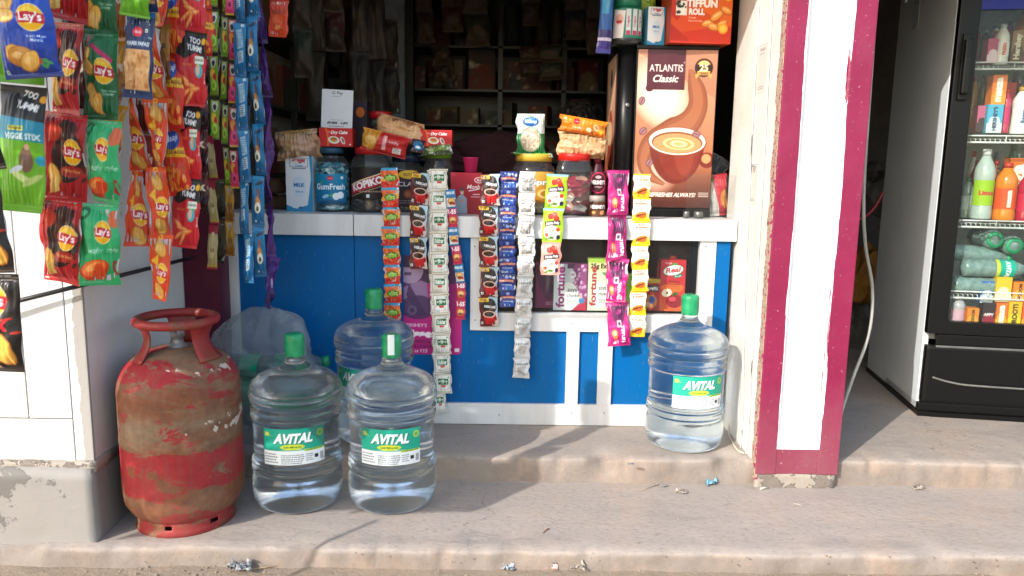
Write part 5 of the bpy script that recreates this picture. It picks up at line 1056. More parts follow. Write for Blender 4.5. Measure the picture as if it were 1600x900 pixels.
for k, (dx, dz, r_) in enumerate(((-.02, 0, .045), (.035, .0, .04), (.0, .06, .042))): MB().lathe(sm([(0, 0), (r_*.9, 0), (r_, r_*.5), (r_*.7, r_*1.1), (.001, r_*1.3)], 4), 32).build('bun', solid('bun crust', '6a4a34', .7), t, (dx, 0, dz))
# syrup bottle and spread jar
brown = solid('syrup plastic', '3c1018', .3, 0, .05); 
loc, w, h = span(921, 239, 948, 306, 2.74)
zs_ = P(934, 336, Y=2.74).z
t = thing('spread_jar', 'small brown chocolate spread jar with a grey lid', 'spread jar', (P(933, 320, Y=2.74).x, 2.745, ZC))
hj = P(933, 306, Y=2.74).z-ZC
MB().lathe(sm([(0, 0), (.028, 0), (.031, .006), (.031, hj*.62), (.026, hj*.72)], 3), 48).build('jar_body', solid('spread', '5a3220', .35), t)
MB().lathe([(0, 0), (.028, 0), (.028, hj*.28), (.026, hj*.3), (0, hj*.3)], 48, 0, (0, 0, hj*.71)).build('lid', solid('grey lid', 'a8a098', .4), t)
link('label', wrap_mesh(spread(), .0317, hj*.05), t)
t = thing('syrup_bottle', 'dark chocolate syrup bottle with a pink ringed label behind the spread jar', 'syrup bottle', (loc.x+.004, 2.815, ZC)); hh = P(934, 239, Y=2.815).z-ZC; r_ = .036
MB().lathe(sm([(0, 0), (r_*.9, 0), (r_, .008), (r_, hh*.5), (r_*.96, hh*.6), (r_*.5, hh*.8), (r_*.36, hh*.84)], 4), 48).build('bottle_body', brown, t)
MB().lathe([(0, 0), (r_*.4, 0), (r_*.4, hh*.1), (r_*.3, hh*.16), (0, hh*.16)], 32, 0, (0, 0, hh*.84)).build('cap', solid('maroon cap', '6a1428', .35), t)
a = syrup(); link('label', wrap_mesh(a, r_*1.01, hh*.36), t)
# ---- vending machine
loc, w, h = span(984, 74, 1111, 342, 2.77)
hm = P(1047, 70, Y=2.77).z-ZC; wm = w
t = thing('coffee_machine', 'tall coffee vending machine with a printed coffee cup front', 'vending machine', (loc.x, 2.78, ZC), R(-1.5))
xl = P(945, 200, Y=2.80).x-loc.x; x1_, x2_ = -wm/2, wm/2
f = MB(); f.box(x1_+.001, x2_, .004, .36, .0, hm, 0, .006); f.box(x1_+.002, x2_-.002, -.01, .004, .0, .03, 0, .003); f.box(x1_, x2_, -.006, .004, hm-.014, hm, 0, .003); f.build('machine_case', M['black'], t)
link('front_panel', box_mesh(wm-.012, hm-.05, .012, (mf := machine_front()), '3a1410', mat=M['film']), t, (0, -.002, .034))
f = MB(); f.lathe([(.0, 0), (.034, 0), (.034, hm-.02), (0, hm-.02)], 40, 0, (x1_-.026, .03, .015)); f.box(x1_-.0585, x1_+.002, .03, .34, .0, hm-.004, 0, .004); f.build('round_corner_column', M['black'], t)
f = MB(); f.lathe([(0, 0), (.008, 0), (.008, .006), (.004, .008), (0, .008)], 20); lk = f.build('door_lock', M['steel'], t, (x1_-.026, -.002, hm*.655), (R(90), 0, 0))
a = machine_side(); sp_ = link('side_panel', box_mesh(.28, hm-.05, .004, a, '3a1410', mat=M['film']), t, (x1_-.061, .19, .025), (0, 0, R(-90)))
# things on the machine
zt = ZC+hm
loc, w, h = span(1045, -16, 1142, 66, 2.72)
t = thing('roll_cake_box', 'large orange roll cake carton on top of the coffee machine', 'cake carton', (loc.x, 2.80, zt+.001), R(3)); a = tiffun_box()
link('carton_body', box_mesh(w, h+.01, .14, a, 'b03a14', 'c84a18'), t)
loc, w, h = span(1011, 6, 1039, 66, 2.76)
t = thing('milk_carton', 'narrow white and blue milk carton on the coffee machine', 'carton', (loc.x, 2.81, zt+.001), R(8)); link('carton_body', box_mesh(w, h, .05, amul(w, h), '4a9ac0', '8ab4cc'), t)
loc, w, h = span(951, -12, 1004, 66, 2.80)
a = Art(.12, .1, '24806a', .0016); a.poly([(.0, 0), (.34, 0), (.4, .9), (.06, .95)], 'e8dcdc'); a.ell(.22, .62, .12, .14, 'e0a898'); a.rect(.13, .5, .3, .58, 'c03040')
for k in range(3): a.rect(.42+.19*k, .1, .56+.19*k, .95, 'd8d8dc'); a.rect(.43+.19*k, .1, .55+.19*k, .25, 'c03864'); a.text('Colgate', .49+.19*k, .55, .3, 'b03050', rot=90)
jar('tooth_jar', 'clear jar of pale tubes with a green lid on the coffee machine', (951, -6, 1004, 66), 2.82, '1c7a5c', None, .7, a, .12, lidw=.8, lidh=.03)
t = [o_ for o_ in COL.objects if o_.name == 'tooth_jar'][0]; t.location.z = zt+.001
soft('packet_bundle', 'blue and purple packets hanging over the left edge of the machine top', 'packets', (938, -30, 956, 74), 2.74, Art(.05, .26, '2a5ca0', .002).rect(0, 0, 1, .3, '2c2468').rect(0, .16, 1, .2, 'c8c0d8').rect(.2, .5, .7, .95, '3a94c0').text('Classic', .5, .7, .3, 'f0f0f0', rot=90), .03, 2)
soft('packet_bundle', 'yellow green packet standing between the jar and the milk carton', 'packet', (1003, -30, 1018, 30), 2.88, Art(.07, .2, '9ab028', .002).speck(20, ['3a8a3c', 'd8d040'], (.05, .1), (0, 0, 1, 1), 2), .03, 2)
# acrylic screen and chip bag right of the machine
loc, w, h = span(1070, 274, 1148, 343, 2.69)
t = thing('acrylic_screen', 'low clear acrylic sheet standing at the right end of the counter', 'screen', (loc.x, 2.69, ZC+.0005)); MB().box(-w/2, w/2, 0, .004, 0, h, 0, .0005).build('sheet', M['acrylic'], t)
a = Art(.085, .15, 'b8b4b0', .0016); a.poly([(.55, 0), (1, 0), (1, 1), (.3, 1)], 'a8182c'); a.ell(.8, .4, .2, .4, 'c8823c'); a.fine(.1, .2, .5, .8, 14, '8a8680', 4); a.rect(.1, .84, .4, .9, '3a7a3c')
soft('snack_bag', 'red and silver snack bag leaning beside the coffee machine', 'snack bag', (1098, 268, 1142, 342), 2.80, a, .05, -8, wr=.006)
f = MB(); tt = thing('crumpled_bag', 'grey crumpled polythene bag behind the red snack bag', 'bag', P(1120, 255, Y=2.98))
soft('grey_packet', 'grey crumpled packet poking out behind the red snack bag', 'packet', (1108, 246, 1134, 276), 2.95, Art(.08, .08, '7a7a80', .002), .03, 30, wr=.01, mat=M['silver'])
bpy.data.objects.remove(tt)
for k, (x, r_, lb) in enumerate(((1093, .017, 'larger round steel tin lid lying before the machine base'), (1074, .011, 'smaller round tin lid beside the larger one'))):
    p = P(x, 336, Y=2.70); MBx = MB().lathe([(0, 0), (r_, 0), (r_, .02), (r_*.8, .024), (0, .024)], 30); tag(MBx.build('tin_lid', M['steel'], None, (p.x, 2.715, ZC+.001)), lb, 'lid')

# ---- in the niche
zn = cZ(490)+.001
mag = carton('gift_pack', 'dark magenta pack behind the silver sachets in the niche', 'pack', (836, 420, 868, 492), 2.74, magbox(), .05, '5a1438', z=zn)
carton('soya_box', 'grey and purple soya chunk carton in the niche', 'soya carton', (864, 420, 916, 492), 2.70, lambda w, h: fortune(0), .05, '8a8c90', 'a05888', z=zn)
carton('soya_box', 'cream and green soya chunk carton with extra grams banner', 'soya carton', (917, 411, 958, 492), 2.70, lambda w, h: fortune(1), .05, 'a8b070', 'a8c848', z=zn, rz=0)
carton('green_pack', 'plain green pack behind the magenta and yellow strips', 'pack', (975, 440, 1000, 493), 2.76, plain(.07, .12, '5a7a28', None, c2='6c8a34'), .04, '4a6820', z=zn)
carton('cookie_pack', 'small red biscuit pack between the yellow strip and the juice', 'biscuit pack', (1000, 444, 1029, 494), 2.71, smallred(), .04, '7a1c1c', z=zn)
loc, w, h = span(1030, 415, 1069, 495, 2.70); a = juice()
t = thing('juice_carton', 'tall red apple juice carton with an orange cap in the niche', 'juice carton', (loc.x, 2.74, zn)); link('carton_body', box_mesh(w, h, .06, a, 'a01824', 'c81c2c'), t)
MB().lathe([(0, 0), (.012, 0), (.012, .012), (0, .012)], 24, 0, (.003, 0, h)).build('cap', solid('orange cap', 'd8481c', .4), t)
for k, (x0_, y0_, x1_b, y1_, c, lb) in enumerate(((752, 400, 778, 492, '4a1c1c', 'dim brown box in the left corner of the niche'), (778, 418, 806, 492, '6a1826', 'dim dark red box behind the blue sachets in the niche'), (806, 410, 836, 492, '3a2420', 'dim brown box behind the silver sachets in the niche'))):
    carton('niche_box', lb, 'box', (x0_, y0_, x1_b, y1_), 2.80, plain(.08, .18, c, None, c2='2a1414'), .05, '241210', z=zn)
# poster on the blue panel
loc, w, h = span(630, 400, 721, 555, CY-.001)
a = poster(); t = thing('kisses_poster', 'magenta chocolate poster with rounded corners on the blue counter panel', 'poster', (loc.x, CY+.011, loc.z))
nx, ny = a.nx, a.ny; u_, v_ = np.meshgrid(np.linspace(0, 1, nx), np.linspace(0, 1, ny)); cr_ = .014
X_ = (u_-.5)*w; Z_ = v_*h; ex = np.clip(cr_-Z_, 0, cr_); xlim = w/2-(cr_-np.sqrt(np.maximum(cr_**2-ex**2, 0))); X_ = np.clip(X_, -xlim, xlim)
link('poster_sheet', mesh('poster', np.stack([X_, 0*X_-.0012+.0006*np.sin(u_*9), Z_], -1).reshape(-1, 3), gridf(nx, ny), M['paper'], a.cols()), t)
# =================================================================== BIG BOTTLES AND GAS CYLINDER
t_ = NT('bottle plastic and water'); oi = t_.n('ObjectInfo'); va = t_.n('VectorMath'); va.operation = 'SCALE'; t_.l(oi.outputs['Location'], va.inputs[0]); va.inputs['Scale'].default_value = 5; vb = t_.n('VectorMath'); t_.l(va.outputs[0], vb.inputs[0]); t_.l(t_.tc.outputs['Object'], vb.inputs[1]); g = t_.noise(8, 7, .72, vb.outputs[0], .6); g3 = t_.noise(70, 4)
rr = t_.ramp(g.outputs['Fac'], [(.40, .0), (.62, .05), (.75, .22)])
p_ = t_.bsdf('f0f7fa', rr, 0, g.outputs['Fac'], .25, .006, .5, 1.0, 1.33); 
_d = t_.n('BsdfDiffuse'); _d.inputs[0].default_value = L4('c4d2d6'); _tl = t_.n('BsdfTranslucent'); _tl.inputs[0].default_value = L4('cfe0e6')
_a = t_.n('MixShader'); _a.inputs[0].default_value = .5; t_.l(_d.outputs[0], _a.inputs[1]); t_.l(_tl.outputs[0], _a.inputs[2])
_k = t_.n('MixShader'); _f = t_.ramp(g.outputs['Fac'], [(.35, .0), (.55, .03), (.72, .16)]); t_.l(_f, _k.inputs[0]); t_.l(p_.outputs[0], _k.inputs[1]); t_.l(_a.outputs[0], _k.inputs[2])
M['water'] = t_.out(_k)
M['capgreen'] = solid('green cap film', '067e4c', .26, 0, .25, 34, .6, .5, '2c9c6c')
BP = sm([(.001, .006), (.06, .004), (.10, 0), (.122, .008), (.132, .03), (.1345, .06), (.133, .09), (.1275, .104), (.1275, .109), (.134, .116), (.134, .124), (.1295, .130), (.134, .137), (.133, .144), (.128, .152), (.128, .258), (.130, .263), (.1345, .270), (.1345, .280), (.1300, .287), (.1305, .290), (.1345, .297), (.1285, .308), (.1290, .312), (.136, .320), (.138, .333), (.1355, .340), (.1365, .346), (.134, .357), (.125, .372), (.104, .388), (.073, .401), (.046, .411), (.032, .424), (.0275, .440), (.0265, .462), (.0265, .485)], 3)
def bottle(label, px, py, Z, rz, gname='large water bottles before the counter', tape=False, over=False):
    """px, py: where the front foot of the bottle meets the floor"""
    p = P(px, py, Z=Z); d = Vector((p.x, p.y, 0)).normalized(); c = Vector((p.x, p.y, 0))+d*.112
    t = thing('water_bottle', label, 'water bottle', (c.x, c.y, Z+.001), rz, gname); rg = random.Random(px)
    ph = rg.uniform(0, 20)
    def fn(q, th_, r_, z_):
        k = 1+.0035*mnoise.noise(Vector((math.cos(th_)*2+ph, math.sin(th_)*2, z_*30))) if r_ > .05 else 1
        k -= .02*max(0, math.cos(th_*3+ph))**6*(1 if .1 < z_ < .15 or .27 < z_ < .3 else 0)*.4
        return Vector((q.x*k, q.y*k, q.z))
    MB().lathe([(0, .006)]+BP+[(0, .4852)], 120, fn=fn).build('bottle_body', M['water'], t, smooth=True)
    def fc(q, th_, r_, z_):
        n_ = mnoise.noise_vector(q*70+Vector((ph, 0, 0)))*.0022 if r_ > .01 else Vector((0, 0, 0)); return q+n_
    cp_ = MB().lathe([(.0275, .442), (.029, .450), (.0295, .46), (.0300, .475), (.0300, .487), (.0298, .495), (.0285, .503), (.025, .507), (.016, .508), (0, .508)], 90, fn=fc).build('cap', M['capgreen'], t, smooth=True)
    t.scale = (.965, .965, 1)
    lb = link('label', wrap_mesh(avital(1.24), .1287, .155), t, (0, 0, 0), (0, R(rg.uniform(-2.2, 2.2)), R(rg.uniform(-3, 8))))
    if tape:
        a = Art(.02, .06, 'd8e4e2', .002); link('cap_tape', wrap_mesh(a, .0315, .452), cp_, (0, 0, 0), (0, 0, 0))
    return t
bottle('water bottle next to the gas cylinder, without tape on its cap', 468, 805, 0, R(8))
bottle('water bottle with white tape on its green cap, second from the gas cylinder', 614, 806, 0, R(6), tape=True)
bottle('water bottle standing behind the taped one against the blue panel', 587, 699, .08, R(-28))
bottle('lone water bottle standing before the counter near the maroon pillar', 1066, 709, .08, R(6))

# gas cylinder
t = NT('worn red cylinder paint'); sx = t.n('SeparateXYZ'); t.l(t.tc.outputs['Object'], sx.inputs[0])
v = t.mapv((1, 1, 1.9)); g1 = t.noise(8, 9, .74, v, .5); g2 = t.noise(26, 6, .7); g3 = t.noise(3.0, 4, .6, t.mapv((.8, .8, 2.4)), .8)
red = t.ramp(g2.outputs['Fac'], [(.3, '861f28'), (.6, '96282f'), (.8, 'a03a3c')])
rust = t.ramp(g2.outputs['Fac'], [(.25, '4e382f'), (.5, '74462f'), (.75, '8a5a42')]); grey = t.ramp(g2.outputs['Fac'], [(.3, '6a5a48'), (.7, '8a7660')])
brown = t.mix(t.ramp(g3.outputs['Fac'], [(.45, 0.0), (.6, 1.0)]), rust, grey)
zr = t.n('MapRange'); zr.inputs['From Max'].default_value = .62; t.l(sx.outputs['Z'], zr.inputs[0])
band = t.ramp(zr.outputs[0], [(.0, .50), (.08, .46), (.17, .36), (.22, .46), (.28, .53), (.36, .52), (.41, .38), (.47, .44), (.53, .41), (.60, .36), (.66, .44), (.70, .53), (.77, .46), (.95, .40)])
ad = t.n('Math'); ad.operation = 'ADD'; t.l(band, ad.inputs[0]); t.l(g1.outputs['Fac'], ad.inputs[1])
fr_ = t.ramp(ad.outputs[0], [(.955, 0.0), (.99, 1.0)]); c = t.mix(fr_, brown, red); sk = t.noise(5, 6, .7, t.mapv((9, 9, .8))); c = t.mix(t.ramp(sk.outputs['Fac'], [(.48, 0.0), (.70, .5)]), c, '6d4c40'); du = t.noise(2.5, 7, .7); c = t.mix(t.ramp(du.outputs['Fac'], [(.45, .0), (.75, .3)]), c, '8a6a5a')
g4 = t.noise(34, 5, .6); wz = t.ramp(zr.outputs[0], [(.44, 0.0), (.47, .2), (.52, .2), (.56, 0.0), (.68, 0.0), (.71, .13), (.74, .13), (.76, 0.0)])
ax = t.n('MapRange'); ax.inputs['From Min'].default_value = -.06; ax.inputs['From Max'].default_value = .15; t.l(sx.outputs['X'], ax.inputs[0])
wm_ = t.n('Math'); wm_.operation = 'MULTIPLY'; t.l(wz, wm_.inputs[0]); t.l(ax.outputs[0], wm_.inputs[1])
w2 = t.n('Math'); w2.operation = 'ADD'; t.l(wm_.outputs[0], w2.inputs[0]); t.l(g4.outputs['Fac'], w2.inputs[1])
c = t.mix(t.ramp(w2.outputs[0], [(.72, 0.0), (.74, 1.0)]), c, 'bfb2a6')
M['cyl'] = t.out(t.bsdf(c, .62, 0, ad.outputs[0], .4, .004, .3))
t = NT('worn red ring'); g = t.noise(13, 6, .65); g2 = t.noise(50, 5); c = t.ramp(g.outputs['Fac'], [(.35, '8a2026'), (.5, '8c2a2a'), (.58, '7a4030'), (.75, '6a4438')]); M['cylring'] = t.out(t.bsdf(c, .5, 0, g2.outputs['Fac'], .4, .003))
p = P(294, 838, Z=0); d = Vector((p.x, p.y, 0)).normalized(); cc_ = Vector((p.x, p.y, 0))+d*.127
t = thing('gas_cylinder', 'worn red gas cylinder with rust bands standing beside the partition wall', 'gas cylinder', (cc_.x, cc_.y, .001), R(0))
r0 = .159
MB().lathe(sm([(0, .02), (.08, .022), (.125, .035), (.148, .062), (r0, .10), (r0, .2), (r0, .243)], 4)+[(r0+.0012, .247), (r0+.0012, .259), (r0, .263)]+sm([(r0, .27), (r0, .36), (r0*.995, .395), (.148, .43), (.125, .462), (.09, .483), (.05, .494), (0, .497)], 5), 128).build('cylinder_body', M['cyl'], t)
# foot ring with oval holes
f = MB(); seg = 128; holes = [-1.553+.96*k for k in range(6)]
rings = []
zsn = [0, .012, .019, .025, .031, .05]
for z in zsn:
    rg_ = [f.bm.verts.new(((.127+(.004 if z == 0 else 0))*math.cos(2*math.pi*k/seg), (.127+(.004 if z == 0 else 0))*math.sin(2*math.pi*k/seg), z)) for k in range(seg)]; rings.append(rg_)
for j, (a_, b_) in enumerate(zip(rings, rings[1:])):
    for k in range(seg):
        th = 2*math.pi*(k+.5)/seg
        if j in (2, 3) and any(abs((th-h_+math.pi) % (2*math.pi)-math.pi) < .085 for h_ in holes): continue
        f.bm.faces.new((a_[k], a_[(k+1) % seg], b_[(k+1) % seg], b_[k])).smooth = True
fo = f.build('foot_ring', M['cyl'], t); md = fo.modifiers.new('s', 'SOLIDIFY'); md.thickness = .003
zr_ = .57
f = MB(); f.tube([(.100*math.cos(a_), .100*math.sin(a_), zr_) for a_ in (2*math.pi*k/64 for k in range(64))], .0125, 14, closed=True); f.build('guard_ring', M['cylring'], t)
def strap(ang, wd0, wd1, lean=0):
    f = MB(); rows = []
    for k in range(13):
        s_ = k/12; z = .468+(zr_-.468)*s_; r_ = .118-.045*math.sin(math.pi*min(1, s_*1.0))*.55+(.100-.118)*s_-(0 if s_ < .9 else 0); wd_ = wd0*(1-s_)+wd1*s_-.028*math.sin(math.pi*s_)*(wd0/.08)
        rows.append([f.bm.verts.new(((r_)*math.cos(ang+lean*s_+q*wd_/r_), (r_)*math.sin(ang+lean*s_+q*wd_/r_), z)) for q in (-.5, -.25, 0, .25, .5)])
    for a_, b_ in zip(rows, rows[1:]):
        for k in range(4): f.bm.faces.new((a_[k], a_[k+1], b_[k+1], b_[k])).smooth = True
    o_ = f.build('guard_strap', M['cylring'], t); m_ = o_.modifiers.new('s', 'SOLIDIFY'); m_.thickness = .0035; return o_
strap(R(-128), .05, .05); strap(R(-20), .085, .10); strap(R(104), .085, .09)
f = MB(); f.lathe([(0, 0), (.028, 0), (.026, .008), (.017, .012), (.015, .03), (.019, .034), (.019, .05), (.014, .056), (.012, .066), (.0, .068)], 24, 0, (0, 0, .49)); f.lathe([(0, 0), (.009, 0), (.009, .02), (0, .02)], 12, 0, (.0, 0, .535), fn=lambda q, a_, r_, z_: Vector((q.x, -(q.z-.535)-.012, .535+q.y))); f.build('valve', solid('zinc valve', 'a8a8aa', .45, .6), t)
# stencilled weight on the shoulder
fz = lambda z: np.interp(z, [.36, .395, .43, .462, .483, .494], [r0, .158, .148, .125, .09, .05])
def stencil(s_, z0_, z1_, ang, w_, c_='b8988c'):
    v, tr, sz = glyphs(s_, .0, 0); k = w_/sz[0]; V = []
    for x, y in v:
        z = (z0_+z1_)/2+y*k*.8; r_ = float(fz(z))+.0012; a_ = ang+x*k/max(r_, .06); V.append((r_*math.cos(a_), r_*math.sin(a_), z))
    link('stencil_mark', mesh('stencil', V, tr, solid('chalk paint', c_, .7), smooth=False), t)
stencil('15.6', .452, .466, R(-76), .05, 'd0b8ac'); stencil('0801', .412, .420, R(-96), .03, 'c8b0a4'); stencil('BPC 8842', .408, .416, R(-66), .07, 'b89c90')
cc2 = t.location.copy()

# ---- plastic bag with small green bottles behind the big bottles
green = solid('green bottle label', '18a878', .3); smallp = clear_mat('small bottle plastic', (215, 232, 230), .08, .12, 'cfe0de')
bag = thing('plastic_bag', 'large clear polythene bag full of small bottles behind the water bottles', 'plastic bag', (P(432, 650, Z=.08).x, 2.5, .08))
bx = bag.location
outl = [(x*1.08, z*1.07) for x, z in [(-.22, 0), (-.235, .06), (-.225, .16), (-.20, .24), (-.12, .33), (-.02, .40), (.05, .43), (.08, .425), (.15, .36), (.18, .26), (.185, .15), (.185, .05), (.17, 0)]]
f = MB(); n_ = 40
# lofted crumpled envelope
L_ = spline([(x, 0, z) for x, z in outl], 5); rows = []
N_ = 34; zs2 = np.linspace(0, .44, 20)
def width_at(z):
    xs_ = []
    for a_, b_ in zip(L_, L_[1:]):
        if (a_.z-z)*(b_.z-z) <= 0 and a_.z != b_.z: xs_.append(a_.x+(b_.x-a_.x)*(z-a_.z)/(b_.z-a_.z))
    return (min(xs_), max(xs_)) if xs_ else (.06, .07)
for z in zs2:
    a_, b_ = width_at(z*.999+.0002); cx_, hw = (a_+b_)/2, (b_-a_)/2+.001; dp = .085*(1-(z/.47)**2.2)+.006; row = []
    for k in range(N_):
        th = 2*math.pi*k/N_; q = Vector((cx_+hw*math.cos(th), dp*math.sin(th), z))
        e = mnoise.noise_vector(q*9)*.022+mnoise.noise_vector(q*23+Vector((5, 5, 5)))*.016+mnoise.noise_vector(q*60)*.008
        if z == 0: e.z = abs(e.z)*.2
        row.append(f.bm.verts.new(q+e))
    rows.append(row)
for a_, b_ in zip(rows, rows[1:]):
    for k in range(N_): f.bm.faces.new((a_[k], a_[(k+1) % N_], b_[(k+1) % N_], b_[k]))
f.bm.faces.new(rows[-1]); bmesh.ops.triangulate(f.bm, faces=f.bm.faces[:]); f.build('bag_film', M['bag'], bag)
GB = 'small bottles inside the clear bag'
sb = sm([(0, 0), (.026, 0), (.031, .006), (.032, .03), (.030, .05), (.032, .07), (.032, .13), (.029, .15), (.018, .18), (.012, .19), (.012, .2)], 3)
sb = [(0, 0)]+sb[1:]
def small_bottle(label, loc, rot, grp=GB, lab=green, name='small_bottle', capc='0e8a62', s_=1):
    t = thing(name, label, 'small bottle', loc, 0, grp); t.rotation_euler = rot; t.scale = (s_,)*3
    MB().lathe(sb, 32).build('bottle_body', smallp, t); MB().lathe([(0, 0), (.015, 0), (.015, .018), (0, .018)], 20, 0, (0, 0, .195)).build('cap', solid('small cap '+capc, capc, .4), t)
    MB().lathe([(.0325, .075), (.0325, .125)], 32).build('label', lab, t); return t
sp0 = [((-.12, 0, .25), (R(90), 0, R(78)), 'small green labelled bottle lying uppermost in the clear bag'), ((-.02, -.02, .24), (R(85), 0, R(95)), 'small green labelled bottle lying second from the top in the bag'), ((-.12, .03, .17), (R(90), 0, R(60)), 'small bottle at mid height in the clear bag, leaning left'), ((.0, -.02, .14), (R(80), R(30), R(80)), 'small bottle at mid height in the clear bag, leaning right'), ((-.16, -.02, .06), (R(75), 0, R(40)), 'small bottle low in the bag beside the gas cylinder'), ((-.05, .02, .02), (0, R(10), 0), 'small bottle standing at the bottom of the clear bag')]
for l_, r_, lb in sp0:
    small_bottle(lb, Vector(l_)+bx, r_, s_=1.25)

# =================================================================== DRINKS COOLER
fA = P(1435, 650, Z=.08); fB = P(1600, 660, Z=.08); ang = math.atan2((fB-fA).y, (fB-fA).x)
t = thing('drinks_cooler', 'tall upright drinks cooler with a black glass door and pale side', 'cooler', (fA.x, fA.y, .08), ang)
ck = t
Minv = (Matrix.Translation(t.location) @ Matrix.Rotation(ang, 4, 'Z')).inverted()
def on(px, py, yl=0.0):
    """point where the sight line meets the plane y=yl of the cooler's own frame"""
    a_ = Minv @ CAMP; d_ = (Minv.to_3x3() @ ray(px, py)); k = (yl-a_.y)/d_.y; return a_+d_*k
CW, CH, CD = .62, 1.92, .66
M['coolside'] = solid('grey white enamel', 'ecf2f6', .25, 0, .03, 4, .03, .8)
M['gasket'] = solid('dark blue gasket', '1c1a3c', .5)
f = MB(); f.box(0, .02, .035, CD, .02, CH, 0, .003); f.box(CW-.02, CW, .035, CD, .02, CH, 0, .003); f.box(.02, CW-.02, CD-.02, CD-.001, .02, CH-.001, 0); f.box(.02, CW-.02, .036, CD-.02, CH-.03, CH-.001, 0); f.build('cabinet', M['coolside'], t)
zdoor = on(1540, 525).z
f = MB(); f.box(.02, CW-.02, .05, CD-.03, zdoor-.03, zdoor-.0); f.box(.0201, .024, .05, CD-.03, zdoor, CH-.03); f.box(CW-.03, CW-.021, .05, CD-.03, zdoor, CH-.03); f.box(.03, CW-.03, CD-.04, CD-.021, zdoor, CH-.04); f.build('inner_liner', solid('inner liner', 'aab0b0', .5), t)
gx0_, gx1_ = on(1492, 400).x, CW-.05; gz0 = on(1540, 505).z; gz1 = on(1560, 14).z
f = MB(); f.box(0, gx0_, -.0, .03, zdoor-.0, CH-.09, 0, .004); f.box(gx1_, CW, .0, .03, zdoor, CH-.09, 0, .004); f.box(gx0_, gx1_, .001, .03, zdoor, gz0, 0, .003); f.box(gx0_, gx1_, .001, .03, CH-.16, CH-.09, 0, .003); dframe = f.build('door', M['black'], t)
MB().box(.002, .014, .030, .036, zdoor, CH-.09).build('gasket', M['gasket'], dframe)
MB().box(gx0_, gx1_, .014, .018, gz0, CH-.16).build('pane', M['glasspane'], dframe)
a = Art(gx1_-gx0_, .1, '1c2c8c', .003); link('header_sticker', box_mesh(gx1_-gx0_, CH-.16-gz1, .002, a, '1c2c8c'), t, ((gx0_+gx1_)/2, .006, gz1))
MB().box(0, CW, .0, .034, CH-.09, CH, 0, .006).build('top_panel', solid('blue top panel', '1c2c8c', .4), t)
h0, h1 = on(1512, 148).z, on(1520, 62).z
f = MB(); f.box(gx0_-.05, gx0_-.024, -.032, -.0, h0, h1, 0, .006); f.box(gx0_-.052, gx0_-.022, -.012, .001, h0-.02, h1+.02, 0, .004); f.build('handle', M['black'], dframe)
zk = on(1500, 640).z
f = MB(); f.box(.004, CW, .003, .04, .05, zdoor-.045, 0, .014); f.box(.04, CW, .008, .03, zdoor-.045, zdoor-.004, 0, .003); f.box(0, CW, .012, .4, .018, .05, 0, .004); gpan = f.build('grille_panel', M['black'], t)
f = MB(); f.box(.035, CW, -.002, .006, zdoor-.052, zdoor-.044, 0, .002); f.build('lip', M['steel'], gpan)
f = MB(); f.tube(spline([(.035, -.0005, .155), (.1, -.006, .14), (.2, -.008, .132), (CW-.02, -.008, .128)], 6), .004, 8); f.build('panel_groove', solid('worn groove', '6a6a66', .5), gpan)
f = MB(); f.box(-.004, .04, .0, CD, .001, .02); f.box(.04, CW, -.002, CD, .001, .018); f.build('base_plinth', M['black'], t)
# shelves
shz = [on(1560, 497).z-.012, on(1540, 458, .12).z, on(1540, 349, .1).z, on(1540, 218, .1).z, on(1540, 105, .1).z]
for z in shz[1:]+[1.72]:
    f = MB(); f.tube([(.03, .06, z+.012), (CW-.035, .06, z+.012)], .003, 6); f.tube([(.03, .055, z-.012), (CW-.035, .055, z-.012)], .004, 6)
    for k in range(34): x = .035+k*(CW-.07)/33; f.tube([(x, .057, z-.01), (x, .06, z+.0), (x, CD-.06, z+.0)], .0016, 4)
    for k in range(4): f.tube([(.06+k*.16, .056, z+.012), (.06+k*.16, .056, z-.012)], .002, 5)
    f.build('wire_shelf', M['whiteplastic'], t)
def inside(name, label, cat, px, py0, py1, yl, wpx, build, group='drinks in the cooler'):
    """px centre, py0 top, py1 bottom (pixels); yl depth inside; the thing stands free on the shelf"""
    b = on(px, py1, yl); tp_ = on(px, py0, yl); w_ = (on(px+wpx/2, py1, yl)-on(px-wpx/2, py1, yl)).length
    zsh = min([z for z in [shz[0]]+[q+.003 for q in shz[1:]]], key=lambda q: abs(q-b.z))
    wp = ck.matrix_basis @ Vector((b.x, b.y, b.z)) if False else (Matrix.Translation(ck.location) @ Matrix.Rotation(ang, 4, 'Z')) @ Vector((b.x, b.y, b.z))
    o_ = thing(name, label, cat, wp, ang, group); build(o_, w_, tp_.z-b.z); return o_
def bx_(c, txt, tc='f4f0e8', c2=None, d=.05, rot=90, side=None):
    def go(o_, w_, h_):
        a = plain(w_, h_, c, None, c2=c2, step=.0019)
        if txt: a.text(txt, .5, .5, .8*h_/w_ if rot == 90 else .8, tc, rot=rot, bold=.05)
        link('carton_body', box_mesh(w_, h_, d, a, side or c), o_)
    return go
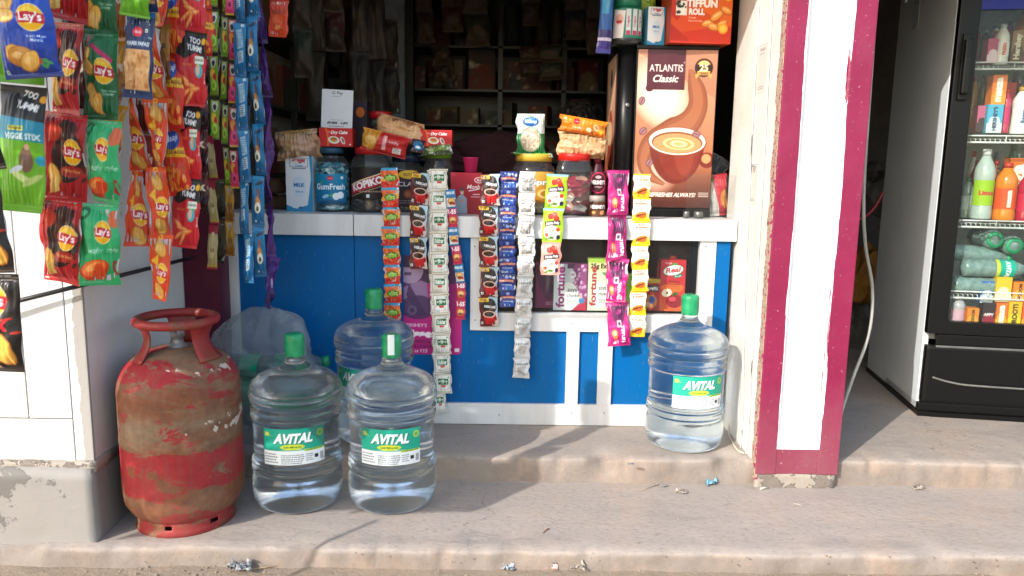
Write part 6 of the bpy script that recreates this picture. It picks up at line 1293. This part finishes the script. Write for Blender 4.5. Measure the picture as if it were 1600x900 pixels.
def bt_(liquid, capc, labc=None, txt=None, tc='f0f0f0', clear=False, neck=.4):
    def go(o_, w_, h_):
        r_ = w_/2; pr = sm([(0, 0), (r_*.85, 0), (r_, h_*.04), (r_*.97, h_*.2), (r_*.88, h_*.42), (r_*.98, h_*.6), (r_*.9, h_*.74), (r_*.4, h_*.9), (r_*.34, h_*.94)], 4); pr = [(0, 0)]+pr[1:]
        t0 = NT('drink '+liquid) if ('drink '+liquid) not in bpy.data.materials else None
        m_ = bpy.data.materials['drink '+liquid] if t0 is None else t0.out(t0.bsdf(liquid, .12, 0, spec=.6, coat=.5))
        MB().lathe(pr, 40).build('bottle_body', m_, o_); MB().lathe([(0, 0), (r_*.42, 0), (r_*.42, h_*.09), (0, h_*.09)], 24, 0, (0, 0, h_*.91)).build('cap', solid('cap '+capc, capc, .4), o_)
        if labc:
            a = Art(r_*3.0, h_*.36, labc, .0018)
            if txt: a.text(txt, .5, .5, .5, tc, bold=.05, rot=0 if len(txt) < 6 else 90) if rotl(txt) else a.text(txt, .5, .5, .62*a.h/a.w*1.3, tc, rot=90, bold=.05)
            link('label', wrap_mesh(a, r_*1.0, h_*.2), o_)
    return go
def rotl(s_): return s_ in ('Limca',)
I = inside
# shelf 1 (top)
I('soda_can', 'pink patterned drink packet at the left of the top cooler shelf', 'drink', 1545, 62, 100, .12, 18, bx_('b84868', None, c2='e8c8d0'))
I('drink_bottle', 'white milk shake bottle with red lettering on the top cooler shelf', 'drink bottle', 1562, 38, 102, .11, 22, bt_('d8d0c4', 'b8b4b0', 'e4dcd0', 'FRESH', 'c83a20'))
I('drink_carton', 'brown chocolate milk carton on the top cooler shelf', 'drink carton', 1583, 50, 98, .14, 20, bx_('8a6a48', 'Hershey', 'e0d0b8', '5a4030'))
I('drink_carton', 'tan milk carton at the right end of the top cooler shelf', 'drink carton', 1602, 52, 98, .16, 18, bx_('a88858', None, c2='b83a20'))
I('drink_bottle', 'orange drink bottle standing back on the top cooler shelf', 'drink bottle', 1590, 18, 96, .26, 18, bt_('c87a30', '8a2c3c'))
I('drink_bottle', 'violet drink bottle standing back on the top cooler shelf', 'drink bottle', 1572, 34, 96, .28, 16, bt_('8a5a8a', '5a2c5c'))
# shelf 2
I('drink_carton', 'orange mango drink carton resting on the blue milk carton', 'drink carton', 1554, 118, 164, .115, 22, bx_('e0701c', 'maaza', 'f6ead8', 'e89028'))
I('drink_carton', 'light blue milk shake carton below the orange mango carton', 'drink carton', 1547, 164, 208, .11, 24, bx_('4aa4c4', "HERSHEY'S", '20305c', 'c8d4d4'))
I('drink_bottle', 'small magenta drink bottle with a red cap on the second shelf', 'drink bottle', 1567, 140, 208, .12, 15, bt_('b81c50', 'c02028', 'c02460', None))
I('drink_pouch', 'white yogurt drink bottle with a mustard cap on the second shelf', 'drink bottle', 1590, 136, 210, .11, 26, bt_('dcdcd8', 'c89c3c', 'd8dcd4', 'Rasna', '3a5a8a'))
I('drink_carton', 'pink milk carton in the left corner of the second shelf', 'drink carton', 1528, 166, 206, .13, 16, bx_('c05878', None, c2='3a2c34'))
I('drink_bottle', 'brown cola bottle standing back on the second shelf', 'drink bottle', 1530, 118, 200, .26, 15, bt_('4a3024', '8a3040'))
I('drink_pack', 'green and yellow drink pack at the right end of the second shelf', 'drink pack', 1608, 122, 200, .16, 16, bx_('7aa030', None, c2='d8c83c'))
I('drink_bottle', 'dim red bottle standing back on the second shelf', 'drink bottle', 1578, 112, 200, .3, 16, bt_('6a2028', '3a2024'))
# shelf 3
I('drink_bottle', 'clear lime soda bottle with white cap and green label', 'drink bottle', 1531, 233, 342, .11, 32, bt_('a8b4ac', 'e8e8e8', '94b824', 'Limca', 'c02430'))
I('drink_bottle', 'orange mango drink bottle with a red cap on the third shelf', 'drink bottle', 1566, 254, 344, .10, 34, bt_('d87818', 'd03018', 'd84c1c', 'maaza', 'f4e8d4'))
I('drink_carton', 'orange mango carton standing behind the mango bottle', 'drink carton', 1580, 247, 344, .17, 34, bx_('e0681c', 'maaza', 'f6ead8', '8a9a2c'))
I('drink_bottle', 'crimson drink bottle with a red cap at the right of the third shelf', 'drink bottle', 1597, 268, 346, .10, 26, bt_('a81838', 'c82028', 'b8183c', 'Thums', 'e8c8d0'))
I('drink_bottle', 'small green capped clear bottle in the left corner of the third shelf', 'drink bottle', 1508, 278, 340, .16, 18, bt_('8c9c94', '2a8a4c', 'b8c4bc', None))
I('drink_bottle', 'dark green bottle standing back on the third shelf', 'drink bottle', 1572, 226, 338, .3, 24, bt_('1c6048', '14503a'))
# bottom
I('drink_carton', 'small orange mango cube carton on the cooler floor', 'drink carton', 1515, 480, 508, .07, 18, bx_('d87c24', 'HOOOM', '3a2010', 'e09a34', .04))
I('drink_carton', 'black apple drink carton on the cooler floor', 'drink carton', 1539, 472, 508, .075, 19, bx_('2a2024', 'APPY', 'e8dcdc', '8c1c34', .04, 0))
I('drink_carton', 'orange mango carton between the black carton and the yellow one', 'drink carton', 1559, 472, 510, .07, 18, bx_('e0641c', 'maaza', 'f6ead8', 'e8a02c', .04))
I('drink_carton', 'yellow mango drink carton on the cooler floor', 'drink carton', 1579, 470, 511, .07, 20, bx_('e0a818', 'FROOTI', '3a2c10', 'd8c020', .04))
I('drink_carton', 'orange mango carton at the right end of the cooler floor', 'drink carton', 1600, 470, 512, .07, 19, bx_('d8501c', 'maaza', 'f6ead8', 'e8a02c', .04))
I('drink_bottle', 'small clear bottle with pink print in the cooler corner', 'drink bottle', 1494, 462, 508, .08, 22, bt_('a8a4a4', 'b0a8a8', 'c89ca8', None))
I('drink_carton', 'blue and white smoodh carton stacked on the black carton', 'drink carton', 1537, 438, 472, .09, 20, bx_('3a68a8', 'SMOODH', 'f0f0f0', 'c8d4e0', .04))
I('chocolate_pack', 'yellow sweet pack stacked on the mango cartons', 'drink pack', 1562, 432, 470, .08, 24, bx_('d8b028', None, c2='f0e4b0', d=.04))
I('drink_carton', 'orange cube carton stacked at the right above the yellow carton', 'drink carton', 1588, 440, 470, .08, 22, bx_('d87a20', 'HOOOM', '3a2010', 'e09a34', .04))
I('drink_bottle', 'red capped brown drink bottle behind the lime soda bottle', 'drink bottle', 1548, 250, 340, .24, 20, bt_('7a4a28', 'b82028', 'b8302c'))
I('drink_bottle', 'red drink bottle standing behind the small green capped bottle', 'drink bottle', 1518, 250, 338, .28, 18, bt_('a02430', '8a2030'))
I('drink_carton', 'yellow carton standing back at the right of the third shelf', 'drink carton', 1612, 240, 344, .2, 22, bx_('d8a020', None, c2='b83020'))
I('drink_carton', 'red carton standing back in the middle of the second shelf', 'drink carton', 1560, 130, 206, .2, 30, bx_('b8302c', None, c2='e0a030'))
I('drink_carton', 'orange carton standing back at the right of the second shelf', 'drink carton', 1604, 132, 206, .24, 22, bx_('d87828', None, c2='a82830'))
I('drink_bottle', 'amber bottle standing back at the left of the second shelf', 'drink bottle', 1540, 122, 204, .2, 13, bt_('a8662c', '2a7a4c'))
I('drink_bottle', 'pink drink bottle standing back at the left of the top shelf', 'drink bottle', 1552, 44, 98, .22, 14, bt_('c04a70', 'e0e0e0'))
I('drink_bottle', 'blue capped drink bottle standing back on the top shelf', 'drink bottle', 1548, 40, 98, .3, 12, bt_('8aa0b0', '2a5aa8'))
I('drink_pack', 'maroon pack standing back at the right of the top shelf', 'drink pack', 1606, 30, 96, .24, 20, bx_('7a2438', None, c2='c8a070'))
back_cols = [('b8302c', 'rust red'), ('2a7a4c', 'green'), ('d88a28', 'amber'), ('5a2c3c', 'plum'), ('c8c4bc', 'milky white'), ('3a6a94', 'steel blue'), ('a85a28', 'brown orange')]
for r_i, (rn, py0, py1, ylb) in enumerate((('top', 40, 94, .36), ('second', 120, 198, .36), ('third', 236, 334, .36))):
    for k in range(6):
        cb_, nb_ = back_cols[(k*3+r_i*2) % 7]
        I('drink_bottle', f'{nb_} bottle, {("first", "second", "third", "fourth", "fifth", "sixth")[k]} from left, back row of {rn} cooler shelf', 'drink bottle', 1512+k*17+(8-r_i*4), py0+(k*7) % 12, py1, ylb, 15, bt_(cb_, ('c02028', 'e0e0e0', '2a5aa8')[k % 3]), 'back row bottles in the cooler')
# lying water bottles
sw = solid('grey clear bottle', '5c7470', .15, 0, .2, 40, .3, .7, '8aa09a')
def lying(label, px, py, yl, wpx, col=sw, lab=True, tilt=0):
    c = (Matrix.Translation(ck.location) @ Matrix.Rotation(ang, 4, 'Z')) @ on(px, py, yl); o_ = thing('water_bottle', label, 'small bottle', c, ang, 'drinks in the cooler')
    r_ = .034; f = MB(); f.lathe([(0, 0)]+[(r_*(1-.05*(k % 2)), .01+.011*k) for k in range(15)]+[(r_*.9, .185), (r_*.4, .225), (r_*.36, .235)], 32); b_ = f.build('bottle_body', col, o_, (-.1, 0, 0), (0, R(90+tilt), 0), smooth=True)
    MB().lathe([(0, .232), (r_*.45, .232), (r_*.45, .25), (0, .25)], 20).build('cap', M['capgreen'], o_, (-.1, 0, 0), (0, R(90+tilt), 0))
    if lab:
        a = Art(.1, .065, '12a088', .0016).rect(0, 0, 1, .2, 'c8d43a').text('AVITAL', .5, .6, .75, 'f0f6f4', bold=.05, shear=.2); link('label', wrap_mesh(a, r_*1.02, .115), o_, (-.1, 0, 0), (0, R(90+tilt), 0))
lying('lying water bottle with a green brand label on the lower wire shelf', 1545, 419, .09, 80)
lying('lying ribbed bottle below the green labelled one, cap end hidden', 1528, 446, .1, 70, lab=False)
lying('lying dusty bottle left of the round bottle ends', 1515, 392, .16, 60, lab=False, tilt=6)
for k, (x, y, lb) in enumerate(((1555, 375, 'bottle end facing out with a teal cap ring, left one'), (1585, 384, 'bottle end facing out at the right above the green label'))):
    c = (Matrix.Translation(ck.location) @ Matrix.Rotation(ang, 4, 'Z')) @ on(x, y, .12); o_ = thing('water_bottle', lb, 'small bottle', c, ang, 'drinks in the cooler')
    MB().lathe([(0, 0), (.03, .004), (.036, .015), (.036, .16), (.014, .2), (0, .2)], 32).build('bottle_body', sw, o_, (0, 0, 0), (R(-90), 0, 0)); MB().lathe([(.018, -.004), (.03, -.004), (.03, .01)], 32).build('base_ring', M['capgreen'], o_, (0, 0, 0), (R(-90), 0, 0))
# glass-clear sticker card on the side
a = Art(.05, .1, 'b8c2c8', .002); a.text('PhonePe', .5, .88, .6, '5a6a78'); a.fine(.2, .1, .8, .2, 2, '7a8894', 3)
p = P(1431, 22, X=None, Y=3.0)
lc = Minv @ CAMP; dd_ = Minv.to_3x3() @ ray(1431, 22); k_ = (-.001-lc.x)/dd_.x; q_ = lc+dd_*k_
o_ = thing('payment_sticker', 'pale payment sticker on the side of the cooler', 'sticker', (Matrix.Translation(ck.location) @ Matrix.Rotation(ang, 4, 'Z')) @ q_, ang); link('sticker_sheet', box_mesh(.07, .12, .001, a, 'c0c8cc'), o_, (0, 0, -.06), (0, 0, R(-90)))
# =================================================================== DIM SHOP INTERIOR
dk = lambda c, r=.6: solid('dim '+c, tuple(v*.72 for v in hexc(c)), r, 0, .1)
shelf_m = solid('black shelf frame', '19191a', .4)
YB = 4.2
def bz(py, px=780, Y=YB): return P(px, py, Y=Y).z
x0_, x1_ = P(640, 100, Y=YB).x, P(948, 100, Y=YB).x
t = thing('display_shelf', 'black framed glass fronted shelf unit at the back of the shop', 'shelf unit', ((x0_+x1_)/2, YB+.18, .08)); o = t.location
f = MB()
for x in (x0_, P(783, 40, Y=YB).x, P(883, 60, Y=YB).x, x1_+.02): f.box(x-.012-o.x, x+.012-o.x, YB-o.y, YB+.03-o.y, 0, 2.1)
zsh = [bz(72), bz(140), bz(195), bz(250), 1.95, .55]
for z in zsh: f.box(x0_-o.x, x1_+.02-o.x, YB-o.y, YB+.3-o.y, z-.012-.08, z-.08)
f.box(x0_-o.x, x1_+.02-o.x, YB+.3-o.y, YB+.32-o.y, 0, 2.1); f.build('shelf_frame', shelf_m, t)
MB().box(x0_+.014-o.x, x1_-o.x, YB-.006-o.y, YB-.002-o.y, bz(70)-.08+.02, 1.94-.08).build('sliding_glass', M['acrylic'], t)
rg = random.Random(5)
cols_ = ['5a2a26', '443428', '685038', '501a24', '383f33', '65543f', '2c3644', '6c3020', '786850']
names_ = {'5a2a26': 'dull red', '443428': 'brown', '685038': 'tan', '501a24': 'dark crimson', '383f33': 'grey green', '65543f': 'beige', '2c3644': 'slate', '6c3020': 'rust red', '786850': 'pale tan'}
pos_ = ['first', 'second', 'third', 'fourth', 'fifth', 'sixth', 'seventh', 'eighth', 'ninth', 'tenth']
rows_ = [(bz(72), 'top', [(655, 34, 46), (690, 30, 40), (725, 34, 42), (758, 26, 34), (800, 20, 62), (822, 20, 66), (845, 20, 64), (868, 18, 62), (905, 18, 44), (925, 18, 40)]),
         (bz(140), 'second', [(655, 16, 34), (678, 24, 44), (700, 16, 36), (716, 12, 44), (750, 40, 60), (785, 16, 30), (806, 22, 44), (840, 44, 46), (882, 26, 36), (915, 32, 48)]),
         (bz(195), 'third', [(680, 22, 26), (706, 26, 28), (735, 28, 26), (770, 24, 22), (795, 20, 34), (845, 30, 30), (905, 26, 40), (930, 16, 30)]),
         (bz(250), 'lowest visible', [(678, 30, 34), (712, 30, 28), (745, 30, 30), (860, 34, 30), (900, 30, 36)])]
for z, rn, its in rows_:
    for k, (px, wpx, hpx) in enumerate(its):
        c = rg.choice(cols_); w_ = wpx/1200*4.3; h_ = hpx/1200*4.3; x = P(px, 120, Y=YB+.1).x
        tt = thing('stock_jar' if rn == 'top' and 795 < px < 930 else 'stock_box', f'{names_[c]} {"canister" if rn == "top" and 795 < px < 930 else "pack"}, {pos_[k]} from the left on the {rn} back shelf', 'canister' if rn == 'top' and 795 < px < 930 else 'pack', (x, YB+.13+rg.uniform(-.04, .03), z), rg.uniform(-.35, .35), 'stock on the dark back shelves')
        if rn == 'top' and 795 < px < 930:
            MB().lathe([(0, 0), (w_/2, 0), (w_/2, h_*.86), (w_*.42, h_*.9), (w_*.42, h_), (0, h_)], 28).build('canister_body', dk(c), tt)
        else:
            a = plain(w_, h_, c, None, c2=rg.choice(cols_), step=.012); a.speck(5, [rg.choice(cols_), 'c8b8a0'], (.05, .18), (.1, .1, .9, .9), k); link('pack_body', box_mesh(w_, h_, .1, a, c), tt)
for k, (px, y0, y1, c) in enumerate(((662, -30, 66, '3c2c24'), (705, -30, 50, '4a1c20'), (742, -30, 74, '2c3428'), (828, -30, 40, '40341f'), (898, -30, 62, '2a2c38'), (932, -30, 84, '4a3020'), (688, 70, 132, '38281e'), (828, 72, 120, '44201c'), (858, 70, 126, '303428'))):
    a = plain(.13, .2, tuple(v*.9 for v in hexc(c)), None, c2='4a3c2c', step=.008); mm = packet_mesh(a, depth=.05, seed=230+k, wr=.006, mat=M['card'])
    strip('packet_strip', f'{("brown", "crimson", "olive", "khaki", "slate", "rust", "dark tan", "brick", "moss")[k]} packets hanging in the dark before the back shelf at {("its left post", "left of its middle", "its middle left", "its middle", "right of its middle", "its right end", "the lower left", "the lower middle", "the lower middle right")[k]}', 'packets', [(px, y0), (px+3, y1)], 4.05, 30+k % 3*6, [(mm, .2)]*2, group='dim packet strips before the back shelf', part='packet', seed=k+40)
# red plaid cloth and dark bags heaped before the shelves
def heap(name, label, cat, px, py, w_, d_, h_, Y, m, seed, amp=.25):
    b = P(px, py, Y=Y); bm = bmesh.new(); bmesh.ops.create_icosphere(bm, subdivisions=5, radius=1)
    for v in bm.verts:
        q = v.co.copy(); n_ = 1+amp*mnoise.noise(q*1.7+Vector((seed, 0, 0)))+amp*.5*mnoise.noise(q*5+Vector((0, seed, 0)))+amp*.2*mnoise.noise(q*13)
        v.co = Vector((q.x*w_/2*n_, q.y*d_/2*n_, max(-.5, q.z)*h_*.66*n_+h_*.33))
    for fa in bm.faces: fa.smooth = True
    me = bpy.data.meshes.new(name); bm.to_mesh(me); bm.free(); me.materials.append(m); return tag(link(name, me, None, b), label, cat)
heap('cloth_bundle', 'dark red plaid cloth bundle behind the crimson cookie box', 'cloth', 770, 268, .5, .2, .16, 3.3, dk('4a1a24', .9), 3)
heap('polythene_bag', 'grey bag hump in front of the right part of the back shelves', 'bag', 905, 205, .2, .2, .14, 3.6, dk('4a4644', .4), 11, .3)
# left inner shelving with hanging goods
t = thing('wall_shelf', 'dim shelf boards along the left inner wall of the shop', 'shelf', (WX+.1, 3.5, 1.0)); o = t.location
f = MB()
for z in (.95, 1.22, 1.5, 1.75): f.box(WX+.002-o.x, WX+.16-o.x, 2.75-o.y, 4.7-o.y, z-o.z-.012, z-o.z)
for y in (2.8, 3.4, 4.0, 4.6): f.box(WX+.14-o.x, WX+.165-o.x, y-o.y, y+.02-o.y, -.9, .95)
f.build('shelf_boards', dk('4a463f'), t)
for k in range(20):
    y = 2.85+.26*(k % 7); z = (.95, 1.22, 1.5)[k//7]; c = rg.choice(cols_)
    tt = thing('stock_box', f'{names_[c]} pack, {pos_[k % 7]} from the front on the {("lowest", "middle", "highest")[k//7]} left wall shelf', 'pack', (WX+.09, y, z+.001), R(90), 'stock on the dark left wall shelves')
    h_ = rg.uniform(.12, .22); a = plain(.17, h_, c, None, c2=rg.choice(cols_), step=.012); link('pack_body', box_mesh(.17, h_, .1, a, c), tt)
for k, (px, y0, y1, c, Y_) in enumerate(((470, -30, 120, '2c3c34', 3.0), (492, -30, 190, '4a4438', 3.2), (520, -40, 80, '5a2c2c', 3.2), (560, -30, 190, '241e20', 3.3), (585, -30, 210, '2c2426', 3.4), (606, 30, 180, '2a2022', 3.5), (540, -30, 130, '3a2c2c', 3.6))):
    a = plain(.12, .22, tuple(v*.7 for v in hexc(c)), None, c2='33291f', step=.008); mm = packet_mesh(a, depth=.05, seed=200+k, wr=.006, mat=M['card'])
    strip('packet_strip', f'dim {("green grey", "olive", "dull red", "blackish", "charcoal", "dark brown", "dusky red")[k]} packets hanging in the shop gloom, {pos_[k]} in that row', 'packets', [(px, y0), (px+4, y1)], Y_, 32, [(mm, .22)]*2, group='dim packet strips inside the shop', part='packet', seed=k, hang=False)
# pale door leaf catching daylight at the back
x0b, x1b = P(598, 100, Y=4.1).x, P(634, 100, Y=4.1).x
t = thing('back_door', 'pale grey door leaf half hidden behind hanging packets', 'door', ((x0b+x1b)/2, 4.1, .08)); MB().box(-(x1b-x0b)/2-.1, (x1b-x0b)/2, 0, .04, 0, 2.15).build('door_leaf', solid('pale door', 'a8b4bc', .5), t)
f = MB(); f.box((x1b-x0b)/2, (x1b-x0b)/2+.04, -.02, .06, 0, 2.2); f.build('door_frame', shelf_m, t)
# right room: sack, crates, hose
heap('sack', 'ochre sack slumped in the gap beside the cooler', 'sack', 1352, 468, .22, .2, .28, 3.9, solid('ochre sack', 'a8742c', .7), 21)
heap('sack', 'grey woven sack on the floor of the gap beside the cooler', 'sack', 1345, 545, .26, .3, .34, 4.0, solid('grey sack', '6a6866', .8), 23)
heap('rubbish_bag', 'pale crumpled bag above the sacks in the gap', 'bag', 1352, 330, .24, .3, .26, 4.0, solid('pale bag', '5c5a58', .6), 25, .4)
tag(MB().tube(spline([P(1371, -20, Y=2.40), P(1361, 120, Y=2.40), P(1350, 290, Y=2.42), P(1352, 380, Y=2.46), P(1363, 450, Y=2.46), P(1358, 520, Y=2.44), P(1333, 590, Y=2.4), P(1316, 640, Y=2.36), P(1311, 664, Y=2.34)], 8), .0052, 8).build('drain_hose', solid('grey hose', 'a8a8a0', .4)), 'pale grey hose hanging down between the pillar and the cooler', 'hose')
tag(MB().tube(spline([P(1335, 345, Y=3.2), P(1352, 338, Y=3.2), P(1368, 322, Y=3.2), P(1380, 300, Y=3.2)], 6), .006, 6).build('red_cable', solid('red cable', '8a1020', .4)), 'red cable crossing the dark gap beside the cooler', 'cable')
loc = P(1335, 500, Y=4.4); t = thing('wooden_crate', 'low wooden pieces lying behind the pillar in the gap', 'crate', (loc.x, 4.2, .081))
f = MB(); f.box(-.25, .2, -.1, .1, 0, .03); f.box(-.2, .24, -.06, .05, .031, .06); f.box(-.22, .1, -.02, .12, .061, .09); f.build('plank_pieces', solid('old wood', '8a7258', .7), t)
# stickers on the pillar side (cards facing the doorway)
def pcard(label, px, py, w_, h_, txt):
    p = P(px, py, X=PX0-.0005); a = Art(w_, h_, 'c6c2bc', .0016); a.text(txt, .5, .9, .5, '5a5c60'); a.fine(.2, .78, .8, .84, 1, '8a8c90', 2); a.fine(.2, .08, .8, .16, 2, '6a6c70', 3); a.rect(0, .985, 1, 1, '5a98c0')
    t = thing('payment_sticker', label, 'sticker', (PX0-.002, p.y, p.z), R(-90)); link('sticker_sheet', box_mesh(w_, h_, .0008, a, 'c0bcb6'), t, (0, 0, -h_/2))
pcard('upper payment sticker on the inner side of the pillar', 1191, 108, .09, .15, 'PhonePe'); pcard('lower payment sticker on the inner side of the pillar', 1177, 288, .085, .13, 'Pay')
# slim pole outside the frame whose thin shade crosses the step
tag(MB().tube([(-1.335, .95, -.06), (-1.335, .95, .85)], .007, 10).build('thin_pole', M['steel'], None), 'thin steel pole standing on the ground out to the left', 'pole')

# =================================================================== LITTER
def scrap(name, label, cat, px, py, Z, s_, m, seed, flat=.25):
    p = P(px, py, Z=Z); bm = bmesh.new(); bmesh.ops.create_grid(bm, x_segments=10, y_segments=8, size=.5)
    for v in bm.verts:
        n_ = mnoise.noise_vector(v.co*3.2+Vector((seed*3.1, 0, 0))); n2 = mnoise.noise_vector(v.co*8+Vector((seed, 3, 0)))
        v.co = Vector((v.co.x*s_+n_.x*s_*.5, v.co.y*s_*.7+n_.y*s_*.5, abs(n_.z)*s_*flat*1.6+abs(n2.z)*s_*flat*.8))
    for fa in bm.faces: fa.smooth = True
    me = bpy.data.meshes.new(name); bm.to_mesh(me); bm.free(); me.materials.append(m); o_ = tag(link(name, me, None, (p.x, p.y, Z+.002)), label, cat); md = o_.modifiers.new('s', 'SOLIDIFY'); md.thickness = .0006; return o_
wp_ = solid('white scrap', '9a9b9e', .5); rp_ = solid('red scrap', 'b0505c', .4, 0, .3, 60, .2, .5, 'd8c8c0'); bp_ = solid('blue scrap', '3a9ab8', .4, 0, .3, 60, .2, .5, 'a8b0b4')
scrap('paper_scrap', 'crumpled white wrapper on the ground at the lower left', 'wrapper', 376, 893, -.05, .045, wp_, 1, .5)
scrap('paper_scrap', 'pale folded wrapper on the ground at the bottom middle', 'wrapper', 793, 890, -.05, .032, solid('pale blue scrap', 'b8c2cc', .3), 2, .4)
scrap('paper_scrap', 'pink and white wrapper on the ground at the bottom', 'wrapper', 862, 887, -.05, .035, rp_, 3, .5)
scrap('paper_scrap', 'clear crumpled film beside the pink wrapper', 'wrapper', 905, 890, -.05, .035, solid('clear scrap', 'b8aca0', .3), 4, .5)
scrap('paper_scrap', 'torn blue and white wrapper on the step below the lone bottle', 'wrapper', 1112, 758, 0, .03, bp_, 5, .6)
scrap('paper_scrap', 'clear film scrap left of the blue wrapper', 'wrapper', 1063, 770, 0, .028, solid('film scrap', 'c0b4a6', .25), 6, .3)
scrap('paper_scrap', 'tiny white scrap near the blue wrapper', 'wrapper', 1037, 761, 0, .015, wp_, 7, .5)
scrap('paper_scrap', 'pale scrap on the upper step edge near the white counter', 'wrapper', 985, 727, .08, .015, wp_, 8, .3)
scrap('paper_scrap', 'clear film scrap on the step at the right of the pillar', 'wrapper', 1437, 765, 0, .035, solid('film scrap two', 'c4b8aa', .25), 9, .2)
def stick(label, px0, py0, px1, py1, Z, r_, c, name='twig', cat='twig'):
    a, b = P(px0, py0, Z=Z), P(px1, py1, Z=Z); a.z = b.z = Z+r_+.001; tag(MB().tube([a, a.lerp(b, .5)+Vector((0, .002, .001)), b], r_, 6).build(name, solid('stick '+c, c, .7)), label, cat)
stick('long thin straw lying on the ground behind the white wrapper', 392, 891, 455, 884, -.05, .0015, 'a08c70')
stick('cigarette end lying on the step before the pillar', 1188, 766, 1199, 764, 0, .0035, 'd8ccb8', 'cigarette_end', 'cigarette end')
stick('small twig lying on the step below the taped bottle', 848, 834, 858, 827, 0, .0015, '8a6a50')
stick('yellow stick beside the pink wrapper', 872, 888, 902, 884, -.05, .0015, 'b8a040')
stick('short straw on the step right of the twig', 1240, 788, 1252, 791, 0, .001, 'cfc4b4')
stick('dry curled stem left of the film scrap', 1000, 768, 1030, 758, 0, .001, 'a89880')
# grit
rg = random.Random(11); f = MB()
for _ in range(260):
    px, py = rg.uniform(100, 1600), rg.choice([rg.uniform(884, 900), rg.uniform(745, 760), rg.uniform(866, 899), rg.uniform(760, 880)]); Z = -.052 if py > 884 else 0.0005
    p = P(px, py, Z=Z); s_ = rg.uniform(.0012, .0035)*(1.5 if Z < 0 else 1)
    q = bmesh.ops.create_icosphere(f.bm, subdivisions=1, radius=s_)
    for v in q['verts']: v.co = Vector((v.co.x*rg.uniform(.8, 1.3), v.co.y, v.co.z*.6))+p
tag(f.build('grit', solid('grit', '9a8a78', .9), None), kind='stuff')
